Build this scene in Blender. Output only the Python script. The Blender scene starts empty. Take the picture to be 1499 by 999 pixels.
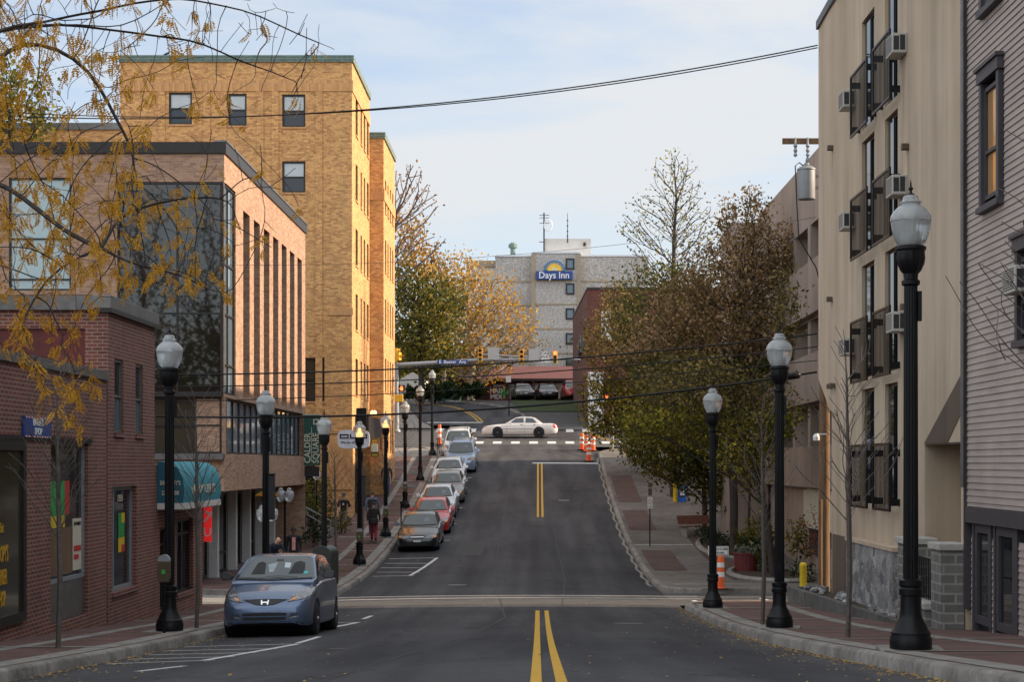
import bpy, bmesh, math, random
import numpy as np
from mathutils import Vector, Matrix
from mathutils.bvhtree import BVHTree
PI = math.pi
S = bpy.context.scene
COL = S.collection
random.seed(7)
F = 2400.0                      # focal length in pixels of a 1499 wide frame
# the eye is the world origin, the street runs along +Y
def P(px, py, d): return Vector(((px - 788) / F * d, d, (680 - py) / F * d))
def PX(px, d): return (px - 788) / F * d
def PZ(py, d): return (680 - py) / F * d

# ------------------------------------------------------------------ terrain
PROF = [(-300, -1.1), (0, -1.15), (8, -1.42), (12.5, -1.74), (16.3, -2.06), (18.8, -2.26), (21.5, -2.48), (26.7, -2.88), (29, -3.03),
        (33, -3.29), (39, -3.56), (45, -3.76), (50, -3.86), (55, -3.87), (59.6, -3.77), (65, -3.50), (69.8, -3.20), (75, -2.76),
        (80, -2.25), (85, -1.68), (90.2, -1.01), (95, -.3), (100.4, .45), (106, 1.12), (111, 1.5), (116, 1.87), (122, 2.35), (130, 3.5),
        (140, 4.9), (150, 5.75), (165, 6.5), (180, 7.0), (250, 8.5), (1600, 9)]
PA = np.array(PROF)
def prof(y):
    s = 0
    for o in (-2, -1, 0, 1, 2): s += np.interp(y + o, PA[:, 0], PA[:, 1])
    return float(s / 5)
def g(x, y):
    z = prof(y)
    z -= .07 * min(1, (min(x, 3.68) / 5.9) ** 2) if y < 104 else .0
    if x < 0: z -= .15 * max(0, min(1, (30 - y) / 12)) * min(1, -x / 6)
    return z
def slope(y): return math.atan((prof(y + .8) - prof(y - .8)) / 1.6)

# ------------------------------------------------------------------ materials
def newmat(name):
    m = bpy.data.materials.new(name); m.use_nodes = True
    nt = m.node_tree; b = nt.nodes['Principled BSDF']
    return m, nt, b
def N(nt, t, **kw):
    n = nt.nodes.new(t)
    for k, v in kw.items():
        if hasattr(n, k): setattr(n, k, v)
        else: n.inputs[k].default_value = v
    return n
def lk(nt, a, b): nt.links.new(a, b)
def c4(c): return (c[0], c[1], c[2], 1)
def noise(nt, scale, detail=4, vec=None, rough=.6):
    n = N(nt, 'ShaderNodeTexNoise'); n.inputs['Scale'].default_value = scale; n.inputs['Detail'].default_value = detail
    n.inputs['Roughness'].default_value = rough
    if vec is None:
        tc = N(nt, 'ShaderNodeTexCoord'); vec = tc.outputs['Object']
    lk(nt, vec, n.inputs['Vector'])
    return n
def ramp(nt, fac, stops):
    r = N(nt, 'ShaderNodeValToRGB'); e = r.color_ramp.elements
    while len(e) < len(stops): e.new(.5)
    for q, (p, c) in zip(e, stops): q.position = p; q.color = c4(c)
    lk(nt, fac, r.inputs['Fac']); return r
def mix(nt, fac, a, b, mode='MIX'):
    m = N(nt, 'ShaderNodeMix', data_type='RGBA', blend_type=mode)
    for idx, v in ((0, fac), (6, a), (7, b)):
        if hasattr(v, 'is_linked') or hasattr(v, 'links'): lk(nt, v, m.inputs[idx])
        else: m.inputs[idx].default_value = v if idx == 0 else c4(v)
    return m.outputs[2]
def bump(nt, b, h, strength=.3, dist=.02):
    n = N(nt, 'ShaderNodeBump'); n.inputs['Strength'].default_value = strength; n.inputs['Distance'].default_value = dist
    lk(nt, h, n.inputs['Height']); lk(nt, n.outputs['Normal'], b.inputs['Normal'])
def plain(name, col, rough=.6, metal=0, var=.18, scale=6, bmp=0, dirt=0, coat=0, emit=None, stretch=None):
    m, nt, b = newmat(name)
    b.inputs['Roughness'].default_value = rough; b.inputs['Metallic'].default_value = metal
    if coat: b.inputs['Coat Weight'].default_value = coat; b.inputs['Coat Roughness'].default_value = .06
    vec = None
    if stretch:
        tc = N(nt, 'ShaderNodeTexCoord'); mp = N(nt, 'ShaderNodeMapping'); mp.inputs['Scale'].default_value = stretch
        lk(nt, tc.outputs['Object'], mp.inputs['Vector']); vec = mp.outputs['Vector']
    n = noise(nt, scale, 5, vec)
    lo = [c * (1 - var) for c in col]; hi = [min(1, c * (1 + var)) for c in col]
    out = ramp(nt, n.outputs['Fac'], [(.3, lo), (.7, hi)]).outputs['Color']
    if dirt:
        n2 = noise(nt, scale * .13, 6)
        r2 = ramp(nt, n2.outputs['Fac'], [(.42, (1, 1, 1)), (.68, (1 - dirt,) * 3)])
        out = mix(nt, 1.0, out, r2.outputs['Color'], 'MULTIPLY')
    lk(nt, out, b.inputs['Base Color'])
    if bmp: bump(nt, b, n.outputs['Fac'], bmp)
    if emit: b.inputs['Emission Color'].default_value = c4(emit[0]); b.inputs['Emission Strength'].default_value = emit[1]
    return m
def boxuv(nt):
    tc = N(nt, 'ShaderNodeTexCoord'); sp = N(nt, 'ShaderNodeSeparateXYZ'); lk(nt, tc.outputs['Object'], sp.inputs[0])
    ge = N(nt, 'ShaderNodeNewGeometry'); sn = N(nt, 'ShaderNodeSeparateXYZ'); lk(nt, ge.outputs['True Normal'], sn.inputs[0])
    def gt(o, v):
        a = N(nt, 'ShaderNodeMath', operation='ABSOLUTE'); lk(nt, o, a.inputs[0])
        b = N(nt, 'ShaderNodeMath', operation='GREATER_THAN'); lk(nt, a.outputs[0], b.inputs[0]); b.inputs[1].default_value = v; return b.outputs[0]
    def mx(f, a, b):
        m = N(nt, 'ShaderNodeMix', data_type='FLOAT'); lk(nt, f, m.inputs[0]); lk(nt, a, m.inputs[2]); lk(nt, b, m.inputs[3]); return m.outputs[0]
    u = mx(gt(sn.outputs['X'], .6), sp.outputs['X'], sp.outputs['Y'])
    v = mx(gt(sn.outputs['Z'], .7), sp.outputs['Z'], sp.outputs['Y'])
    cb = N(nt, 'ShaderNodeCombineXYZ'); lk(nt, u, cb.inputs[0]); lk(nt, v, cb.inputs[1]); return cb.outputs[0]
def brick(name, c1, c2, mortar, bw=.21, bh=.068, ms=.009, rough=.85, dirt=.25, bias=0, bmp=.35, patch=.12):
    m, nt, b = newmat(name); b.inputs['Roughness'].default_value = rough
    uv = boxuv(nt)
    t = N(nt, 'ShaderNodeTexBrick'); lk(nt, uv, t.inputs['Vector'])
    t.inputs['Color1'].default_value = c4(c1); t.inputs['Color2'].default_value = c4(c2); t.inputs['Mortar'].default_value = c4(mortar)
    t.inputs['Scale'].default_value = 1; t.inputs['Mortar Size'].default_value = ms; t.inputs['Bias'].default_value = bias
    t.inputs['Brick Width'].default_value = bw; t.inputs['Row Height'].default_value = bh; t.inputs['Mortar Smooth'].default_value = .2
    n = noise(nt, 1.0, 6); r = ramp(nt, n.outputs['Fac'], [(.38, (1, 1, 1)), (.72, (1 - dirt,) * 3)])
    n2 = noise(nt, 9, 3, uv); r2 = ramp(nt, n2.outputs['Fac'], [(.3, (1 - patch,) * 3), (.7, (1 + patch * .4,) * 3)])
    o = mix(nt, 1.0, t.outputs['Color'], r.outputs['Color'], 'MULTIPLY'); o = mix(nt, 1.0, o, r2.outputs['Color'], 'MULTIPLY')
    lk(nt, o, b.inputs['Base Color'])
    inv = N(nt, 'ShaderNodeMath', operation='SUBTRACT'); inv.inputs[0].default_value = 1; lk(nt, t.outputs['Fac'], inv.inputs[1])
    if bmp: bump(nt, b, inv.outputs[0], bmp, .008)
    return m
def stucco(name, col, streak=.2):
    m, nt, b = newmat(name); b.inputs['Roughness'].default_value = .92
    tc = N(nt, 'ShaderNodeTexCoord'); mp = N(nt, 'ShaderNodeMapping'); mp.inputs['Scale'].default_value = (1.6, 1.6, .12); lk(nt, tc.outputs['Object'], mp.inputs['Vector'])
    n = noise(nt, 1.0, 6, mp.outputs['Vector']); r = ramp(nt, n.outputs['Fac'], [(.35, [c * (1 - streak) for c in col]), (.65, [c * 1.06 for c in col])])
    n2 = noise(nt, .35, 5); r2 = ramp(nt, n2.outputs['Fac'], [(.4, (1, 1, 1)), (.7, (.86, .84, .82))])
    mp4 = N(nt, 'ShaderNodeMapping'); mp4.inputs['Scale'].default_value = (5, 5, .22); lk(nt, tc.outputs['Object'], mp4.inputs['Vector']); n4 = noise(nt, 1.0, 3, mp4.outputs['Vector'])
    n5 = noise(nt, .6, 4); ff = N(nt, 'ShaderNodeMath', operation='MULTIPLY'); lk(nt, ramp(nt, n4.outputs['Fac'], [(.56, (0, 0, 0)), (.72, (1, 1, 1))]).outputs['Color'], ff.inputs[0]); lk(nt, ramp(nt, n5.outputs['Fac'], [(.45, (0, 0, 0)), (.6, (.8, .8, .8))]).outputs['Color'], ff.inputs[1])
    o_ = mix(nt, 1.0, r.outputs['Color'], r2.outputs['Color'], 'MULTIPLY')
    lk(nt, mix(nt, ff.outputs[0], o_, [c * .62 for c in col]), b.inputs['Base Color'])
    n3 = noise(nt, 40, 4); bump(nt, b, n3.outputs['Fac'], .35, .01); return m
def leafmat(name, stops, trans=.35):
    m, nt, b = newmat(name); b.inputs['Roughness'].default_value = .6; b.inputs['Specular IOR Level'].default_value = .2
    ge = N(nt, 'ShaderNodeNewGeometry'); n = noise(nt, .45, 3)
    a = N(nt, 'ShaderNodeMath', operation='MULTIPLY'); lk(nt, ge.outputs['Random Per Island'], a.inputs[0]); a.inputs[1].default_value = .6
    c = N(nt, 'ShaderNodeMath', operation='MULTIPLY'); lk(nt, n.outputs['Fac'], c.inputs[0]); c.inputs[1].default_value = .8
    s = N(nt, 'ShaderNodeMath', operation='ADD'); lk(nt, a.outputs[0], s.inputs[0]); lk(nt, c.outputs[0], s.inputs[1])
    s2 = N(nt, 'ShaderNodeMath', operation='SUBTRACT'); lk(nt, s.outputs[0], s2.inputs[0]); s2.inputs[1].default_value = .2
    r = ramp(nt, s2.outputs[0], stops); lk(nt, r.outputs['Color'], b.inputs['Base Color'])
    tr = N(nt, 'ShaderNodeBsdfTranslucent'); lk(nt, r.outputs['Color'], tr.inputs['Color'])
    mx = N(nt, 'ShaderNodeMixShader'); mx.inputs[0].default_value = trans
    lk(nt, b.outputs[0], mx.inputs[1]); lk(nt, tr.outputs[0], mx.inputs[2]); lk(nt, mx.outputs[0], nt.nodes['Material Output'].inputs['Surface']); return m
def glassmat(name, col=(.015, .018, .02), rough=.03, wave=.0015):
    m, nt, b = newmat(name); b.inputs['Base Color'].default_value = c4(col); b.inputs['Roughness'].default_value = rough
    b.inputs['Specular IOR Level'].default_value = .5; b.inputs['IOR'].default_value = 1.5
    n = noise(nt, 1.1, 2); bump(nt, b, n.outputs['Fac'], wave, .5); return m
M = {}
M['asphalt'] = None
def asphalt():
    m, nt, b = newmat('asphalt'); b.inputs['Roughness'].default_value = .9
    tc = N(nt, 'ShaderNodeTexCoord')
    mp = N(nt, 'ShaderNodeMapping'); mp.inputs['Scale'].default_value = (1, .05, 1); lk(nt, tc.outputs['Object'], mp.inputs['Vector'])
    n1 = noise(nt, 1.3, 5, mp.outputs['Vector']); n2 = noise(nt, .22, 5); n3 = noise(nt, 120, 2); n4 = noise(nt, 7, 6, None, .75)
    o = ramp(nt, n1.outputs['Fac'], [(.3, (.044, .043, .047)), (.72, (.063, .061, .064))]).outputs['Color']
    o = mix(nt, 1.0, o, ramp(nt, n2.outputs['Fac'], [(.35, (.8, .8, .82)), (.65, (1.1, 1.1, 1.08))]).outputs['Color'], 'MULTIPLY')
    o = mix(nt, 1.0, o, ramp(nt, n3.outputs['Fac'], [(.35, (.72, .72, .72)), (.68, (1.4, 1.4, 1.4))]).outputs['Color'], 'MULTIPLY')
    o = mix(nt, 1.0, o, ramp(nt, n4.outputs['Fac'], [(.4, (.9, .9, .9)), (.7, (1.12, 1.12, 1.1))]).outputs['Color'], 'MULTIPLY')
    mp2 = N(nt, 'ShaderNodeMapping'); mp2.inputs['Scale'].default_value = (1, .012, 1); lk(nt, tc.outputs['Object'], mp2.inputs['Vector'])
    n5 = noise(nt, .95, 2, mp2.outputs['Vector']); o = mix(nt, 1.0, o, ramp(nt, n5.outputs['Fac'], [(.36, (.72, .72, .74)), (.62, (1.28, 1.28, 1.25))]).outputs['Color'], 'MULTIPLY')
    n6 = noise(nt, 2.2, 3); o = mix(nt, 1.0, o, ramp(nt, n6.outputs['Fac'], [(.26, (.62, .62, .62)), (.36, (1, 1, 1))]).outputs['Color'], 'MULTIPLY')
    v = N(nt, 'ShaderNodeTexVoronoi', feature='DISTANCE_TO_EDGE'); v.inputs['Scale'].default_value = .16; nd = noise(nt, .8, 5); ad = N(nt, 'ShaderNodeVectorMath', operation='ADD'); lk(nt, tc.outputs['Object'], ad.inputs[0]); sc_ = N(nt, 'ShaderNodeVectorMath', operation='SCALE'); lk(nt, nd.outputs['Color'], sc_.inputs[0]); sc_.inputs['Scale'].default_value = 3.0; lk(nt, sc_.outputs[0], ad.inputs[1]); lk(nt, ad.outputs[0], v.inputs['Vector'])
    o = mix(nt, 1.0, o, ramp(nt, v.outputs['Distance'], [(.0, (.35, .35, .35)), (.007, (1, 1, 1))]).outputs['Color'], 'MULTIPLY')
    lk(nt, o, b.inputs['Base Color']); bump(nt, b, n3.outputs['Fac'], .4, .01); return m
M['asphalt'] = asphalt()
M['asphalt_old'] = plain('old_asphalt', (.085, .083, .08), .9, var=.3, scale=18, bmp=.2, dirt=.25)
M['seam'] = plain('road_seam', (.016, .016, .017), .6, var=.3, scale=30)
def worn(name, col, wear=.5, sc=14):
    m, nt, b = newmat(name); b.inputs['Roughness'].default_value = .7
    n = noise(nt, sc, 7, None, .8); r = ramp(nt, n.outputs['Fac'], [(.30, [c * wear for c in col]), (.5, col)])
    n2 = noise(nt, 90, 2); o = mix(nt, 1, r.outputs['Color'], ramp(nt, n2.outputs['Fac'], [(.3, (.8, .8, .8)), (.6, (1, 1, 1))]).outputs['Color'], 'MULTIPLY')
    lk(nt, o, b.inputs['Base Color']); return m
M['white_paint'] = worn('white_road_paint', (.62, .62, .6), .45)
M['yellow_paint'] = worn('yellow_road_paint', (.60, .34, .03), .55)
M['concrete'] = plain('concrete', (.25, .235, .21), .9, var=.18, scale=12, bmp=.15, dirt=.35)
M['kerb'] = plain('kerb_concrete', (.24, .22, .195), .9, var=.3, scale=7, bmp=.25, dirt=.5)
M['paver'] = brick('brick_paving', (.165, .088, .072), (.12, .066, .056), (.12, .10, .09), .2, .1, .008, .85, .35, 0, .25)
M['walk'] = plain('worn_pavement_concrete', (.155, .14, .125), .9, var=.22, scale=3, bmp=.15, dirt=.4)
M['paver_dark'] = brick('dark_brick_paving', (.13, .075, .06), (.095, .058, .048), (.10, .085, .075), .2, .1, .008, .85, .35, 0, .25)
M['earth'] = plain('soil', (.06, .045, .032), .95, var=.4, scale=9, bmp=.5)
M['grass'] = plain('lawn', (.045, .06, .022), .95, var=.6, scale=9, bmp=.5)
M['bark'] = plain('bark', (.045, .035, .03), .95, var=.35, scale=14, bmp=.5, stretch=(1, 1, .25))
M['bark_pale'] = plain('pale_bark', (.38, .34, .28), .9, var=.45, scale=4, bmp=.2)
M['bark_mid'] = plain('grey_bark', (.10, .082, .07), .9, var=.3, scale=14, bmp=.4)
M['red_brick'] = brick('dark_red_brick', (.215, .060, .040), (.13, .038, .027), (.28, .20, .155), .205, .072, .011, .85, .3)
M['pink_brick'] = brick('pinkish_brick', (.46, .28, .175), (.26, .142, .092), (.39, .27, .19), .21, .075, .008, .85, .15)
M['yellow_brick'] = brick('buff_brick', (.76, .41, .14), (.40, .165, .06), (.55, .34, .16), .215, .09, .010, .85, .18, -.15, .3, .25)
M['yellow_soldier'] = brick('buff_soldier_brick', (.68, .35, .125), (.48, .22, .08), (.5, .32, .17), .09, .4, .010, .85, .1, -.1)
M['far_brick'] = brick('brown_red_brick', (.155, .048, .035), (.11, .034, .026), (.14, .07, .055), .21, .075, .008, .9, .25, 0, 0)
M['maroon'] = plain('maroon_paint', (.12, .018, .014), .7, var=.2, scale=5, dirt=.3)
M['black'] = plain('black_iron_paint', (.005, .005, .006), .42, var=.2, scale=20, bmp=.04)
M['dark'] = plain('dark_bronze_metal', (.022, .018, .016), .45, .3, scale=8)
M['darkgrey'] = plain('dark_grey_metal', (.035, .034, .037), .45, .3, scale=8)
M['coping'] = plain('metal_coping', (.17, .16, .15), .45, .5, scale=6, dirt=.2)
M['copper'] = plain('verdigris_copper', (.15, .21, .18), .7, .2, var=.35, scale=8)
M['glass'] = glassmat('window_glass')
M['glass_corner'] = glassmat('dark_reflective_glass', (.014, .012, .009), .02, .0)
M['glass_corner'].node_tree.nodes['Principled BSDF'].inputs['IOR'].default_value = 1.62
M['glass_tan'] = glassmat('tinted_window_glass', (.05, .042, .028), .06)
M['glass_pale'] = glassmat('sky_painted_glass', (.36, .46, .46), .15)  # sky reflection put into the pale base colour
M['glass_blue'] = glassmat('bluish_glass', (.10, .14, .17), .05)
M['blind'] = plain('window_blind', (.42, .46, .46), .4, var=.08, scale=3, coat=.6)
M['glass_amber'] = glassmat('amber_lined_glass', (.40, .22, .09), .08)
M['stucco'] = stucco('tan_stucco', (.52, .41, .295), .2)
M['stain'] = stucco('stained_stucco', (.43, .335, .235), .2)
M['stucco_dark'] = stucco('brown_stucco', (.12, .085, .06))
M['garage'] = stucco('pinkish_garage_concrete', (.34, .265, .215), .2)
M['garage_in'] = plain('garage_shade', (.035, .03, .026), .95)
M['siding'] = plain('mauve_grey_clapboard', (.39, .32, .28), .7, var=.10, scale=5, dirt=.2, stretch=(1, .25, 3))
M['sidingtrim'] = plain('dark_plum_trim', (.052, .046, .052), .6, var=.15, scale=6)
M['aggregate'] = None
def aggregate(name, a, b_, sc=5.5):
    m, nt, b = newmat(name); b.inputs['Roughness'].default_value = .95
    n = noise(nt, sc, 3, None, .9); n2 = noise(nt, .3, 4)
    o = ramp(nt, n.outputs['Fac'], [(.42, a), (.58, b_)]).outputs['Color']
    lk(nt, mix(nt, 1, o, ramp(nt, n2.outputs['Fac'], [(.35, (.88, .88, .88)), (.65, (1, 1, 1))]).outputs['Color'], 'MULTIPLY'), b.inputs['Base Color']); return m
M['aggregate'] = aggregate('exposed_aggregate', (.30, .275, .25), (.56, .52, .475))
M['cement'] = plain('pale_cement', (.56, .53, .48), .9, var=.08, scale=1.5, dirt=.12)
M['tanband'] = plain('tan_band', (.34, .27, .19), .9, var=.1)
M['roofwhite'] = plain('white_roof_edge', (.7, .72, .74), .7, var=.06)
def stone(name):
    m, nt, b = newmat(name); b.inputs['Roughness'].default_value = .9
    uv = boxuv(nt); mp = N(nt, 'ShaderNodeMapping'); mp.inputs['Scale'].default_value = (3.0, 4.2, 1); lk(nt, uv, mp.inputs['Vector'])
    v = N(nt, 'ShaderNodeTexVoronoi'); lk(nt, mp.outputs[0], v.inputs['Vector']); v.inputs['Scale'].default_value = 1
    ve = N(nt, 'ShaderNodeTexVoronoi', feature='DISTANCE_TO_EDGE'); lk(nt, mp.outputs[0], ve.inputs['Vector'])
    sp = N(nt, 'ShaderNodeSeparateColor'); lk(nt, v.outputs['Color'], sp.inputs[0])
    o = ramp(nt, sp.outputs[0], [(0, (.15, .15, .155)), (.5, (.29, .285, .28)), (1, (.50, .49, .475))]).outputs['Color']
    n = noise(nt, 18, 5); o = mix(nt, 1, o, ramp(nt, n.outputs['Fac'], [(.3, (.65, .65, .65)), (.7, (1.2, 1.2, 1.2))]).outputs['Color'], 'MULTIPLY')
    e = ramp(nt, ve.outputs['Distance'], [(.02, (.35, .34, .33)), (.07, (1, 1, 1))]).outputs['Color']
    lk(nt, mix(nt, 1, o, e, 'MULTIPLY'), b.inputs['Base Color']); bump(nt, b, e, .8, .03); return m
M['stone'] = stone('grey_fieldstone')
M['ashlar'] = brick('grey_stone_block', (.15, .145, .135), (.22, .21, .19), (.33, .31, .28), .42, .17, .02, .9, .3)
M['capstone'] = plain('limestone_cap', (.42, .40, .36), .85, var=.12, scale=7, dirt=.2)
M['wood'] = plain('weathered_wood', (.16, .095, .05), .9, var=.35, scale=5, bmp=.3, stretch=(3, 3, .3))
M['benchwood'] = plain('reddish_wood', (.17, .065, .04), .8, var=.2, scale=6)
M['teal'] = plain('teal_canvas', (.03, .22, .27), .75, var=.12, scale=4)
M['dteal'] = plain('dark_teal_canvas', (.012, .085, .12), .75, var=.12, scale=4)
M['green_sign'] = plain('green_sign_panel', (.012, .075, .055), .5, var=.1)
M['cream'] = plain('cream_lettering', (.6, .55, .42), .6, var=.03)
M['white'] = plain('white_enamel', (.72, .72, .70), .45, var=.05)
M['offwhite'] = plain('off_white_column_paint', (.52, .52, .50), .6, var=.08, dirt=.1)
M['blue_sign'] = plain('blue_sign_panel', (.015, .05, .22), .5, var=.05)
M['signalyellow'] = plain('signal_yellow', (.70, .36, .015), .5, var=.08)
M['galv'] = plain('galvanised_steel', (.27, .285, .30), .55, .3, var=.1)
M['alu'] = plain('bare_aluminium_back', (.36, .36, .35), .4, .6, var=.1)
M['orange'] = plain('orange_plastic', (.75, .12, .02), .5, var=.06)
M['yellow'] = plain('yellow_bollard_paint', (.65, .45, .02), .5, var=.1)
M['flaggreen'] = plain('flag_green', (.02, .28, .06), .6)
M['red_lit'] = plain('lit_red_signal', (.8, .08, .03), .4, emit=((1, .12, .03), 3.0))
M['green_lit'] = plain('dull_green_signal', (.01, .12, .06), .3)
M['red_neon'] = plain('lit_red_sign', (.6, .02, .02), .5, emit=((1, .03, .03), .18))
M['red_sign'] = plain('red_sign_panel', (.5, .03, .03), .5)
M['mailgreen'] = plain('dark_olive_steel', (.032, .038, .034), .45, .2, var=.1)
M['blue_box'] = plain('blue_plastic_box', (.02, .12, .5), .5)
M['ac'] = plain('beige_air_conditioner', (.42, .41, .37), .6, var=.08, scale=8)
M['tyre'] = plain('tyre_rubber', (.012, .012, .013), .85, var=.1)
M['rim'] = plain('alloy_rim', (.45, .45, .46), .35, .8, var=.05)
M['plastic'] = plain('black_car_plastic', (.012, .012, .013), .5)
M['carglass'] = glassmat('car_glass', (.03, .04, .04), .03, .0)
M['carglass'].node_tree.nodes['Principled BSDF'].inputs['Specular IOR Level'].default_value = .85
M['chrome'] = plain('chrome', (.75, .75, .75), .12, 1, var=.02)
M['taillight'] = plain('red_lens', (.5, .01, .01), .15, coat=1)
M['amber_lens'] = plain('amber_lens', (.75, .25, .03), .2, coat=1)
M['interior'] = plain('car_interior_cloth', (.03, .03, .032), .9)
M['skin_light'] = plain('light_skin', (.50, .29, .21), .6, var=.05)
M['skin_dark'] = plain('dark_skin', (.13, .07, .045), .55, var=.05)
M['hair'] = plain('dark_hair', (.03, .02, .015), .8)
M['hair_brown'] = plain('brown_hair', (.10, .055, .03), .8)
M['shoe'] = plain('dark_shoe', (.015, .014, .014), .6)
def stripes():
    m, nt, b = newmat('red_white_stripes'); w = N(nt, 'ShaderNodeTexWave'); w.bands_direction = 'Y'; w.inputs['Scale'].default_value = 2.2
    tc = N(nt, 'ShaderNodeTexCoord'); lk(nt, tc.outputs['Object'], w.inputs['Vector']); r = ramp(nt, w.outputs['Fac'], [(.45, (.6, .6, .6)), (.5, (.35, .02, .03))]); lk(nt, r.outputs['Color'], b.inputs['Base Color']); return m
def car_paint(name, col, metal=.45):
    m = plain(name, col, .33, metal, var=.03, scale=3, coat=.8); return m
def headlamp():
    m, nt, b = newmat('headlamp_lens'); b.inputs['Base Color'].default_value = (.42, .43, .44, 1); b.inputs['Metallic'].default_value = .6
    b.inputs['Roughness'].default_value = .12; b.inputs['Coat Weight'].default_value = 1; n = noise(nt, 22, 2); bump(nt, b, n.outputs['Fac'], .9, .03)
    r = ramp(nt, n.outputs['Fac'], [(.35, (.03, .03, .035)), (.70, (.24, .25, .27))]); lk(nt, r.outputs['Color'], b.inputs['Base Color']); return m
M['headlamp'] = headlamp()
def globe_glass():
    m, nt, b = newmat('ribbed_acrylic'); b.inputs['Base Color'].default_value = (.66, .69, .69, 1); b.inputs['Roughness'].default_value = .16
    b.inputs['Transmission Weight'].default_value = .62; b.inputs['IOR'].default_value = 1.4; return m
M['globe'] = globe_glass()
M['lampcore'] = plain('lamp_core', (.8, .78, .72), .4)
M['amberglow'] = plain('glowing_lamp_core', (.8, .5, .25), .5, emit=((1, .55, .2), 1.6))

M['black'].node_tree.nodes['Principled BSDF'].inputs['Specular IOR Level'].default_value = .25
for k_ in ('asphalt', 'asphalt_old', 'seam', 'white_paint', 'yellow_paint', 'concrete', 'kerb', 'paver', 'walk', 'paver_dark', 'earth', 'grass'):
    M[k_].node_tree.nodes['Principled BSDF'].inputs['Specular IOR Level'].default_value = .22
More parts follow.
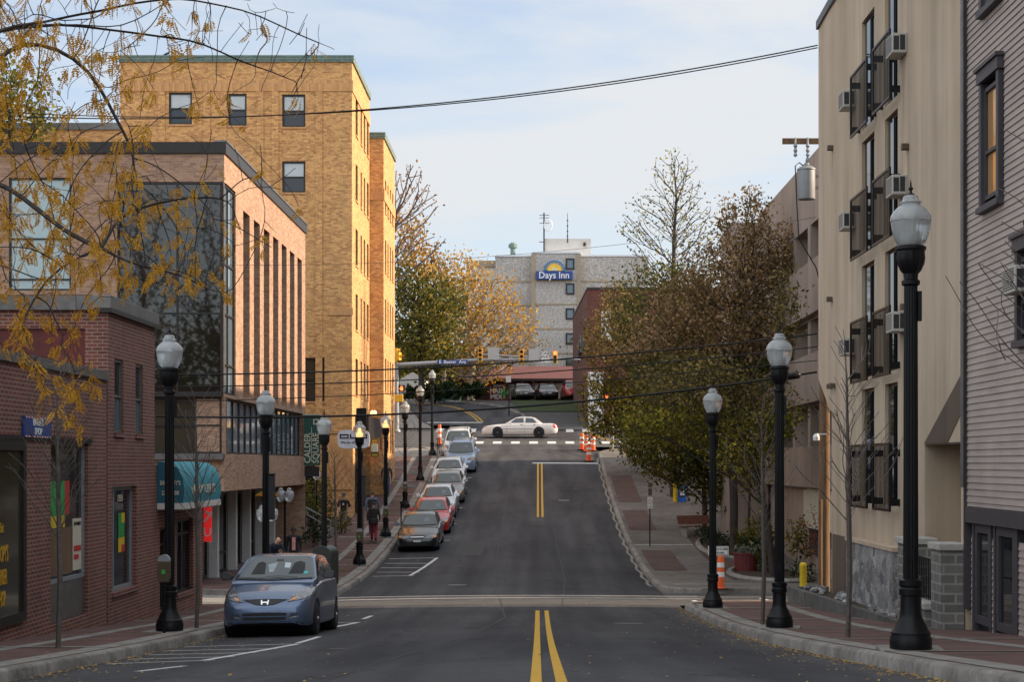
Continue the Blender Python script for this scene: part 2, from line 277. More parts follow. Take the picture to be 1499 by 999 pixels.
# ------------------------------------------------------------------ mesh collector
class MB:
    def __init__(s): s.v = []; s.f = []; s.m = []; s.mats = []; s.cur = 0
    def mat(s, m):
        if m not in s.mats: s.mats.append(m)
        s.cur = s.mats.index(m); return s
    def face(s, pts):
        b = len(s.v); s.v.extend([tuple(p) for p in pts]); s.f.append(list(range(b, b + len(pts)))); s.m.append(s.cur)
    def faces(s, V, FF):
        b = len(s.v); s.v.extend([tuple(p) for p in V])
        for f in FF: s.f.append([b + i for i in f]); s.m.append(s.cur)
    def box(s, x0, x1, y0, y1, z0, z1, mtx=None):
        V = [(x0, y0, z0), (x1, y0, z0), (x1, y1, z0), (x0, y1, z0), (x0, y0, z1), (x1, y0, z1), (x1, y1, z1), (x0, y1, z1)]
        if mtx: V = [mtx @ Vector(v) for v in V]
        s.faces(V, [(0, 3, 2, 1), (4, 5, 6, 7), (0, 1, 5, 4), (1, 2, 6, 5), (2, 3, 7, 6), (3, 0, 4, 7)]); return s
    def cone(s, p0, p1, r0, r1, n=8, caps=True):
        p0 = Vector(p0); p1 = Vector(p1); d = (p1 - p0)
        if d.length < 1e-6: return s
        d.normalize(); a = d.orthogonal().normalized(); b = d.cross(a)
        V = []
        for p, r in ((p0, r0), (p1, r1)):
            for i in range(n):
                t = 2 * PI * i / n; V.append(p + a * math.cos(t) * r + b * math.sin(t) * r)
        FF = [(i, (i + 1) % n, n + (i + 1) % n, n + i) for i in range(n)]
        if caps: FF += [tuple(range(n - 1, -1, -1)), tuple(range(n, 2 * n))]
        s.faces(V, FF); return s
    def tube(s, pts, r, n=6):
        pts = [Vector(p) for p in pts]; V = []; rr = r if isinstance(r, (list, tuple)) else [r] * len(pts)
        for i, p in enumerate(pts):
            d = (pts[min(i + 1, len(pts) - 1)] - pts[max(i - 1, 0)]).normalized()
            a = d.cross(Vector((.13, .21, 1))).normalized() if abs(d.z) < .95 else d.cross(Vector((1, .1, 0))).normalized()
            b = d.cross(a)
            for k in range(n): t = 2 * PI * k / n; V.append(p + a * math.cos(t) * rr[i] + b * math.sin(t) * rr[i])
        FF = []
        for i in range(len(pts) - 1):
            for k in range(n): FF.append((i * n + k, i * n + (k + 1) % n, (i + 1) * n + (k + 1) % n, (i + 1) * n + k))
        FF += [tuple(range(n - 1, -1, -1)), tuple(range((len(pts) - 1) * n, len(pts) * n))]
        s.faces(V, FF); return s
    def lathe(s, pr, n=20, c=(0, 0, 0), flute=None, axis='z', z0f=None, z1f=None):
        V = []
        for r, z in pr:
            for k in range(n):
                t = 2 * PI * k / n; q = r
                if flute and (z0f is None or z0f <= z <= z1f): q = r * (1 - (flute if k % 2 else 0))
                x, y = q * math.cos(t), q * math.sin(t)
                V.append((c[0] + x, c[1] + y, c[2] + z) if axis == 'z' else ((c[0] + z, c[1] + x, c[2] + y) if axis == 'x' else (c[0] + x, c[1] + z, c[2] + y)))
        L = len(pr); FF = []
        for i in range(L - 1):
            for k in range(n): FF.append((i * n + k, i * n + (k + 1) % n, (i + 1) * n + (k + 1) % n, (i + 1) * n + k))
        FF += [tuple(range(n - 1, -1, -1)), tuple(range((L - 1) * n, L * n))]
        s.faces(V, FF); return s
    def prism(s, poly, axis, a0, a1):   # poly of (u,v); axis 'x': (y,z) extruded in x, 'y': (x,z), 'z': (x,y)
        def q(u, v, a): return (a, u, v) if axis == 'x' else ((u, a, v) if axis == 'y' else (u, v, a))
        n = len(poly); V = [q(u, v, a0) for u, v in poly] + [q(u, v, a1) for u, v in poly]
        FF = [tuple(range(n)), tuple(range(2 * n - 1, n - 1, -1))] + [(i, n + i, n + (i + 1) % n, (i + 1) % n) for i in range(n)]
        s.faces(V, FF); return s
    def build(s, name, mat=None, parent=None, smooth=None, bevel=0):
        me = bpy.data.meshes.new(name); me.from_pydata(s.v, [], s.f)
        ms = [mat] if mat and not s.mats else s.mats
        for m in ms: me.materials.append(m)
        if s.mats and len(s.mats) > 1: me.polygons.foreach_set('material_index', s.m)
        bm = bmesh.new(); bm.from_mesh(me)
        if bevel or smooth: bmesh.ops.remove_doubles(bm, verts=bm.verts, dist=1e-5)
        bmesh.ops.recalc_face_normals(bm, faces=bm.faces)
        bm.to_mesh(me); bm.free()
        if smooth:
            me.polygons.foreach_set('use_smooth', [True] * len(me.polygons)); me.set_sharp_from_angle(angle=math.radians(smooth))
        me.update()
        o = bpy.data.objects.new(name, me); COL.objects.link(o)
        if parent:
            o.parent = parent
            r = parent
            while r.parent: r = r.parent
            if r.get('_w'):         # vertices were given in world space
                L = Vector(r['_w']); me.transform(Matrix.Translation(-L))
        if bevel:
            md = o.modifiers.new('bevel', 'BEVEL'); md.width = bevel; md.segments = 2; md.limit_method = 'ANGLE'
        return o
def thing(name, label, cat, loc=(0, 0, 0), rz=0, group=None, world=False):
    o = bpy.data.objects.new(name, None); COL.objects.link(o); o.location = loc; o.rotation_euler = (0, 0, rz); o.empty_display_size = .2
    o['label'] = label; o['category'] = cat
    if group: o['group'] = group
    if world: o['_w'] = [float(c) for c in loc]
    return o
def tag(o, label, cat, group=None, kind=None):
    o['label'] = label; o['category'] = cat
    if group: o['group'] = group
    if kind: o['kind'] = kind
    return o
def struct(o): o['kind'] = 'structure'; return o
def kids(o): return [c for c in bpy.data.objects if c.parent == o]
def dup(o, loc=None, rot=None, label=None, parent=None, group=None):
    c = o.copy(); COL.objects.link(c); c.parent = parent
    if loc is not None: c.location = loc
    if rot is not None: c.rotation_euler = rot
    if label: c['label'] = label
    if group: c['group'] = group
    for k in kids(o): dup(k, parent=c)
    return c
def text(s, size, mat, parent, loc, rot=(PI / 2, 0, 0), name='lettering', ext=.004, sx=1, align='CENTER', space=1, world=True):
    cu = bpy.data.curves.new('t', 'FONT'); cu.body = s; cu.size = size; cu.extrude = ext; cu.align_x = align; cu.align_y = 'CENTER'; cu.space_character = space
    cu.resolution_u = 2; cu.offset = size * .012
    t = bpy.data.objects.new('t', cu); COL.objects.link(t)
    me = bpy.data.meshes.new_from_object(t.evaluated_get(bpy.context.evaluated_depsgraph_get())); bpy.data.objects.remove(t)
    me.transform(Matrix.Translation(Vector(loc)) @ Matrix.Rotation(rot[2], 4, 'Z') @ Matrix.Rotation(rot[1], 4, 'Y') @ Matrix.Rotation(rot[0], 4, 'X') @ Matrix.Diagonal((sx, 1, 1, 1)))
    r = parent
    while r.parent: r = r.parent
    if r.get('_w'): me.transform(Matrix.Translation(-Vector(r['_w'])))
    me.materials.clear(); me.materials.append(mat); me.name = name
    o = bpy.data.objects.new(name, me); COL.objects.link(o); o.parent = parent; return o
def holed(mb, plane, c, u0, u1, z0, z1, holes, depth, sgn):
    """wall sheet with openings and reveals. plane 'x': x=c, u=y ; 'y': y=c, u=x. sgn: direction the reveal goes"""
    us = sorted({u0, u1, *[h[0] for h in holes], *[h[1] for h in holes]}); zs = sorted({z0, z1, *[h[2] for h in holes], *[h[3] for h in holes]})
    def q(u, z, o=0): return (c + sgn * o, u, z) if plane == 'x' else (u, c + sgn * o, z)
    for i in range(len(us) - 1):
        for j in range(len(zs) - 1):
            um = (us[i] + us[i + 1]) / 2; zm = (zs[j] + zs[j + 1]) / 2
            if any(h[0] < um < h[1] and h[2] < zm < h[3] for h in holes): continue
            mb.face([q(us[i], zs[j]), q(us[i + 1], zs[j]), q(us[i + 1], zs[j + 1]), q(us[i], zs[j + 1])])
    for a, b, e, f, *nr in holes:
        if nr: continue
        for (p, r) in (((a, e), (b, e)), ((b, e), (b, f)), ((b, f), (a, f)), ((a, f), (a, e))):
            mb.face([q(*p), q(*r), q(*r, depth), q(*p, depth)])
def shell(mb, x0, x1, y0, y1, z0, z1, skip=''):
    """box faces except those in skip (letters n=front -y, f=back, l, r, b)"""
    if 'n' not in skip: mb.face([(x0, y0, z0), (x1, y0, z0), (x1, y0, z1), (x0, y0, z1)])
    if 'f' not in skip: mb.face([(x0, y1, z0), (x1, y1, z0), (x1, y1, z1), (x0, y1, z1)])
    if 'l' not in skip: mb.face([(x0, y0, z0), (x0, y1, z0), (x0, y1, z1), (x0, y0, z1)])
    if 'r' not in skip: mb.face([(x1, y0, z0), (x1, y1, z0), (x1, y1, z1), (x1, y0, z1)])
    mb.face([(x0, y0, z1), (x1, y0, z1), (x1, y1, z1), (x0, y1, z1)])
def window(parent, plane, c, a, b, e, f, fmat, pane_mats, fw=.05, sgn=1, depth=.1, mull=(), trans=(.5,), name='window', sill=None):
    """window frame (part) with pane sub-parts set back in a hole; trans = fractions of height with cross bars"""
    mb = MB(); lo, hi = (c + sgn * (depth - .05), c + sgn * (depth + .03))
    if lo > hi: lo, hi = hi, lo
    def bx(u0, u1, z0, z1, l=lo, h=hi):
        mb.box(l, h, u0, u1, z0, z1) if plane == 'x' else mb.box(u0, u1, l, h, z0, z1)
    bx(a + .002, a + fw, e + .002, f - .002); bx(b - fw, b - .002, e + .002, f - .002); bx(a + fw, b - fw, e + .002, e + fw); bx(a + fw, b - fw, f - fw, f - .002)
    zz = [e + fw] + [e + (f - e) * t for t in trans] + [f - fw]
    for t in trans: bx(a + fw, b - fw, e + (f - e) * t - fw * .4, e + (f - e) * t + fw * .4)
    for t in mull: u = a + (b - a) * t; bx(u - fw * .4, u + fw * .4, e + fw, f - fw, lo + .002, hi - .002)
    w = mb.build(name, fmat, parent)
    pc = c + sgn * depth
    for i in range(len(zz) - 1):
        pm = MB(); z0, z1 = zz[i], zz[i + 1]
        pm.box(pc - .006, pc + .006, a + fw * .5, b - fw * .5, z0, z1) if plane == 'x' else pm.box(a + fw * .5, b - fw * .5, pc - .006, pc + .006, z0, z1)
        pm.build('pane', pane_mats[i % len(pane_mats)], w)
    if sill:
        sm = MB(); o0, o1 = sorted((c - sgn * .05, c + sgn * (depth - .052)))
        sm.box(o0, o1, a - .04, b + .04, e - .08, e + .001) if plane == 'x' else sm.box(a - .04, b + .04, o0, o1, e - .08, e + .001)
        sm.build('sill', sill, w)
    return w
# ------------------------------------------------------------------ surfaces of the street
def frange(a, b, s):
    n = max(1, int(math.ceil((b - a) / s))); return [a + (b - a) * i / n for i in range(n + 1)]
def sheet(name, y0, y1, xl, xr, dz, mat, nx=4, st=1.0, kind='structure', zf=g, parent=None):
    xl_ = xl if callable(xl) else (lambda y: xl); xr_ = xr if callable(xr) else (lambda y: xr)
    ys = frange(y0, y1, st); mb = MB(); V = []; FF = []
    for y in ys:
        for i in range(nx + 1):
            x = xl_(y) + (xr_(y) - xl_(y)) * i / nx; V.append((x, y, zf(x, y) + dz))
    for j in range(len(ys) - 1):
        for i in range(nx): a = j * (nx + 1) + i; FF.append((a, a + 1, a + nx + 2, a + nx + 1))
    mb.faces(V, FF); o = mb.build(name, mat, parent, smooth=40)
    if kind and not parent: o['kind'] = kind
    return o
def ribbon(name, pts, w, dz, mat, kind='structure', st=.6, label=None):
    """painted strip along pts (x,y) following the ground"""
    mb = MB(); Q = []
    for (a, b) in zip(pts[:-1], pts[1:]):
        L = math.hypot(b[0] - a[0], b[1] - a[1]); n = max(1, int(L / st))
        for i in range(n): Q.append((a[0] + (b[0] - a[0]) * i / n, a[1] + (b[1] - a[1]) * i / n))
    Q.append(pts[-1]); V = []
    for i, p in enumerate(Q):
        a = Q[max(0, i - 1)]; b = Q[min(len(Q) - 1, i + 1)]; dx, dy = b[0] - a[0], b[1] - a[1]; L = math.hypot(dx, dy)
        nx, ny = -dy / L * w / 2, dx / L * w / 2
        for s in (-1, 1): x, y = p[0] + s * nx, p[1] + s * ny; V.append((x, y, g(x, y) + dz))
    mb.faces(V, [(2 * i, 2 * i + 1, 2 * i + 3, 2 * i + 2) for i in range(len(Q) - 1)])
    o = mb.build(name, mat); o['kind'] = kind; return o
# ground: one big sheet, finer near the street
xs = [-1500, -400, -120, -60, -40, -30] + list(np.arange(-25, 25.1, 2.5)) + [30, 40, 60, 120, 400, 1500]
ys = [-400, -150, -60, -20] + list(np.arange(-10, 190, 2.)) + [200, 250, 400, 800, 1600]
V = [(x, y, prof(y) - .26) for y in ys for x in xs]; nx = len(xs)
mb = MB(); mb.faces(V, [(j * nx + i, j * nx + i + 1, (j + 1) * nx + i + 1, (j + 1) * nx + i) for j in range(len(ys) - 1) for i in range(nx - 1)])
struct(mb.build('ground', M['earth'], smooth=60))
KL, KR = -5.9, 3.68
sheet('road', -20, 126.5, KL - .02, KR + .02, 0, M['asphalt'], 12, .8)
def bend(y):      # centre of the street beyond the junction, curving away to the left
    return -4.6 - max(0, y - 129) * .10 - max(0, y - 129) ** 2 * .0125 + (max(0, 129 - y)) * .30
sheet('road', 126.5, 160, lambda y: bend(y) - 4.6, lambda y: bend(y) + 3.9, .0, M['asphalt'], 8, 1)
for s in (-1, 1):
    sheet('cross_street', 106.2, 124, *((-90, KL - .02) if s < 0 else (KR + .02, 90)), 0, M['asphalt_old'], 20, 2)
sheet('alley', 42.1, 48.9, -60, KL - .02, 0.0, M['concrete'], 20, .7)
sheet('alley', 43.1, 48.9, KR + .02, 60, 0.0, M['asphalt_old'], 20, .7)
def corner(y, yend, r, sgn, base):      # x of a kerb that rounds a corner before yend
    t = (yend - y) if sgn > 0 else (y - yend)
    if t >= r: return base
    t = max(0, t); o = r - math.sqrt(max(0, r * r - (r - t) ** 2))
    return base - o if base < 0 else base + o
def leftk(y):
    if y < 42.1: return corner(y, 42.1, 1.6, 1, KL)
    return min(corner(y, 104.5, 2.5, 1, KL), corner(y, 48.9, 1.0, -1, KL))
def rightk(y):
    if y < 43.2: return corner(y, 43.0, 1.6, 1, KR)
    return max(corner(y, 104.5, 3, 1, KR), corner(y, 48.9, 1.3, -1, KR))
# pavements: brick field with concrete bands
def pavement(y0, y1, side):
    k = leftk if side < 0 else rightk
    out = -34 if side < 0 else 34
    if side < 0: sheet('pavement', y0, y1, out, lambda y: k(y) - .17, .146, M['paver'], 10, .7)
    else: sheet('pavement', y0, y1, lambda y: k(y) + .17, out, .146, M['paver'], 10, .7)
pavement(-10, 42.1, -1); pavement(48.9, 104.5, -1); pavement(-10, 43.0, 1)
sheet('pavement', 48.9, 104.5, lambda y: rightk(y) + .17, 34, .146, M['walk'], 10, .7)
def kerb(y0, y1, side):
    k = leftk if side < 0 else rightk; pts = []
    ys_ = frange(y0, y1, .9) if side else []
    fine = [y for y in np.arange(y0, y1, .9)] + [y1]
    for e in (y0, y1):
        fine += [e + s * d for d in (.02, .08, .18, .35, .6) for s in (-1, 1) if y0 < e + s * d < y1]
    fine = sorted(set(round(float(v), 3) for v in fine))
    for y in fine: pts.append((k(y), y))
    V = []; n = len(pts)
    for i, (x, y) in enumerate(pts):
        a = pts[max(0, i - 1)]; b = pts[min(n - 1, i + 1)]; dx, dy = b[0] - a[0], b[1] - a[1]; L = math.hypot(dx, dy); ox, oy = (-dy / L, dx / L) if side < 0 else (dy / L, -dx / L)
        ox, oy = ox * .18, oy * .18; z = g(x, y)
        V += [(x, y, z - .12), (x + ox * .08, y + oy * .08, z + .115), (x + ox * .28, y + oy * .28, z + .15), (x + ox, y + oy, z + .15), (x + ox, y + oy, z - .1)]
    FF = []
    for i in range(n - 1):
        for j in range(4): FF.append((i * 5 + j, i * 5 + j + 1, (i + 1) * 5 + j + 1, (i + 1) * 5 + j))
    FF += [(0, 1, 2, 3, 4), tuple((n - 1) * 5 + j for j in range(5))]
    mb = MB(); mb.faces(V, FF); struct(mb.build('kerb', M['kerb'], smooth=50))
for a in ((-10, 42.1, -1), (48.9, 104.5, -1), (-10, 43.0, 1), (48.9, 104.5, 1)): kerb(*a)
def cross_kerb(x0, x1, y, s):
    m = MB()
    for a, c in zip(frange(x0, x1, 2)[:-1], frange(x0, x1, 2)[1:]):
        za, zc = g(a, y), g(c, y); m.faces([(a, y, za - .2), (c, y, zc - .2), (a, y, za + .15), (c, y, zc + .15), (a, y + s * .18, za + .152), (c, y + s * .18, zc + .152)], [(0, 1, 3, 2), (2, 3, 5, 4)])
    struct(m.build('kerb', M['kerb']))
for q in ((-34, KL - .85, 48.9, 1), (KR + 1.2, 34, 48.9, 1), (-34, KL - 1.5, 42.1, -1), (KR + 1.5, 34, 43.0, -1), (-34, KL - 2.2, 104.5, -1), (KR + 2.8, 34, 104.5, -1), (-60, -10.4, 124.0, 1), (0.4, 40, 124.0, 1)): cross_kerb(*q)
sheet('road_patch', 43.2, 45.9, KL, KR, .002, M['asphalt_old'], 10, .6)  # older asphalt, kept paler to paint in the sunlit strip from the alley
# joints in the kerb stones and concrete bands in the brick
for x, w in ((-6.32, .34), (-7.55, .26)):
    for a, b in ((-5, 40.3), (50.5, 102)): ribbon('paving_band', [(x, a), (x, b)], w, .150, M['concrete'], st=.7)
for x, w in ((4.1, .34), (6.0, .3)): ribbon('paving_band', [(x, -5), (x, 41)], w, .150, M['concrete'], st=.7)
for y in (13.5, 18.6, 23.7, 28.9, 34, 39.0): ribbon('paving_band', [(KR + .25, y), (7.3, y)], .25, .154, M['concrete'])
for y in [23.7, 34] + [54.5 + 5.1 * i for i in range(10)]: ribbon('paving_band', [(KL - .2, y), (-8.5, y)], .25, .154, M['concrete'])
for y in [52 + 5.1 * i for i in range(10)]:
    if y < 100: sheet('tree_grate', y, y + 1.2, -7.35, -6.55, .158, M['dark'], 2)
# brick insets on the far right pavement
for a, b in ((57, 64.5), (72, 79), (82, 92)): sheet('brick_inset', a, b, KR + .35, 5.2, .158, M['paver_dark'], 3)
sheet('brick_inset', 53, 72, 6.3, 7.4, .158, M['paver_dark'], 3)
sheet('pavement', 100, 104.5, -12, -6.0, .152, M['concrete'], 6)
# driveway apron sunk between the two brick insets
ribbon('paving_band', [(3.9, 66.5), (9, 66.8)], .12, .152, M['white_paint']); ribbon('paving_band', [(4.2, 51), (8.4, 51)], .12, .152, M['capstone'])
sheet('pavement', 124, 150, lambda y: bend(y) + 4.1, 40, .10, M['asphalt_old'], 12, 1.2)
sheet('pavement', 124, 150, -60, lambda y: bend(y) - 4.8, .10, M['concrete'], 12, 1.2)
mb = MB(); pts = [(bend(y) + 3.9, y) for y in frange(125, 156, 1)]
mb.tube([(x, y, prof(y) + .06) for x, y in pts], .12, 5); struct(mb.build('kerb', M['kerb']))
sheet('grass_bank', 135, 149, lambda y: -1.5 + (y - 135) * -.08, lambda y: 3.6, .16, M['grass'], 10, 1)
# painted markings
for x in (-.02, .20):
    ribbon('road_marking', [(x, 2), (x, 40.2)], .10, .004, M['yellow_paint']); ribbon('road_marking', [(x, 77.5), (x, 97.6)], .10, .004, M['yellow_paint'])
for o in (-.16, .16): ribbon('road_marking', [(bend(y) + o, y) for y in frange(128.6, 152, 1)], .11, .004, M['yellow_paint'])
ribbon('road_marking', [(-.35, 97.6), (KR - .15, 97.6)], .38, .005, M['white_paint'])
ribbon('road_marking', [(bend(128.3) - 4.3, 128.3), (bend(128.3), 128.3)], .45, .005, M['white_paint'])
ribbon('road_marking', [(-5.8, 47.5), (4.6, 47.5)], .10, .004, M['white_paint']); ribbon('road_marking', [(-5.8, 46.2), (-2, 46.3), (4.6, 46.2)], .14, .004, M['white_paint'])
ribbon('road_marking', [(4.5, 42.0), (4.3, 45.5)], .14, .005, M['white_paint']); ribbon('road_marking', [(6.6, 42.9), (6.3, 46.5)], .14, .005, M['white_paint'])
for i in range(12):
    x = -5.2 + i * 1.22
    mbx = ribbon('crossing_bar', [(x, 109.2), (x, 111.6)], .58, .004, M['white_paint'])
    ribbon('crossing_bar', [(x - 2.2, 122.2), (x - 2.2, 124.4)], .55, .004, M['white_paint'])
ribbon('road_seam', [(KL, 108.4), (-1, 108.3), (5.5, 108.5)], .3, .003, M['asphalt_old']); ribbon('road_patch', [(KL + .2, 110.2), (5.5, 110.2)], 4.2, .002, M['asphalt_old'])
# hatched no-parking boxes
def hatch(ya, yb):
    x0, x1 = KL + .15, -4.0
    ribbon('road_marking', [(x0, ya), (x1 - .3, ya)], .09, .004, M['white_paint']); ribbon('road_marking', [(x1 - .45, ya), (x1 + .1, yb)], .12, .0045, M['white_paint'])
    ribbon('road_marking', [(x0, yb), (x1, yb)], .09, .004, M['white_paint'])
    for k in range(1, 4):
        y = ya + (yb - ya) * k / 4; ribbon('road_marking', [(x0, y), (x1 - .3 + .1 * k, y - .35)], .09, .004, M['white_paint'])
hatch(21.8, 26.6); hatch(56.8, 63.2); hatch(31.5, 35.5)
ribbon('road_marking', [(-4.75, 19.4), (-4.4, 20.4)], .12, .004, M['white_paint']); ribbon('road_marking', [(-3.95, 26.9), (-3.9, 29.2)], .1, .004, M['white_paint'])
ribbon('road_marking', [(-3.95, 37), (-3.9, 38.4)], .1, .004, M['white_paint'])
for y in (69.5, 75.3, 81, 87, 92): ribbon('road_marking', [(-4.0, y), (-3.75, y)], .12, .004, M['white_paint'])
ribbon('road_seam', [(-2.2, 10), (-1.9, 20), (-1.55, 25), (-1.1, 32), (-.75, 37), (-1.0, 44), (-1.5, 55), (-1.65, 70), (-1.6, 92)], .045, .002, M['seam'])
ribbon('road_seam', [(.6, 42), (.9, 55), (.7, 75), (.5, 96)], .03, .002, M['seam']); ribbon('road_seam', [(-5.7, 41.7), (3.9, 41.9)], .05, .002, M['seam'])
ribbon('road_seam', [(-4.6, 36), (-3.6, 36.4), (-3.2, 36)], .08, .0025, M['seam'])
for (x_m, y_m, r_m) in ((1.9, 34.5, .32), (-2.6, 52.5, .32), (1.3, 83.5, .32), (-3.0, 24.3, .16)):
    m = MB(); m.faces([(x_m + r_m * math.cos(a), y_m + r_m * math.sin(a), g(x_m + r_m * math.cos(a), y_m + r_m * math.sin(a)) + .006) for a in frange(0, 2 * PI - .2, .2)], [tuple(range(len(frange(0, 2 * PI - .2, .2))))]); struct(m.build('manhole_cover', M['darkgrey']))
sheet('road_patch', 27.5, 30.4, 1.0, 2.3, .0025, M['seam'], 3, .6); sheet('road_patch', 64, 69, -3.3, -2.2, .0025, M['seam'], 3, .6)
for y0, y1 in ((52, 100),): ribbon('road_edge_scar', [(KR - .10 + .05 * math.sin(y * 2.1), y) for y in frange(y0, y1, .7)], .10, .003, M['concrete'])

# ------------------------------------------------------------------ buildings, left side
# one-storey shop with recessed shopfronts
X = -8.4
b = thing('barber_shop', 'single storey dark red brick barber shop with large black framed window at the near left', 'shop', (X, 26, -3), world=True)
m = MB(); gz = lambda y: g(-8.4, y) + .1
holed(m, 'x', X, 14, 31.9, -4.2, 1.62, [(17.5, 26.7, -2.55, .38), (28.25, 30.6, -2.8, .40)], .22, -1)
m.face([(-40, 14, 1.62), (X, 14, 1.62), (X, 31.9, 1.62), (-40, 31.9, 1.62)]); m.face([(X, 14, -4.2), (-40, 14, -4.2), (-40, 14, 1.62), (X, 14, 1.62)])
m.build('wall', M['red_brick'], b)
m = MB(); m.box(X - .3, X + .06, 13.9, 31.89, 1.625, 1.8); m.build('coping', M['coping'], b)
m = MB(); m.box(X - .02, X + .03, 17.4, 30.8, .39, .47); m.build('lintel', M['dark'], b)
w = window(b, 'x', X + .12, 17.5, 26.7, -2.55, .38, M['dark'], [M['glass_tan']], .16, -1, .1, (.33, .66), (), 'shop_window')
for s, z, sz in (('Saint', -1.0, .22), ("HOOPY'S", -1.42, .36), ('BARBER', -1.78, .34), ('SHOP', -2.12, .34)):
    text(s, sz, M['yellow_paint'], w, (X + .04, 25.55, z), (PI / 2, 0, PI / 2), 'window_lettering', .003, .42)
w = window(b, 'x', X - .02, 28.25, 30.6, -2.1, .40, M['galv'], [M['glass']], .07, -1, .1, (), (), 'shop_window')
m = MB(); m.box(X - .16, X - .08, 28.26, 30.59, -2.79, -2.1); m.build('stall_riser', M['coping'], b)
for col, y0, y1, z0, z1, nm in ((M['flaggreen'], 28.5, 29.45, -.92, -.3, 'green_flag'), (M['yellow'], 28.5, 29.45, -1.13, -.92, 'flag_stripe'), (M['red_sign'], 29.45, 29.75, -.92, -.3, 'flag_stripe')):
    m = MB(); m.box(X - .11, X - .105, y0, y1, z0, z1); m.build(nm, col, w)
m = MB(); m.box(X - .113, X - .111, 28.4, 29.9, -1.98, -1.14); m.build('slatted_display', M['wood'], w)
m = MB(); m.box(X - .11, X - .10, 29.95, 30.5, -1.95, -1.0); m.build('poster', M['cream'], w); text('SEPTEMBER', .09, M['plastic'], w, (X - .095, 30.22, -1.1), (PI / 2, 0, PI / 2), 'poster_lettering', .002)
m = MB(); m.box(X - .098, X - .094, 30.0, 30.45, -1.6, -1.5); m.box(X - .098, X - .094, 30.0, 30.3, -1.75, -1.66); m.build('poster_stripe', M['red_sign'], w)
sg = thing('barber_sign', 'blue BARBER SHOP sign with striped edge on the brick above the shopfront', 'sign', (X + .06, 27.9, .68), world=True)
m = MB(); m.box(X + .012, X + .05, 26.65, 28.1, .44, .79); m.build('panel', M['blue_sign'], sg)
m = MB()
m.box(X + .05, X + .053, 26.66, 28.09, .445, .47); m.box(X + .05, X + .053, 26.66, 28.09, .76, .785)
m.build('striped_edge', stripes(), sg)
text('BARBER', .165, M['white'], sg, (X + .056, 27.37, .69), (PI / 2, 0, PI / 2)); text('SHOP', .165, M['white'], sg, (X + .056, 27.37, .54), (PI / 2, 0, PI / 2))
# two-storey brick block
b = thing('brick_shop', 'two storey dark red brick shop building with grey metal coping and narrow upstairs windows', 'shop', (X, 35, -3.4), world=True)
m = MB()
holed(m, 'x', X, 32, 35.9, -4.3, 3.0, [(32.5, 33.2, .62, 2.1), (34.2, 34.85, .62, 2.1), (32.3, 34.3, -2.55, -.45)], .11, -1)
holed(m, 'y', 32, -40, X, -4.3, 3.0, [(-12.4, -8.85, 1.75, 2.65)], .08, 1)
m.face([(-40, 32, 3.0), (X, 32, 3), (X, 35.9, 3), (-40, 35.9, 3)]); m.face([(X, 35.9, -4.3), (-40, 35.9, -4.3), (-40, 35.9, 3.0), (X, 35.9, 3.0)])
m.build('wall', M['red_brick'], b)
m = MB(); m.box(X - .3, X + .08, 31.92, 36.0, 3.003, 3.3); m.box(-40, X - .3, 31.92, 32.3, 3.003, 3.3); m.build('coping', M['coping'], b, bevel=.01)
m = MB(); m.box(X - .25, X + .1, 31.9, 36.02, 2.96, 3.05); m.build('drip_edge', M['dark'], b)
m = MB(); m.box(-12.4, -8.85, 32.06, 32.09, 1.75, 2.65); m.build('painted_panel', M['maroon'], b)
for a, c in ((32.5, 33.2), (34.2, 34.85)): window(b, 'x', X, a, c, .62, 2.1, M['coping'], [M['glass_blue'], M['glass']], .06, -1, .08, sill=M['red_brick'])
w = window(b, 'x', X, 32.3, 34.3, -2.55, -.45, M['galv'], [M['glass']], .08, -1, .15, (.25,), (), 'shop_window', sill=M['red_brick'])
for col, y0, y1, z0, z1 in ((M['flaggreen'], 33.3, 33.8, -1.5, -1.0), (M['yellow'], 33.3, 33.8, -1.8, -1.5), (M['yellow'], 33.55, 33.8, -1.2, -1.0), (M['red_sign'], 33.55, 33.8, -1.8, -1.65)):
    m = MB(); m.box(X - .135, X - .13 + .004 * (y0 > 33.5), y0, y1, z0, z1); m.build('flag_poster', col, w)
text('OPEN', .2, M['cream'], w, (X - .12, 33.4, -.7), (PI / 2, 0, PI / 2), 'window_lettering', .003, .8)
# one-storey end with the awning
m = MB()
holed(m, 'x', X, 35.91, 41, -4.4, -.02, [(36.4, 37.2, -3.3, -1.45), (38.1, 39.9, -3.05, -1.3)], .16, -1)
m.face([(-40, 35.91, -.02), (X, 35.91, -.02), (X, 41, -.02), (-40, 41, -.02)]); m.face([(X, 41, -4.4), (-40, 41, -4.4), (-40, 41, -.02), (X, 41, -.02)])
m.build('end_wall', M['red_brick'], b)
window(b, 'x', X, 36.4, 37.2, -3.3, -1.45, M['dark'], [M['glass']], .07, -1, .14, (), (.8,), 'door'); window(b, 'x', X, 38.1, 39.9, -3.05, -1.3, M['dark'], [M['glass']], .07, -1, .14, (.5,), (.8,), 'window', sill=M['red_brick'])
a = thing('awning', 'rounded teal canvas awning over the vacuum shop door at the end of the brick building', 'awning', (X, 39, -.9), world=True)
prof_a = [(0, -.86), (.56, -.86), (.60, -.6), (.56, -.3), (.46, -.10), (.28, .03), (0, .06)]
V = []
for y in (36.1, 40.3): V += [(X + .01 + u, y, z) for u, z in prof_a]
m = MB(); n = 7
m.faces(V, [(i, i + 1, n + i + 1, n + i) for i in range(1, n - 1)]); m.build('canopy', M['teal'], a, smooth=50)
m = MB(); m.faces(V[:n], [tuple(range(n))]); m.build('end_panel', M['dteal'], a); m = MB(); m.faces(V[n:], [tuple(range(n))]); m.build('end_panel', M['dteal'], a)
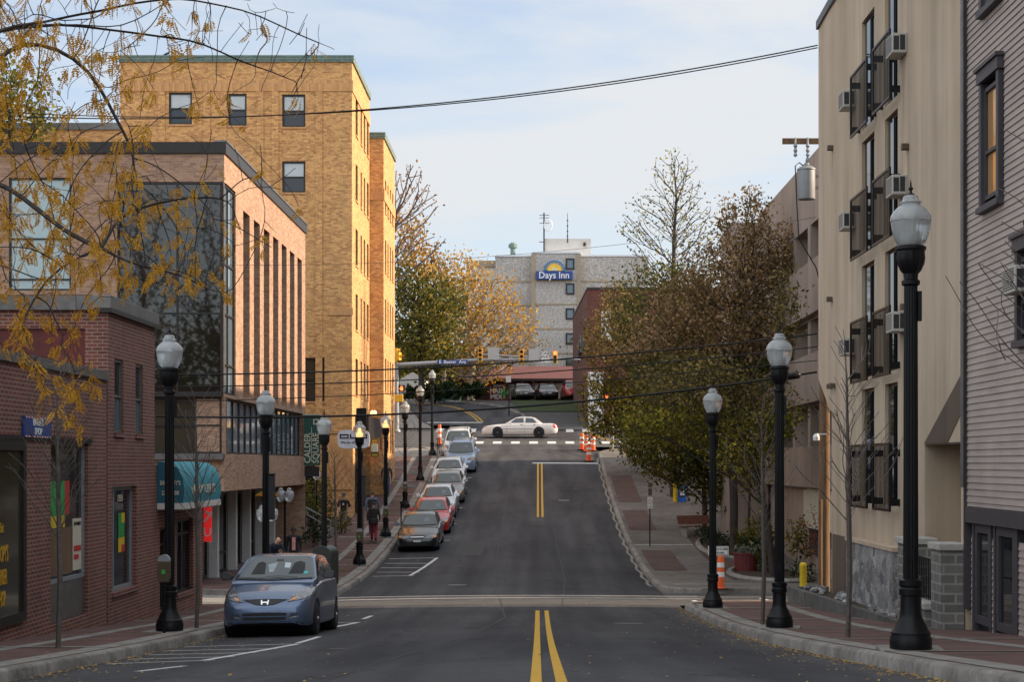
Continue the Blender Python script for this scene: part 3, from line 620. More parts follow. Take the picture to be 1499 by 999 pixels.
m = MB(); m.box(X + .565, X + .60, 36.1, 40.3, -1.0, -.86); m.box(X + .01, X + .56, 36.09, 36.12, -1.0, -.862); m.build('valance', M['cement'], a)
text("BRADLEY'S", .135, M['cream'], a, (X + .30, 36.085, -.42), (PI / 2, 0, 0), 'lettering', .004, .70); text('235-2800', .135, M['cream'], a, (X + .30, 36.085, -.64), (PI / 2, 0, 0), 'lettering', .004, .75)
text('VACUUM CENTER', .28, M['cream'], a, (X + .61, 38.2, -.58), (PI / 2, 0, PI / 2), 'lettering', .004, 1.2)
sg = thing('red_sign', 'small red and white lit sign hung at the corner past the teal awning', 'sign', (-8.1, 41.2, -1.6), world=True)
m = MB(); m.box(-8.39, -8.20, 41.1, 41.2, -1.95, -1.08); m.build('panel', M['red_neon'], sg); text('7', .40, M['white'], sg, (-8.295, 41.09, -1.35), (PI / 2, .3, 0), name='lettering'); text('U', .30, M['white'], sg, (-8.295, 41.09, -1.72), name='lettering')

# pink brick office block with tall piers (overhanging its ground floor)
X = -9.58; Y0, Y1, ZT = 50., 67.4, 9.83
b = thing('office_building', 'pinkish brick office building with tall vertical piers, dark corner glass and overhanging upper floors', 'building', (X, 52, -3.7), world=True)
m = MB()
HL = (-16.15, -14.25, 5.3, 8.75); HG = (-12.85, X - .02, 2.15, 8.62, 1); HB = (-12.0, X - .02, .32, 2.05)
holed(m, 'y', Y0, -42, X, -.83, ZT - .35, [HL, HG, HB], .45, 1)
holes = [(50.02, 51.9, 2.15, 8.62, 1), (50.02, 67.0, .32, 2.05)]
pier0, pw, sw = 52.5, .80, 1.20
y = pier0 + pw * .9
while y + sw < Y1 - .5:
    holes.append((y, y + sw, 2.2, 8.25)); y += pw + sw
holed(m, 'x', X, Y0, Y1, -.83, ZT - .35, holes, .85, -1)
m.face([(-42, Y0, -.83), (X, Y0, -.83), (X, Y1, -.83), (-42, Y1, -.83)]); m.face([(-42, Y0, ZT - .35), (X, Y0, ZT - .35), (X, Y1, ZT - .35), (-42, Y1, ZT - .35)])
m.face([(X, Y1, -4), (-42, Y1, -4), (-42, Y1, ZT - .35), (X, Y1, ZT - .35)])
m.build('wall', M['pink_brick'], b)
m = MB(); m.box(-42, X + .07, Y0 - .07, Y0 + .35, ZT - .345, ZT); m.box(X - .35, X + .07, Y0 + .35, Y1 + .05, ZT - .345, ZT); m.build('fascia', M['dark'], b)
m = MB(); m.box(X - .30, X + .10, Y0 - .08, Y1 + .06, ZT + .001, ZT + .05); m.build('roof_edge', M['coping'], b)
for hy in holes[2:]:
    w = window(b, 'x', X - .3, hy[0], hy[1], 2.2, 8.25, M['dark'], [M['glass']], .05, -1, .5, (), (.33, .66), 'window')
m = MB(); m.box(-12.9, -12.84, Y0 - .01, Y0 + .5, 2.15, 8.62); m.box(-12.85, -10, Y0 + .001, Y0 + .6, 8.62, 8.66); m.box(X - .5, X - .001, Y0 + .45, 51.92, 8.62, 8.66); m.box(X - .55, X - .001, 51.9, 51.95, 2.15, 8.62); m.box(-12.85, X - .1, Y0 + .1, Y0 + .55, 2.1, 2.15); m.build('opening_trim', M['pink_brick'], b)
w = window(b, 'y', Y0 - .35, *HL, M['dark'], [M['glass_pale']], .06, 1, .45, (), (.1, .46), 'window')
w = window(b, 'y', Y0 - .38, HG[0], HG[1] + .02, HG[2], HG[3], M['dark'], [M['glass_corner']], .07, 1, .45, (.56,), (.38,), 'corner_window')
w = window(b, 'x', X + .35, 50.05, 51.9, 2.15, 8.62, M['dark'], [M['glass_blue']], .07, -1, .45, (.45,), (.14, .38, .62), 'corner_window')
m = MB(); m.box(-13.1, X - .04, Y0 - .25, Y0 + .1, 2.06, 2.2); m.build('sill_band', M['dark'], b)
w = window(b, 'y', Y0 - .30, HB[0] - .9, X - .08, .32, 2.05, M['dark'], [M['glass_tan']], .06, 1, .35, (.3, .99), (.5,), 'lower_window')
m = MB(); m.box(-13, X + .02, Y0 - .32, Y0 - .02, .14, .32); m.build('sill', M['coping'], b)
w = window(b, 'x', X + .06, 50.3, 67.0, .32, 2.05, M['dark'], [M['glass_blue']], .06, -1, .30, tuple(i / 15 for i in range(1, 15)), (), 'ribbon_window')
# recessed ground floor
X2 = -11.05
m = MB(); m.face([(X2, 50.8, -4.1), (X2, 69, -4.1), (X2, 69, -.84), (X2, 50.8, -.84)]); m.face([(-42, 50.8, -4.1), (X2, 50.8, -4.1), (X2, 50.8, -.84), (-42, 50.8, -.84)]); m.build('ground_floor_wall', M['offwhite'], b)
for i, (a, c) in enumerate(((51.2, 54.3), (54.9, 57.6), (58.2, 60.4), (61, 63.2), (63.8, 66))):
    window(b, 'x', X2 + .16, a, c, g(X2, a) + .17, -1.0, M['dark'], [M['glass']], .09, -1, .12, (.5,), (.25,) if i % 2 else (), 'shopfront')
for yy in (51.0, 54.6, 57.9, 60.7, 63.5, 66.3):
    m = MB(); m.box(-10.95, -10.65, yy - .14, yy + .14, g(-10.8, yy), -.84); m.build('column', M['offwhite'], b, bevel=.01)
# perpendicular green sign
sg = thing('calder_sign', 'tall dark green sign reading CALDER SQUARE sideways at the far end of the office piers', 'sign', (-9.1, 66.6, 1), world=True)
m = MB(); m.box(-9.52, -8.86, 66.6, 66.68, -.05, 2.0); m.build('panel', M['green_sign'], sg)
m = MB(); m.box(-9.22, -9.2, 66.585, 66.6, .1, 1.5); m.box(-9.56, -8.84, 66.585, 66.7, 2.0, 2.04); m.build('rule', M['cream'], sg)
text('CALDER', .36, M['cream'], sg, (-9.37, 66.59, .65), (PI / 2, -PI / 2, 0), 'lettering', .004, .92); text('SQUARE', .36, M['cream'], sg, (-9.03, 66.59, .65), (PI / 2, -PI / 2, 0), 'lettering', .004, .92)
m = MB(); cx, cz = -9.03, 1.72
for q in ((-.11, .11, .07, .11), (-.11, .11, -.11, -.07), (-.11, -.07, -.07, .07), (.07, .11, -.07, .07)): m.box(cx + q[0], cx + q[1], 66.588, 66.6, cz + q[2], cz + q[3])
m.build('emblem', M['cream'], sg)
m = MB(); m.box(-9.5, -8.9, 66.6, 66.66, -.5, -.1); m.build('lower_panel', M['dark'], sg)

# buff brick tower
def tower(name, label, x0, X, Y0, Y1, zb, ZT, cam, side, band):
    b = thing(name, label, 'building', (X, Y0, zb + 2), world=True); m = MB()
    holed(m, 'y', Y0, x0, X, zb, ZT, [h[:4] for h in cam], .14, 1); holed(m, 'x', X, Y0, Y1, zb, ZT, [h[:4] for h in side], .14, -1)
    m.face([(x0, Y0, ZT), (X, Y0, ZT), (X, Y1, ZT), (x0, Y1, ZT)]); m.face([(x0, Y0, zb), (x0, Y1, zb), (x0, Y1, ZT), (x0, Y0, ZT)]); m.face([(x0, Y1, zb), (X, Y1, zb), (X, Y1, ZT), (x0, Y1, ZT)])
    m.build('wall', M['yellow_brick'], b)
    m = MB(); m.box(x0 - .06, X + .08, Y0 - .08, Y0 + .3, ZT + .002, ZT + .32); m.box(X - .3, X + .08, Y0 + .3, Y1 + .05, ZT + .002, ZT + .32); m.build('copper_coping', M['copper'], b)
    m = MB()
    for z in (ZT + .1, ZT + .24): m.box(x0 - .09, X + .11, Y0 - .11, Y0 - .08, z, z + .05)
    m.build('coping_rib', M['copper'], b)
    for h in cam: window(b, 'y', Y0, *h[:4], M['dark'], h[4], .09, 1, .12, sill=M['yellow_soldier'])
    for h in side: window(b, 'x', X, *h[:4], M['dark'], h[4], .07, -1, .12, sill=M['yellow_soldier'])
    for z0, z1 in band:
        m = MB(); m.box(x0 - .02, X + .05, Y0 - .045, Y0 - .002, z0, z1); m.box(X + .002, X + .045, Y0 - .002, Y1, z0, z1); m.build('soldier_course', M['yellow_soldier'], b)
    return b
d = 77.0; z_ = lambda p: (680 - p) * d / F; x_ = lambda p: (p - 788) * d / F
up = [M['glass'], M['blind']]
cam = [(x_(247), x_(281), z_(182), z_(135), up), (x_(334), x_(361), z_(184), z_(137), up), (x_(413), x_(447), z_(186), z_(138), up), (x_(413), x_(447), z_(282), z_(236), up),
       (x_(444), x_(475), z_(588), z_(524), [M['glass_tan'], M['glass_tan']])]
cam += [(x_(330), x_(360), z_(282), z_(236), up), (x_(445), x_(475), z_(745), z_(682), [M['glass'], M['glass']])]
side = []
for i in range(6):
    zt = 17.55 - i * 3.12
    for (a, c) in ((78.5, 79.5), (80.7, 81.35), (82.2, 82.9), (83.7, 84.6)):
        if zt - 1.75 > -.5: side.append((a, c, zt - 1.75, zt, [M['glass_blue'], M['blind'] if (i + int(a)) % 2 else M['glass']]))
b = tower('brick_tower', 'tall buff brick building with green copper coping behind the pinkish office block', x_(176), -8.75, d, 85.0, -4.5, 18.9, cam, side, [(17.53, 18.05)])
m = MB()
for p in (232, 298, 322, 376, 398, 462):
    m.box(x_(p), x_(p + 10), d - .06, d - .002, -3, 17.52)
m.build('pilaster', M['yellow_brick'], b)
m = MB(); m.box(x_(480), -8.7, d - .06, d - .003, 7.0, 7.35); m.build('brick_panel', M['yellow_soldier'], b); m = MB(); m.box(x_(480), -8.7, d - .06, d - .003, -1.2, 0.9); m.build('brick_panel', M['yellow_soldier'], b)
m = MB(); m.box(x_(246), x_(246) + .06, d + 2, d + 2.06, 19.2, 19.5); m.build('roof_rod', M['dark'], b)
side = []
for i in range(6):
    zt = 14.9 - i * 3.12
    for (a, c) in ((85.8, 86.5), (87.2, 87.8), (88.6, 89.2), (90, 90.7)):
        if zt - 1.7 > -.3: side.append((a, c, zt - 1.7, zt, [M['glass_blue'], M['glass']]))
tower('brick_wing', 'lower buff brick wing standing forward of the tall tower at the far corner', -19, -8.02, 85.01, 91.6, -3.5, 16.9, [], side, [(13.7, 14.3)])
# dark storefront on the tower's street side
m = MB(); m.box(-8.74, -8.1, 78.3, 84.8, 1.2, 2.3); m.build('entrance_canopy', M['dark'], b); m = MB(); m.box(-8.72, -8.66, 78.3, 84.6, -2.6, .9); m.build('shop_window', M['glass'], b)
# low distant building behind the office, left
b = thing('tan_building', 'low tan building seen over the office roof at the far left', 'building', (-30, 96, 0), world=True)
m = MB(); shell(m, -60, -22, 96, 110, -3, 19.0 + .6); m.build('wall', M['yellow_brick'], b); m = MB(); m.box(-60.1, -21.9, 95.9, 96.4, 19.6, 20.0); m.build('coping', M['coping'], b)

# ------------------------------------------------------------------ buildings, right side
X = 7.4
b = thing('stucco_building', 'tall tan stucco apartment building with black balconies and stone base on the right', 'apartment building', (X, 36, -3.4), world=True)
YA, YB = 28.32, 43.3
zt_ = [1.0, 4.05, 7.1]  # window heads
m = MB(); ZR = 11.5
def zroof(y): return 11.5 + (YB - y) * .04
wins = []
for z0 in (-.98, 1.84, 4.67, 7.5):      # foot of each balcony
    for a, c in ((33.75, 35.0), (36.1, 37.5)):
        wins.append((a, c, z0 + .12, z0 + (2.68 if z0 > -1 and z0 < 7 else 2.6)))
ops = [(q[0], q[1], q[2], q[3]) for q in wins]
# wall with lower far corner cut back; the entry recess near the grey house
us = YA
m.mat(M['stucco'])
cut = 41.35
entry = (28.7, 31.4, -3.6, .39, 1)
holed(m, 'x', X, YA, cut, -4.5, 11.5, ops + [entry], .18, 1)
m.face([(X, cut, 1.25), (X, YB, 2.25), (X, YB, 11.5), (X, cut, 11.5)])
m.face([(X, YA, 11.5), (X, YB, 11.5), (X, YB, 11.9 - .4 + .04), (X, YA, zroof(YA))])
m.face([(X, YA, zroof(YA)), (X, YB, 11.54), (40, YB, 11.54), (40, YA, zroof(YA))])
m.face([(X, YB, 2.25), (40, YB, 2.25), (40, YB, 11.54), (X, YB, 11.54)]); m.face([(X, cut, 1.25), (X, YB, 2.25), (40, YB, 2.25), (40, cut, 1.25)])
m.face([(X, cut, -4.5), (40, cut, -4.5), (40, cut, 1.25), (X, cut, 1.25)]); m.face([(X, YA, -4.5), (40, YA, -4.5), (40, YA, 12.1), (X, YA, 12.1)])
m.box(X + 1.0, X + 1.1, 28.6, 32.2, -4.2, 1.2); m.face([(X, 31.4, -4.2), (X + 1, 31.4, -4.2), (X + 1, 31.4, .39), (X, 31.4, .39)]); m.face([(X, 28.7, -4.2), (X + 1, 28.7, -4.2), (X + 1, 28.7, .39), (X, 28.7, .39)])
m.build('wall', None, b)
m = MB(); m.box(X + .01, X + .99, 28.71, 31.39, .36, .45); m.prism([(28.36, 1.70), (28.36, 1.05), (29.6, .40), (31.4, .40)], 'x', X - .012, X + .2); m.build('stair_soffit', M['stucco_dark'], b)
m = MB(); m.box(X - .05, X + .5, YA, YB + .05, 11.56, 11.62); m.prism([(YA, zroof(YA) - .02), (YB + .05, 11.5), (YB + .05, 11.72), (YA, zroof(YA) + .2)], 'x', X - .06, X + .35); m.build('roof_edge', M['darkgrey'], b)
m = MB(); m.box(X - .22, X - .002, 33.2, 38.2, -4.4, -1.78 - .0); m.build('stone_base', M['stone'], b)
m = MB(); m.box(X - .25, X - .003, 33.15, 38.25, -1.779, -1.70); m.build('base_cap', M['stucco'], b)
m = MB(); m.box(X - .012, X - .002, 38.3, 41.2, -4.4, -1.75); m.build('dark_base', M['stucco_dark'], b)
for q in wins:
    a, c, e, f = q
    window(b, 'x', X, a, c, e, f, M['black'], [M['glass_blue'] if e < 5 else M['glass_pale']], .07, 1, .13, (.5,), (), 'french_window')
    sp = MB(); sp.box(X + .06, X + .09, (a + c) / 2 + .04, c - .07, e + .07, f - .07); sp.build('dark_leaf', M['glass'], b)
    # juliet balcony
    m = MB(); y0, y1, z0, z1, xo = a - .22, c + .22, e - .12, e + 1.30, X - .21
    for y in (y0, y1): m.box(xo - .02, xo + .02, y - .025, y + .025, z0, z1)
    m.box(xo - .02, xo + .02, y0 + .025, y1 - .025, z1 - .05, z1); m.box(xo - .02, xo + .02, y0 + .025, y1 - .025, z0, z0 + .05)
    for k in range(1, 13): y = y0 + (y1 - y0) * k / 13; m.box(xo - .008, xo + .008, y - .008, y + .008, z0 + .05, z1 - .05)
    for y in (y0 + .02, y1 - .02):
        for z in (z0 + .12, z1 - .28): m.box(xo + .02, X - .001, y - .02, y + .02, z, z + .14)
    m.build('balcony', M['black'], b)
for y, z in ((41.2, 7.9), (41.3, 4.1), (41.3, 1.9), (32.8, 6.3), (40.9, 1.9), (32.9, 3.1)):
    m = MB(); m.prism([(y - .09, z), (y + .09, z), (y + .09, z + .10), (y, z + .13), (y - .09, z + .10)], 'x', X - .13, X - .001); m.build('wall_vent', M['stucco_dark'], b)
for y_, z_t, w_s, h_s in ((33.2, 8.26, .3, 1.6), (38.5, 8.3, .25, 1.5), (33.2, 5.4, .3, 1.3), (38.5, 5.45, .25, 1.4), (33.2, 2.65, .3, 1.5), (38.5, 2.5, .25, 1.4), (41.2, 7.9, .12, 1.3), (41.3, 4.1, .12, 1.5), (32.8, 6.3, .13, 1.8), (32.9, 3.1, .13, 1.4)):
    m = MB(); rs = random.Random(int(z_t * 10)); n_ = 9; pts_ = [(y_ - w_s / 2, z_t)] + [(y_ - w_s / 2 + w_s * (k + .5) / n_, z_t - h_s * rs.uniform(.25, 1) * (1 - abs(k - 4) / 7)) for k in range(n_)] + [(y_ + w_s / 2, z_t)]
    m.face([(X - .0025, a, c) for a, c in pts_]); m.build('rain_stain', M['stain'], b)
def ac_unit(x, y, z, label, w=.6, name='air_conditioner', grp='air conditioners on the stucco wall'):
    a = thing(name, label, 'air conditioner', (x, y, z), group=grp)
    m = MB(); m.box(-.30, .0, -w / 2, w / 2, 0, .40); m.build('case', M['ac'], a, bevel=.015)
    m = MB()
    for k in range(9): m.box(-.306, -.296, -w / 2 + .04, w / 2 - .04, .05 + k * .037, .065 + k * .037)
    m.build('grille', M['darkgrey'], a)
    m = MB(); m.box(-.27, -.16, -w / 2 - .006, -w / 2 + .004, .06, .34); m.box(-.14, -.04, -w / 2 - .006, -w / 2 + .004, .06, .36); m.build('side_vent', M['darkgrey'], a); return a
for (px, py, d_, lb) in ((1312, 82, 33.2, 'topmost right hand air conditioner, nearest the roof of the stucco building'), (1236, 160, 38.5, 'topmost left hand air conditioner beside the highest balcony'),
                       (1310, 288, 33.2, 'air conditioner below the right column second balcony on the stucco wall'), (1238, 337, 38.5, 'left hand air conditioner halfway up the stucco wall'),
                       (1306, 487, 33.2, 'low air conditioner just left of the near lamp post on the stucco wall'), (1234, 521, 38.5, 'lowest left hand air conditioner on the stucco wall')):
    ac_unit(X - .001, d_, PZ(py, d_), lb)
# stone piers and rail by the entry
b = thing('stone_steps_wall', 'grey stone block piers with pale caps at the stucco building entry', 'stone wall', (6.6, 30, -3.1), world=True)
for (y0, y1, x0, x1, zt) in ((28.4, 29.15, 6.98, 7.38, -1.50), (30.5, 31.3, 6.86, 7.38, -1.50), (29.2, 30.45, 6.9, 7.2, -2.6)):
    m = MB(); m.box(x0, x1, y0, y1, -3.6, zt); m.build('pier', M['ashlar'], b); m = MB(); m.box(x0 - .05, x1 + .05, y0 - .05, y1 + .05, zt + .001, zt + .12); m.build('cap', M['capstone'], b, bevel=.015)
m = MB()
for y in frange(29.25, 30.35, .14): m.box(7.02, 7.04, y, y + .02, -2.45, -1.70)
m.box(7.01, 7.05, 29.2, 30.42, -1.74, -1.70); m.build('gate', M['black'], b)
m = MB(); m.tube([(6.66, 28.6, -2.9), (6.66, 28.6, -2.15), (6.7, 28.7, -2.0), (6.75, 29.0, -2.0)], .025, 8); m.tube([(6.55, 28.9, -2.5), (6.4, 28.8, -2.35), (6.4, 28.7, -2.2), (6.6, 28.7, -2.15)], .02, 8); m.build('handrail', M['black'], b)
# sloping planter
b = thing('planter_wall', 'long low weathered concrete planter beside the right pavement', 'planter', (6.4, 36, -3.3), world=True)
m = MB(); xa = 6.35
for (y0, y1, za, zb2) in ((31.5, 41.6, -2.92, -2.85),):
    m.faces([(6.9, y0, -3.6), (xa, y1, -3.9), (6.9, y0, -3.02), (xa, y1, -3.12), (7.05, y0, -3.02), (xa + .18, y1, -3.12), (7.05, y0, -3.6), (xa + .18, y1, -3.9)], [(0, 1, 3, 2), (2, 3, 5, 4), (4, 5, 7, 6), (0, 2, 4, 6), (1, 7, 5, 3)])
m.box(6.35, 7.38, 41.6, 41.8, -3.95, -3.12); m.build('wall', plain('stained_concrete', (.12, .115, .105), .9, var=.4, scale=4, dirt=.5), b)
m = MB(); m.faces([(7.05, 31.5, -3.06), (7.17, 31.5, -3.06), (7.17, 41.6, -3.16), (6.53, 41.6, -3.16)], [(0, 1, 2, 3)]); m.build('soil', M['earth'], b)
m = MB(); rr = random.Random(4)
for i in range(26):
    y = rr.uniform(32.5, 41); x = 6.5 + (41.6 - y) * .05 + rr.uniform(.1, .5); s = rr.uniform(.06, .14); m.lathe([(s * .5, 0), (s, s * .4), (s * .8, s * .9), (s * .2, s * 1.2)], 6, (x, y, -3.14))
m.build('rocks', M['stone'], b)
# grey clapboard house
X = 7.4
b = thing('clapboard_house', 'mauve grey clapboard house with dark trim at the right edge', 'house', (X, 24, -2.9), world=True)
YC = 28.25
m = MB(); hw = [(26.35, 27.1, 3.6, 6.35), (23.2, 24.35, .95, 2.9), (24.6, 25.4, 6.0, 8.5)]
m.box(X + .12, 40, 8, YC, -1.0, 12.5); m.box(X + .14, 40, 8, YC - .05, -4.2, -1.0); m.build('core', M['darkgrey'], b)
m = MB(); z = -.76; rw = .112
holes_h = [(26.0, 27.3, 4.15, 6.5), (24.1, 25.2, 1.8, 3.45), (26.0, 27.3, 7.4, 9.6)]
while z < 12.4:
    segs = [(10, YC)]
    for h in holes_h:
        if h[2] < z + rw * .5 < h[3]:
            ns = []
            for s0, s1 in segs:
                if h[0] > s0: ns.append((s0, min(s1, h[0])))
                if h[1] < s1: ns.append((max(s0, h[1]), s1))
            segs = ns
    for s0, s1 in segs:
        m.faces([(X - .022, s0, z), (X - .022, s1, z), (X - .002, s0, z + rw), (X - .002, s1, z + rw), (X + .12, s0, z), (X + .12, s1, z)], [(0, 1, 3, 2), (0, 4, 5, 1)])
    z += rw
z = -2.9
while z < -1.25:
    for s0, s1 in ((10, 25.5), (26.7, 26.95), (28.0, 28.2)): m.faces([(X + .04, s0, z), (X + .04, s1, z), (X + .06, s0, z + rw), (X + .06, s1, z + rw), (X + .14, s0, z), (X + .14, s1, z)], [(0, 1, 3, 2), (0, 4, 5, 1)])
    z += rw
m.build('clapboards', M['siding'], b)
m = MB(); m.box(X - .05, X + .13, 10, YC + .02, -1.0, -.72); m.build('trim_band', M['sidingtrim'], b)
m = MB(); m.box(X - .06, X + .12, YC, YC + .06, -2.5, 12.4); m.build('corner_board', M['sidingtrim'], b)
for ya_, yb_ in ((25.42, 25.6), (26.65, 26.74), (26.90, 27.0), (27.95, 28.04)): m = MB(); m.box(X + .02, X + .14, ya_, yb_, -2.95, -1.01); m.build('door_casing', M['sidingtrim'], b)
m = MB(); m.tube([(X - .1, YC - .02, 12.4), (X - .1, YC - .02, -.4)], .035, 8); m.build('downpipe', M['coping'], b)
def hwin(a, c, e, f, panes):
    w = window(b, 'x', X - .03, a, c, e, f, M['sidingtrim'], panes, .07, 1, .05, (), (.42,), 'window')
    m = MB(); m.box(X - .09, X + .05, a - .13, a - .002, e - .1, f + .1); m.box(X - .09, X + .05, c + .002, c + .13, e - .1, f + .1); m.box(X - .12, X + .05, a - .18, c + .18, f + .101, f + .3); m.box(X - .16, X + .05, a - .22, c + .22, f + .301, f + .36)
    m.box(X - .13, X + .05, a - .18, c + .18, e - .2, e - .101); m.build('surround', M['sidingtrim'], w); return w
hwin(26.2, 27.1, 4.35, 6.2, [M['glass_amber'], M['glass_amber']]); hwin(24.25, 25.05, 1.98, 3.15, [M['glass'], M['glass']]); hwin(26.2, 27.1, 7.6, 9.3, [M['glass_blue'], M['glass_blue']])
for a, c in ((27.0, 27.95), (25.6, 26.65)):
    w = window(b, 'x', X + .06, a, c, -2.7, -1.02, M['sidingtrim'], [M['glass']], .14, 1, .03, (), (), 'door')
m = MB(); m.box(X + .03, X + .2, 10, 28.24, -4.2, -2.95); m.build('stone_footing', M['ashlar'], b)
ac_unit(X - .02, 24.7, PZ(432, 24.9), 'window air conditioner on the grey clapboard house, seen behind bare twigs', .66, grp=None if False else 'air conditioners on the right hand walls')

# parking garage
X = 9.5; YG0, YG1 = 50.5, 71
b = thing('parking_garage', 'pinkish concrete parking garage with open decks behind the right hand trees', 'parking garage', (X, 60, -3.5), world=True)
fl = [(10.7, 8.35), (7.0 - .15, 5.0), (3.7, 2.0), (.55, -1.2)]
m = MB(); openings = []
for top, bot in ((8.35, 6.85), (5.0, 3.7), (2.0, .55)):
    for k in range(6):
        a = YG0 + .5 + k * 3.4; openings.append((a, a + 2.8, bot, top))
openings += [(YG0 + .6, YG0 + 3.4, -2.8, -.9), (YG0 + 4.2, YG0 + 7, -3.2, -.9)]

holed(m, 'x', X, YG0, YG1, -4.5, 10.75, openings, .9, 1)
m.face([(X, YG0, -4.5), (45, YG0, -4.5), (45, YG0, 10.75), (X, YG0, 10.75)]); m.face([(X, YG1, -4.5), (45, YG1, -4.5), (45, YG1, 10.75), (X, YG1, 10.75)])
m.build('wall', M['garage'], b)
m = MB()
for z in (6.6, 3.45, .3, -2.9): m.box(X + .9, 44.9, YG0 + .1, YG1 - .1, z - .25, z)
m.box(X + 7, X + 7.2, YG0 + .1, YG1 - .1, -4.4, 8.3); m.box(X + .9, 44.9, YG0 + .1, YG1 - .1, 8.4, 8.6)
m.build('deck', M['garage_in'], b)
m = MB()
for top, bot in ((6.85, 5.0), (3.7, 2.0), (.55, -.9)): m.box(X - .28, X - .002, YG0 + .2, YG1, bot + .1, top + .05)
m.build('parapet', M['garage'], b)
m = MB(); m.box(X - .1, X - .003, YG0 + .3, YG0 + 7, -2.2, -.85)
for y in frange(YG0 + .4, YG0 + 7, .42): m.box(X - .16, X - .1, y, y + .2, -2.2, -.9)
m.build('corrugated_panel', M['cream'], b)
m = MB(); m.box(12.5, 44, 71.1, 100, -3, 9.3); m.build('rear_wing', M['garage'], b)  # block added past the garage to cast shade on pavement and tower foot
m = MB(); shell(m, 7.9, 9.4, 67, 71, -4, 9.9); m.build('stair_tower', M['garage'], b)
# red brick building past the junction
b = thing('red_brick_building', 'dark red brick building past the junction, left of the big trees', 'building', (3.8, 126, 2), world=True)
m = MB(); m.prism([(3.75, 125), (3.15, 150), (30, 150), (30, 125)], 'z', 0, 13.35); m.build('wall', M['far_brick'], b)
m = MB(); m.prism([(3.70, 124.9), (3.10, 150), (30, 150), (30, 124.9)], 'z', 13.352, 13.5); m.build('coping', M['darkgrey'], b)
m = MB(); m.box(PX(880, 125), PX(895, 125), 124.88, 124.99, PZ(500, 125), PZ(455, 125)); m.build('painted_patch', M['cement'], b)
m = MB(); m.box(PX(861, 125) - .02, PX(884, 125), 124.86, 124.99, 1.5, PZ(545, 125)); m.build('white_lower_wall', M['white'], b)
m = MB(); m.box(3.5, 3.62, 130, 131, 4.2, 6.2); m.build('dark_vent', M['dark'], b)
for y, z in ((128.5, 9.5), (133, 9.4), (138, 9.3)): m = MB(); m.box(3.3, 3.68 - (y - 128) * .024, y, y + .9, z - .7, z + .7); m.build('window', M['glass'], b)
# hotel
D = 180.
hx = lambda p: PX(p, D); hz = lambda p: PZ(p, D)
b = thing('hotel', 'grey aggregate panel hotel tower with flat roof and penthouse at the end of the street', 'hotel', (2, D, 8), world=True)
m = MB(); m.box(hx(780), hx(848), D, D + 20, 4, hz(371)); m.box(hx(725), hx(780), D + 1.2, D + 20, 4, hz(374)); m.box(hx(848), hx(950), D + 1.0, D + 20, 4, hz(374)); m.build('wall', M['aggregate'], b)
m = MB(); m.box(hx(682), hx(725), D + 3, D + 20, 4, hz(386)); m.build('rear_wing', M['cement'], b)
m = MB(); m.box(hx(681), hx(726), D + 2.8, D + 20, hz(386) + .01, hz(377)); m.build('rear_wing_fascia', M['tanband'], b)
m = MB(); m.box(hx(796), hx(866), D + 3, D + 14, hz(374), hz(344)); m.build('penthouse', M['cement'], b)
m = MB(); m.box(hx(779), hx(849), D - .1, D + 20.1, hz(371) + .003, hz(368.5)); m.box(hx(724), hx(779) - .01, D + 1.1, D + 20.1, hz(374) + .003, hz(371.5)); m.box(hx(849) + .01, hx(951), D + .9, D + 20.1, hz(374) + .003, hz(371.5)); m.build('roof_edge', M['roofwhite'], b)
m = MB()
for py in (410, 445, 481, 517): m.box(hx(780) + .3, hx(848) - .3, D - .06, D - .01, hz(py) - .12, hz(py) + .05); m.box(hx(725.5), hx(779.5), D + 1.14, D + 1.19, hz(py) - .12, hz(py) + .05); m.box(hx(851), hx(950), D + .94, D + .99, hz(py) - .12, hz(py) + .05)
for px in (780.5, 847.5): m.box(hx(px) - .22, hx(px) + .22, D - .08, D - .012, 4, hz(371.5))
m.build('panel_joint', M['tanband'], b)
for py in (378.5, 415, 451.5, 488, 524): window(b, 'y', D - .02, hx(828), hx(841), hz(py + 16.5), hz(py), M['dark'], [M['glass_blue']], .18, 1, -.06, (), (), 'window')
m = MB(); m.box(hx(855), hx(858.5), D + 2.8, D + 2.99, hz(355), hz(350)); m.build('wall_light', M['dark'], b)
m = MB(); m.lathe([(.28, 0), (.28, 1.3), (.5, 1.35), (.5, 1.7), (.2, 1.95)], 10, (hx(750), D + 4, hz(374))); m.build('chimney', M['copper'], b)
sg = thing('hotel_sign', 'blue hotel sign with rising half sun on the grey tower', 'sign', (hx(812), D - .5, hz(410)), world=True)
m = MB(); m.box(hx(784.5), hx(838), D - .6, D - .12, hz(410), hz(398)); m.build('panel', M['blue_sign'], sg)
text('Days Inn', 1.02, M['white'], sg, (hx(811), D - .63, hz(404.3)), name='lettering', ext=.01, sx=.94)
cx, cz = hx(811.5), hz(397.5); R = hz(382) - cz
m = MB(); m.prism([(cx + R * math.cos(t), cz + R * math.sin(t)) for t in frange(0, PI, .15)], 'y', D - .5, D - .12); m.build('half_disc', plain('mid_blue_panel', (.02, .16, .38), .5), sg)
m = MB()
for k in range(17):
    t0 = PI * (k + .5) / 17.5; m.prism([(cx + R * .5 * math.cos(t0 - .11), cz + R * .5 * math.sin(t0 - .11)), (cx + R * .93 * math.cos(t0), cz + R * .93 * math.sin(t0)), (cx + R * .5 * math.cos(t0 + .11), cz + R * .5 * math.sin(t0 + .11))], 'y', D - .56, D - .52)
m.prism([(cx + R * .62 * math.cos(t), cz + R * .62 * math.sin(t)) for t in frange(0, PI, .2)], 'y', D - .6, D - .54)
m.build('sun_rays', plain('sun_yellow', (.8, .5, .04), .5), sg)
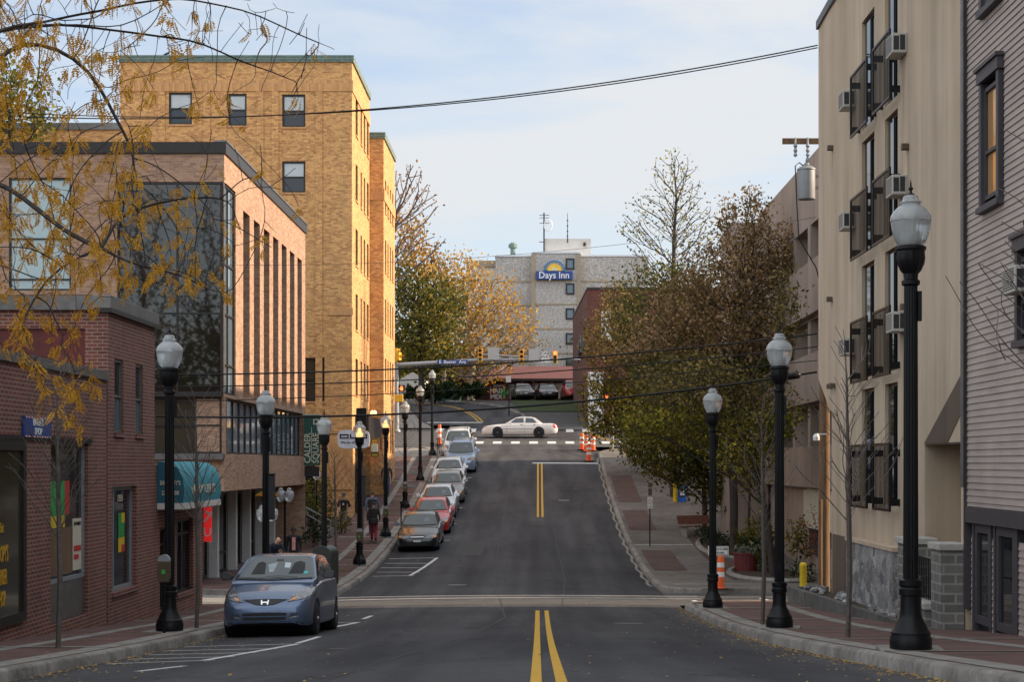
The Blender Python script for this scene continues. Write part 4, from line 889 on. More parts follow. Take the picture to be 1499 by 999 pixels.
m = MB(); m.prism([(cx + R * .3 * math.cos(t), cz + R * .3 * math.sin(t)) for t in frange(0, PI, .2)], 'y', D - .64, D - .6); m.build('sun_core', M['cream'], sg)
an = thing('antenna_mast', 'tall antenna mast with round white dish on the hotel penthouse', 'antenna', (hx(797), D + 2.9, hz(374)), world=True)
m = MB(); x = hx(796.5); m.tube([(x, D + 2.7, hz(374)), (x, D + 2.7, hz(306))], .09, 6); m.build('mast', M['dark'], an)
m = MB()
for zz_ in (hz(310), hz(314), hz(322)): m.box(x - .5, x + .6, D + 2.66, D + 2.7, zz_, zz_ + .06)
m.box(x - .55, x, D + 2.68, D + 2.72, hz(350), hz(349)); m.build('crossbar', M['dark'], an)
m = MB(); V = []; m.tube([(x + .45 + .55 * math.cos(t) * .8, D + 2.6, hz(325) + .62 * math.sin(t)) for t in frange(0, 2 * PI, .25)], .07, 6)
for q in (-.4, 0, .4): m.box(x + .1, x + .8, D + 2.58, D + 2.62, hz(325) + q - .02, hz(325) + q + .02)
m.build('dish', M['white'], an)
an = thing('whip_antenna', 'thin whip antenna on the hotel penthouse roof', 'antenna', (hx(832), D + 3, hz(350)), world=True)
m = MB(); x = hx(831.5); m.tube([(x, D + 2.9, hz(350)), (x, D + 2.9, hz(335)), (x, D + 2.9, hz(306))], [.07, .05, .025], 5)
for zz_ in (hz(318), hz(326), hz(334), hz(341)): m.lathe([(.1, 0), (.1, .12)], 6, (x, D + 2.9, zz_))
m.build('rod', M['darkgrey'], an)
# restaurant
b = thing('restaurant', 'low restaurant with dull red hipped roof and white lattice panels behind parked cars', 'restaurant', (0, 156, 6), world=True)
D2 = 156.; rx = lambda p: PX(p, D2); rz = lambda p: PZ(p, D2)
m = MB(); shell(m, rx(678), rx(862), D2, D2 + 12, 5, rz(556)); m.build('wall', plain('dark_restaurant_wall', (.07, .035, .03), .8), b)
m = MB(); V = [(rx(668), D2 - 1.2, rz(556)), (rx(872), D2 - 1.2, rz(556)), (rx(872), D2 + 13, rz(556)), (rx(668), D2 + 13, rz(556)), (rx(722), D2 + 5, rz(532)), (rx(840), D2 + 5, rz(532))]
m.faces(V, [(0, 1, 5, 4), (1, 2, 5), (2, 3, 4, 5), (3, 0, 4), (3, 2, 1, 0)]); m.build('roof', plain('dull_red_roof', (.13, .04, .032), .75, var=.15, dirt=.2), b)
m = MB(); m.box(rx(668), rx(872), D2 - 1.25, D2 - 1.1, rz(559), rz(555.5)); m.build('eave', M['dark'], b)
for k, (a, c) in enumerate(((722, 738), (744, 762), (783, 806), (808, 826))):
    m = MB()
    if k < 2: m.box(rx(a), rx(c), D2 - .06, D2 - .01, rz(584), rz(563))
    else:
        m.box(rx(a), rx(c), D2 - .04, D2 - .01, rz(584), rz(562))
    m.build('panel', M['cement'] if k != 2 else M['white'], b)
m = MB()
for p in (700, 718, 740, 765, 781, 807, 828, 845): m.box(rx(p) - .12, rx(p) + .12, D2 - 1.1, D2 - .9, 5.5, rz(557))
m.build('post', M['maroon'], b)
sg = thing('restaurant_sign', 'maroon board reading MAD MEX with green cactus before the restaurant', 'sign', (PX(733, 152), 152, 6), world=True)
q = lambda p: PX(p, 152); qz = lambda p: PZ(p, 152)
m = MB(); m.box(q(718), q(746), 152, 152.15, 5.6, qz(568)); m.build('board', M['maroon'], sg)
text('MAD', .62, M['white'], sg, (q(726.5), 151.98, qz(573)), sx=.9); text('MEX', .62, M['white'], sg, (q(726.5), 151.98, qz(581.5)), sx=.9)
m = MB(); x = q(738); m.box(x - .1, x + .1, 151.9, 151.98, qz(584), qz(567)); m.box(x - .4, x + .4, 151.9, 151.98, qz(577), qz(575.5)); m.box(x - .4, x - .28, 151.9, 151.98, qz(575.5), qz(572)); m.box(x + .28, x + .4, 151.9, 151.98, qz(575.5), qz(571)); m.build('cactus', plain('green_cutout', (.04, .35, .06), .5), sg)
# dark green parked van like mass under the trees and small house
b = thing('green_shed', 'dark green shed under the trees beyond the crossing', 'shed', (PX(640, 150), 150, 6), world=True)
m = MB(); m.prism([(PX(626, 150), 5.3), (PX(672, 150), 5.3), (PX(672, 150), PZ(570, 150)), (PX(650, 150), PZ(562, 150)), (PX(626, 150), PZ(568, 150))], 'y', 150, 154); m.build('wall', plain('dark_green_boards', (.015, .05, .035), .7), b)
b = thing('white_house', 'pale house wall showing between lamps beyond the crossing', 'house', (PX(600, 160), 160, 6), world=True)
m = MB(); m.prism([(PX(585, 160), 5.3), (PX(622, 160), 5.3), (PX(622, 160), PZ(556, 160)), (PX(604, 160), PZ(545, 160)), (PX(585, 160), PZ(556, 160))], 'y', 160, 168); m.build('wall', M['cement'], b)
m = MB(); m.box(PX(596, 160), PX(603, 160), 159.93, 159.99, PZ(580, 160), PZ(566, 160)); m.build('window', M['glass'], b)
# ------------------------------------------------------------------ street lamps
def make_lamp(name='street_lamp', globe=None):
    t = thing(name, '', 'street lamp')
    m = MB(); m.lathe([(.235, 0), (.24, .03), (.24, .13), (.225, .16), (.225, .20), (.20, .23), (.17, .30), (.135, .36), (.12, .42), (.115, .62), (.135, .63), (.135, .70), (.12, .72), (.135, .74), (.135, .80), (.09, .82)], 28)
    m.build('base', M['black'], t, smooth=35)
    m = MB(); m.lathe([(.088, .80), (.078, 4.12), (.076, 4.2)], 32, flute=.10); m.box(-.03, .03, -.1, -.07, 1.02, 1.16); m.build('pole', M['black'], t, smooth=20)
    m = MB(); m.lathe([(.078, 4.18), (.105, 4.20), (.105, 4.24), (.08, 4.26), (.085, 4.32), (.12, 4.36), (.155, 4.44), (.165, 4.50), (.158, 4.58), (.175, 4.60), (.175, 4.63), (.13, 4.65)], 24, flute=.07, z0f=4.3, z1f=4.56); m.build('capital', M['black'], t, smooth=30)
    m = MB(); m.lathe([(.13, 4.64), (.165, 4.68), (.20, 4.76), (.222, 4.86), (.228, 4.92)], 48, flute=.035)
    m.lathe([(.230, 4.925), (.235, 4.95), (.225, 4.99), (.195, 5.04), (.15, 5.085), (.11, 5.11), (.108, 5.125), (.125, 5.135), (.125, 5.15), (.095, 5.165), (.088, 5.21), (.06, 5.225)], 36)
    gl = m.build('globe', globe or M['globe'], t, smooth=30)
    m = MB(); m.lathe([(.07, 4.66), (.09, 4.72), (.09, 4.80), (.05, 4.84), (.05, 4.94), (.03, 4.96)], 12); m.build('lamp_core', M['lampcore'], gl, smooth=40)
    m = MB(); m.lathe([(.05, 5.225), (.045, 5.24), (.018, 5.25), (.014, 5.28), (.028, 5.295), (.028, 5.31), (.012, 5.325), (.009, 5.37), (.001, 5.41)], 12); m.build('finial', M['black'], t, smooth=40)
    m = MB(); m.box(-.36, .36, -.36, .36, -.1, .012); m.build('footing', M['concrete'], t)
    return t
lamp = make_lamp()
LP = 'black street lamps with glass globes'
RL = [(4.28, 18.84, 'nearest and largest black globe street lamp, on the right pavement before the stucco building'), (4.28, 29.1, 'middle black globe street lamp on the right near the kerb corner'), (4.15, 39.0, 'farthest right hand street lamp, standing at the alley corner before the trees')]
LL = [(-6.5, 28.9, 'left hand street lamp behind the parking meter, nearest the brick shops'), (-6.5, 39.1, 'street lamp rising just behind the parked blue hatchback roof'), (-6.45, 49.4, 'street lamp beside the olive relay mailbox on the left'),
      (-6.5, 59.6, 'street lamp with amber lit globe before the white hanging sign'), (-6.5, 69.8, 'amber tinted street lamp beside the walking couple'), (-6.5, 80., 'street lamp in front of the tower shopfront, sixth along the left kerb'),
      (-6.5, 90.2, 'street lamp beside the silver parked cars, just below the traffic pole'), (-6.5, 100.4, 'farthest left street lamp, with a bicycle leaning at its foot')]
first = True
for (x, y, lb) in RL + LL:
    z = g(x, y) + .158
    if first: lamp.location = (x, y, z); lamp['label'] = lb; lamp['group'] = LP; lamp.scale = (1, 1, 1); first = False; o = lamp
    else: o = dup(lamp, (x, y, z), label=lb, group=LP)
    o.rotation_euler = (0, 0, random.uniform(-.3, .3))
    if lb.startswith(('street lamp with amber', 'amber')):
        for k in kids(o):
            if k.name.startswith('globe'):
                for c in kids(k): c.data = c.data.copy(); c.data.materials.clear(); c.data.materials.append(M['amberglow'])
    if lb.startswith('nearest and'):
        m = MB(); m.box(.075, .12, -.05, .05, 3.78, 4.12); m.build('control_box', M['black'], o)
# grey metal box units strapped to two posts
for i, (x, y, lb) in enumerate(((-6.36, 39.1, 'black signal box strapped to the lamp post behind the blue hatchback'), (-6.36, 59.6, 'black box strapped to the lamp post with the amber globe'))):
    t = thing('utility_box', lb, 'box', (x, y, g(x, y) + 2.2), group='boxes strapped to lamp posts')
    m = MB(); m.box(-.07, .07, -.10, .10, .1, 1.15); m.build('case', M['darkgrey'], t, bevel=.02)
    m = MB(); m.box(-.08, .08, -.11, .11, 1.15, 1.2); m.build('lid', M['black'], t)
# parking meters
def meter(x, y, lb, post=True):
    z = g(x, y) + .15; t = thing('parking_meter', lb, 'parking meter', (x, y, z), group='parking meters along the left kerb')
    m = MB(); m.tube([(0, 0, 0), (0, 0, 1.05)], .03, 8); m.build('post', M['black'], t)
    m = MB(); m.prism([(-.1, 1.0), (.1, 1.0), (.13, 1.1), (.13, 1.42), (-.13, 1.42), (-.13, 1.1)], 'y', -.07, .07); m.build('body', plain('meter_bronze', (.10, .075, .04), .5, .4), t, bevel=.02)
    m = MB(); m.prism([(.13 * math.cos(a), 1.42 + .13 * math.sin(a)) for a in frange(0, PI, .3)], 'y', -.06, .06); m.build('dome', M['galv'], t)
    m = MB(); m.box(-.035, .035, -.085, -.07, 1.17, 1.25); m.build('display', plain('meter_green_label', (.05, .38, .08), .4), t); t.scale = (.82, .82, .88); return t
meter(-6.48, 28.4, 'parking meter with green label standing before the nearest left street lamp')
for i, y in enumerate((59.2, 69.4, 79.6)): meter(-6.48 + .02, y, ('parking meter at the foot of the amber globe lamp', 'parking meter beside the lamp post near the walking couple', 'parking meter farthest up the pavement, by the sixth lamp')[i])
# small plaza globe lamps
def small_lamp(x, y, h, lb, pots=1):
    z = g(x, y) + .15; t = thing('plaza_lamp', lb, 'lamp', (x, y, z), group='small globe lamps by the office plaza')
    m = MB(); m.lathe([(.1, 0), (.1, .1), (.045, .14), (.04, h - .1), (.07, h)], 10); m.build('post', M['black'], t)
    for k in range(pots):
        dx = 0 if pots == 1 else (-.16 + .32 * k); m = MB()
        m.lathe([(.07, h), (.15, h + .1), (.19, h + .24), (.16, h + .36), (.08, h + .42), (.09, h + .46), (.04, h + .52)], 16, (dx, 0, 0)); m.build('globe', M['globe'], t, smooth=40)
    return t
small_lamp(-8.35, 48.0 + 2.5, 2.0, 'twin globe lamp beside the white columns under the flower basket', 2); small_lamp(-9.35, 60.5, 2.25, 'twin globe lamp further back by the office columns', 2); small_lamp(-9.4, 69.5, 2.45, 'single globe lamp by the plaza stairs and shrubs')
t = thing('flower_basket', 'round basket of orange brown flowers on the twin globe lamp', 'flower basket', (-8.35, 50.5, g(-8.35, 50.5) + 2.85))
m = MB(); m.lathe([(.08, -.1), (.22, .02), (.26, .1)], 12); m.build('basket', M['dark'], t); m = MB(); rr = random.Random(3)
for i in range(420):
    a, r_ = rr.uniform(0, 2 * PI), .36 * rr.random() ** .5; h = .10 + .16 * (1 - (r_ / .36) ** 2) * rr.random() ** .3; p = Vector((r_ * math.cos(a), r_ * math.sin(a), h)); u = Vector((rr.gauss(0, 1), rr.gauss(0, 1), rr.gauss(0, 1))).normalized() * .03; v = u.orthogonal().normalized() * .03
    m.face([p - u, p - v, p + u, p + v])
m.build('flowers', leafmat('marigold', [(0, (.10, .12, .02)), (.4, (.35, .16, .02)), (1, (.55, .22, .03))]), t)

# ------------------------------------------------------------------ cars
def ev(o):
    return bpy.data.meshes.new_from_object(o.evaluated_get(bpy.context.evaluated_depsgraph_get()))
def lerp_table(tb, s):
    return float(np.interp(s, [a for a, _ in tb], [b for _, b in tb]))
def sm(tb, s, w=.06): return (lerp_table(tb, s - w) + lerp_table(tb, s) * 2 + lerp_table(tb, s + w)) / 4
def make_car(name, label, paint, c):
    """front towards -Y, origin on the ground under the middle"""
    L, W = c['L'], c['W']; H = c['H']; t = thing(name, label, 'car'); o0 = -L / 2
    ax = c['ax']; R = c['R']; Ra = R + .055
    hood = c['hood']; pl = c.get('plan')
    st = sorted(set([0, .02, .07, .15, .26, .4] + [round(v, 3) for v in np.arange(.5, L - .3, .15)] + [L - .3, L - .16, L - .07, L - .02, L] + [a + Ra * q for a in ax for q in (-1.06, -1, -.86, -.6, -.3, 0, .3, .6, .86, 1, 1.06)]))
    def hw(s):
        f = np.interp(s, [0, .05, .15, .4, .8, 1.5, L - 1, L - .4, L - .12, L], [.66, .78, .875, .955, .985, 1, 1, .965, .89, .72]); return W / 2 * f
    def low(s):
        z = np.interp(s, [0, .05, .3, .6, L - .5, L - .1, L], [.25, .205, .185, .19, .2, .28, .4])
        for a in ax:
            if abs(s - a) < Ra: z = max(z, R + math.sqrt(max(0, Ra * Ra - (s - a) ** 2)))
        return z
    rows = []
    for s in st:
        h, zl, zt = hw(s), low(s), sm(hood, s); zs = zt - np.interp(s, [0, .2, 1.2, L - .5, L], [.03, .07, .075, .06, .03])
        zm = max(zl + .03, .42 * (zs - .2) + .2); zu = max(zm + .03, .74 * (zs - .2) + .2)
        zs = max(zs, zu + .03); zt = max(zt, zs + .02)
        rows.append([(h * .94, s + o0, zl), (h * .985, s + o0, min(zl + .05, zm - .01)), (h, s + o0, zm), (h * .992, s + o0, zu), (h * .955, s + o0, zs - .02), (h * .90, s + o0, zs + .01), (h * .62, s + o0, zt - .012), (h * .3, s + o0, zt), (0, s + o0, zt + .003)])
    V = []; K = 17
    for r in rows: V += [(x, y, z) for x, y, z in r] + [(-x, y, z) for x, y, z in r[:-1][::-1]]
    n = len(rows); FF = [(i * K + j, i * K + j + 1, (i + 1) * K + j + 1, (i + 1) * K + j) for i in range(n - 1) for j in range(K - 1)]
    FF += [tuple(range(K)), tuple((n - 1) * K + j for j in range(K))][::1]
    m = MB(); m.faces(V, FF)
    # greenhouse
    gb = c['green']; zb = c['belt']; gw = c['gw']; tk = c['tumble']; V = []; gs = sorted(set([a for a, _ in gb] + [round(v, 2) for v in np.arange(gb[0][0], gb[-1][0], .16)])); K2 = 9
    for s in gs:
        zr = max(zb - .05, sm(gb, s, .05)); e = np.interp(s, [gb[0][0], gb[0][0] + .5, gb[-1][0] - .6, gb[-1][0]], [.95, 1, 1, .9]); b0 = gw * e
        def wz(z): return b0 - max(0, z - zb) * tk
        zc = max(zr - .05, zb - .06); V += [(wz(zb) + .005, s + o0, zb - .22), (wz((zb + zc) / 2), s + o0, (zb + zc) / 2), (wz(zc) - .01, s + o0, zc), (wz(zc) * .80, s + o0, zr - .012), (0, s + o0, zr)]
        V += [(-x, y, z) for x, y, z in V[-5:-1][::-1]]
    n2 = len(gs); m.faces(V, [(i * K2 + j, i * K2 + j + 1, (i + 1) * K2 + j + 1, (i + 1) * K2 + j) for i in range(n2 - 1) for j in range(K2 - 1)] + [tuple(range(K2)), tuple((n2 - 1) * K2 + j for j in range(K2))])
    body = m.build('body', paint, t, smooth=42)
    bv = BVHTree.FromPolygons([v.co for v in body.data.vertices], [tuple(p.vertices) for p in body.data.polygons])
    def patch(nm, mat, top, bot, d, off=.006, nu=10, nv=5, parent=t, mir=False):
        """patch hugging the body; top/bot polylines in 2D: d='f','r' -> (x,z), d='s' -> (s,z)"""
        res = None
        for sg in ((1, -1) if mir else (1,)):
            V = []; okk = True
            tx = np.linspace(0, 1, len(top)); bx = np.linspace(0, 1, len(bot))
            for j in range(nv + 1):
                for i in range(nu + 1):
                    u = i / nu; a = [np.interp(u, tx, [p[k] for p in top]) for k in (0, 1)]; b_ = [np.interp(u, bx, [p[k] for p in bot]) for k in (0, 1)]
                    p = [a[k] + (b_[k] - a[k]) * j / nv for k in (0, 1)]
                    if d in 'fr':
                        dr = Vector((0, 1 if d == 'f' else -1, 0)); og = Vector((p[0] * sg, -5 if d == 'f' else 5, p[1]))
                    else: dr = Vector((-sg, 0, 0)); og = Vector((sg * 4, p[0] + o0, p[1]))
                    h_, nn, _, _ = bv.ray_cast(og, dr)
                    if h_ is None:
                        V.append(V[-1] if V else og + dr * (4.2 if d in 'fr' else 3.3)); continue
                    if nn.dot(dr) > 0: nn = -nn
                    V.append(h_ + (nn - dr).normalized() * off)
            q = MB(); q.faces(V, [(j * (nu + 1) + i, j * (nu + 1) + i + 1, (j + 1) * (nu + 1) + i + 1, (j + 1) * (nu + 1) + i) for j in range(nv) for i in range(nu)])
            res = q.build(nm, mat, parent, smooth=40)
        return res
    t['_patch'] = 1
    for q in c['patches']: patch(*q[:5], **(q[5] if len(q) > 5 else {}))
    # dark underside and wheel wells
    m = MB(); m.box(-W * .40, W * .40, o0 + .25, -o0 - .25, .2, .52); m.build('underside', M['plastic'], t)
    for a in ax: m = MB(); m.lathe([(R + .05, -W * .475), (R + .05, W * .475)], 20, (0, a + o0, R), axis='x'); m.build('wheel_well', M['plastic'], t)
    for a in ax:
        for sg in (-1, 1):
            xo = sg * (W / 2 - .105); m = MB(); w_ = .095
            m.lathe([(R * .62, -w_), (R * .9, -w_), (R * .98, -w_ * .8), (R, -w_ * .4), (R, w_ * .4), (R * .98, w_ * .8), (R * .9, w_), (R * .62, w_)], 26, (xo, a + o0, R), axis='x'); wh = m.build('wheel', M['tyre'], t, smooth=40)
            m = MB(); xf = xo + sg * (w_ - .03)
            m.lathe([(R * .60, -.01), (R * .63, .01), (R * .58, .022)], 24, (xf, a + o0, R), axis='x')
            nsp = c.get('spokes', 7)
            for k in range(nsp):
                th = 2 * PI * k / nsp; ca, sa = math.cos(th), math.sin(th); r0, r1 = R * .08, R * .6; hw0, hw1 = R * .07, R * .055
                P4 = [(xf + sg * .03, a + o0 + ca * r - sa * q, R + sa * r + ca * q) for r, q in ((r0, -hw0), (r1, -hw1), (r1, hw1), (r0, hw0))]; m.faces(P4 + [(p[0] - sg * .03, p[1], p[2]) for p in P4], [(0, 1, 2, 3), (0, 4, 5, 1), (2, 6, 7, 3), (1, 5, 6, 2)])
            m.lathe([(R * .14, .0), (R * .12, sg * .045)], 12, (xf, a + o0, R), axis='x'); m.build('rim', M['rim'], wh)
    # mirrors
    for sg in (-1, 1):
        s0, z0 = c['mirror']; xm = gw + .03; m = MB(); y = s0 + o0
        V = [(sg * (xm + dx), y + dy, z0 + dz) for dx, dy, dz in ((0, .02, .03), (.05, -.02, -.02), (.20, -.01, -.03), (.245, .02, .02), (.235, .04, .12), (.08, .02, .125), (.0, .10, .03), (.05, .1, -.02), (.2, .1, -.03), (.235, .1, .02), (.22, .1, .115), (.08, .1, .12))]
        m.faces(V, [(0, 1, 2, 3, 4, 5), (6, 7, 8, 9, 10, 11)] + [(i, (i + 1) % 6, 6 + (i + 1) % 6, 6 + i) for i in range(6)]); m.build('mirror', c.get('mm', paint), t, bevel=.02, smooth=50)
    return t
G, GM = M['carglass'], M['plastic']
def line(name, pts, w=.012): return (name, GM, [(a, z + w / 2) for a, z in pts], [(a, z - w / 2) for a, z in pts], 's', dict(nu=8, nv=1, mir=True, off=.003))
def vline(s0, z0, z1, s1=None, w=.012): s1 = s0 if s1 is None else s1; return ('door_seam', GM, [(s1 - w / 2, z1), (s1 + w / 2, z1)], [(s0 - w / 2, z0), (s0 + w / 2, z0)], 's', dict(nu=1, nv=6, mir=True, off=.003))
def common(c, sedan=True):
    L = c['L']; hx_ = c['W'] / 2; P_ = []
    P_.append(('windshield', G, [(-c['wtw'], c['wt']), (c['wtw'], c['wt'])], [(-c['wbw'], c['wbz']), (0, c['wbz'] - .02), (c['wbw'], c['wbz'])], 'f', dict(nu=16, nv=8)))
    P_.append(('rear_window', G, [(-c['wtw'] * .95, c['wt'] - .02), (c['wtw'] * .95, c['wt'] - .02)], [(-c['wbw'] * .9, c['rbz']), (c['wbw'] * .9, c['rbz'])], 'r', dict(nu=12, nv=6)))
    for (a, b_) in c['sidewin']: P_.append(('side_window', G, a, b_, 's', dict(nu=12, nv=5, mir=True)))
    for s0, z0, z1, s1 in c['seams']: P_.append(vline(s0, z0, z1, s1))
    for s0, z0 in c['handles']: P_.append(('door_handle', c['hm'], [(s0, z0 + .018), (s0 + .17, z0 + .018)], [(s0, z0 - .018), (s0 + .17, z0 - .018)], 's', dict(nu=3, nv=1, mir=True, off=.02)))
    return P_
# blue hatchback
blue = car_paint('steel_blue_paint', (.095, .14, .225), .55)
c = dict(L=4.05, W=1.695, H=1.52, R=.30, ax=(.80, 3.30), hood=[(0, .50), (.05, .62), (.14, .72), (.30, .79), (.8, .93), (1.15, .995), (1.5, 1.045), (3.6, 1.09), (3.9, 1.06), (4.05, .85)],
         green=[(.88, .94), (1.02, 1.04), (1.85, 1.47), (2.2, 1.525), (3.0, 1.52), (3.55, 1.46), (3.78, 1.30), (3.93, 1.0)], belt=1.02, gw=.80, tumble=.38, mirror=(1.38, 1.05), mm=GM, hm=blue, spokes=9,
         wt=1.455, wtw=.59, wbz=1.035, wbw=.745, rbz=1.12)
c['sidewin'] = [([(1.75, 1.33), (2.35, 1.44)], [(1.45, 1.08), (2.35, 1.10)]), ([(2.42, 1.44), (3.15, 1.42)], [(2.42, 1.10), (3.25, 1.13)]), ([(1.42, 1.16), (1.66, 1.28)], [(1.2, 1.075), (1.4, 1.085)])]
c['seams'] = [(1.25, .35, .98, 1.3), (2.38, .3, 1.08, None), (3.28, .72, 1.1, 3.3)]; c['handles'] = [(2.12, .93), (3.0, .95)]
pt = common(c)
pt += [('headlight', M['headlamp'], [(.44, .70), (.60, .84), (.74, .93), (.79, .885)], [(.40, .625), (.55, .64), (.70, .68), (.80, .74)], 'f', dict(nu=14, nv=8, mir=True, off=.012)),
       ('turn_lens', M['amber_lens'], [(.49, .685), (.57, .705)], [(.45, .645), (.54, .66)], 'f', dict(nu=4, nv=3, mir=True, off=.018)),
       ('grille', GM, [(-.40, .665), (-.2, .675), (0, .678), (.2, .675), (.40, .665)], [(-.30, .63), (-.15, .575), (0, .565), (.15, .575), (.30, .63)], 'f', dict(nu=14, nv=4, off=.012)),
       ('air_intake', GM, [(-.40, .43), (0, .44), (.40, .43)], [(-.38, .305), (0, .30), (.38, .305)], 'f', dict(nu=12, nv=4, off=.012)),
       ('intake_bar', blue, [(-.40, .378), (.40, .378)], [(-.40, .358), (.40, .358)], 'f', dict(nu=12, nv=1, off=.03)),
       ('fog_recess', plain('dark_blue_plastic', (.03, .04, .06), .5), [(.46, .42), (.60, .43)], [(.44, .35), (.56, .36)], 'f', dict(nu=6, nv=3, mir=True, off=.010)),
       ('fog_trim', M['chrome'], [(.44, .352), (.60, .375)], [(.44, .335), (.60, .350)], 'f', dict(nu=6, nv=1, mir=True, off=.018)),
       ('lower_lip', GM, [(-.60, .245), (0, .255), (.60, .245)], [(-.58, .215), (0, .215), (.58, .215)], 'f', dict(nu=14, nv=2, off=.012)),
       ('bumper_seam', GM, [(.62, .605), (.80, .66)], [(.62, .597), (.80, .652)], 'f', dict(nu=6, nv=1, mir=True, off=.008)),
       ('lower_bumper_band', plain('dark_lower_paint', (.05, .065, .09), .6), [(-.78, .275), (0, .27), (.78, .275)], [(-.76, .225), (0, .22), (.76, .225)], 'f', dict(nu=16, nv=2, off=.007)),  # darker paint band along the lower edge of the bumper
       ('bonnet_seam', GM, [(-.42, .668), (.42, .668)], [(-.42, .660), (.42, .660)], 'f', dict(nu=12, nv=1, off=.016)),
       ('badge', M['chrome'], [(-.075, .655), (-.05, .655)], [(-.062, .575), (-.038, .575)], 'f', dict(nu=2, nv=3, off=.022)), ('badge', M['chrome'], [(.05, .655), (.075, .655)], [(.038, .575), (.062, .575)], 'f', dict(nu=2, nv=3, off=.022)),
       ('badge', M['chrome'], [(-.05, .626), (.05, .626)], [(-.05, .606), (.05, .606)], 'f', dict(nu=2, nv=1, off=.022)),
       ('tail_light', M['taillight'], [(.60, 1.15), (.72, 1.12)], [(.66, .80), (.78, .80)], 'r', dict(nu=4, nv=4, mir=True, off=.012)),
       ('wiper', GM, [(-.64, 1.062), (-.32, 1.052)], [(-.64, 1.048), (-.32, 1.038)], 'f', dict(nu=6, nv=1, off=.03)), ('wiper', GM, [(-.30, 1.045), (.05, 1.08), (.42, 1.055)], [(-.30, 1.031), (.05, 1.066), (.42, 1.042)], 'f', dict(nu=8, nv=1, off=.03)),
       ('cowl', GM, [(-.69, 1.05), (0, 1.03), (.69, 1.05)], [(-.71, 1.03), (0, 1.005), (.71, 1.03)], 'f', dict(nu=14, nv=1, off=.016)),
       ('windshield_paper', plain('pale_paper', (.5, .55, .56), .6), [(.12, 1.335), (.235, 1.325)], [(.13, 1.24), (.235, 1.23)], 'f', dict(nu=3, nv=3, off=.008)),
       ('windshield_paper', plain('pale_paper_dim', (.30, .36, .38), .6), [(-.19, 1.30), (-.02, 1.34)], [(-.13, 1.16), (-.05, 1.16)], 'f', dict(nu=3, nv=3, off=.008)),
       ('seat_shape', M['interior'], [(.30, 1.33), (.40, 1.36), (.50, 1.32)], [(.24, 1.12), (.54, 1.12)], 'f', dict(nu=6, nv=4, off=.008)), ('seat_shape', M['interior'], [(-.40, 1.33), (-.32, 1.36), (-.24, 1.32)], [(-.46, 1.12), (-.2, 1.12)], 'f', dict(nu=6, nv=4, off=.008)),
       ('rear_mirror', GM, [(-.06, 1.40), (.08, 1.40)], [(-.06, 1.365), (.08, 1.365)], 'f', dict(nu=2, nv=1, off=.010)),
       ('inspection_sticker', plain('sticker_teal', (.05, .42, .40), .5), [(.52, 1.165), (.60, 1.165)], [(.52, 1.115), (.60, 1.115)], 'f', dict(nu=2, nv=2, off=.010))]
c['patches'] = pt
def put(car, x, y, dz=0, yaw=0):
    car.location = (x, y, g(x, y) + dz + .004); car.rotation_euler = (slope(y), (g(x - .7, y) - g(x + .7, y)) / 1.4, yaw)
car = make_car('parked_car', 'steel blue hatchback parked nearest the camera at the left kerb', blue, c); put(car, -4.86, 31.3, 0, -.012); car['group'] = 'cars parked along the left kerb'
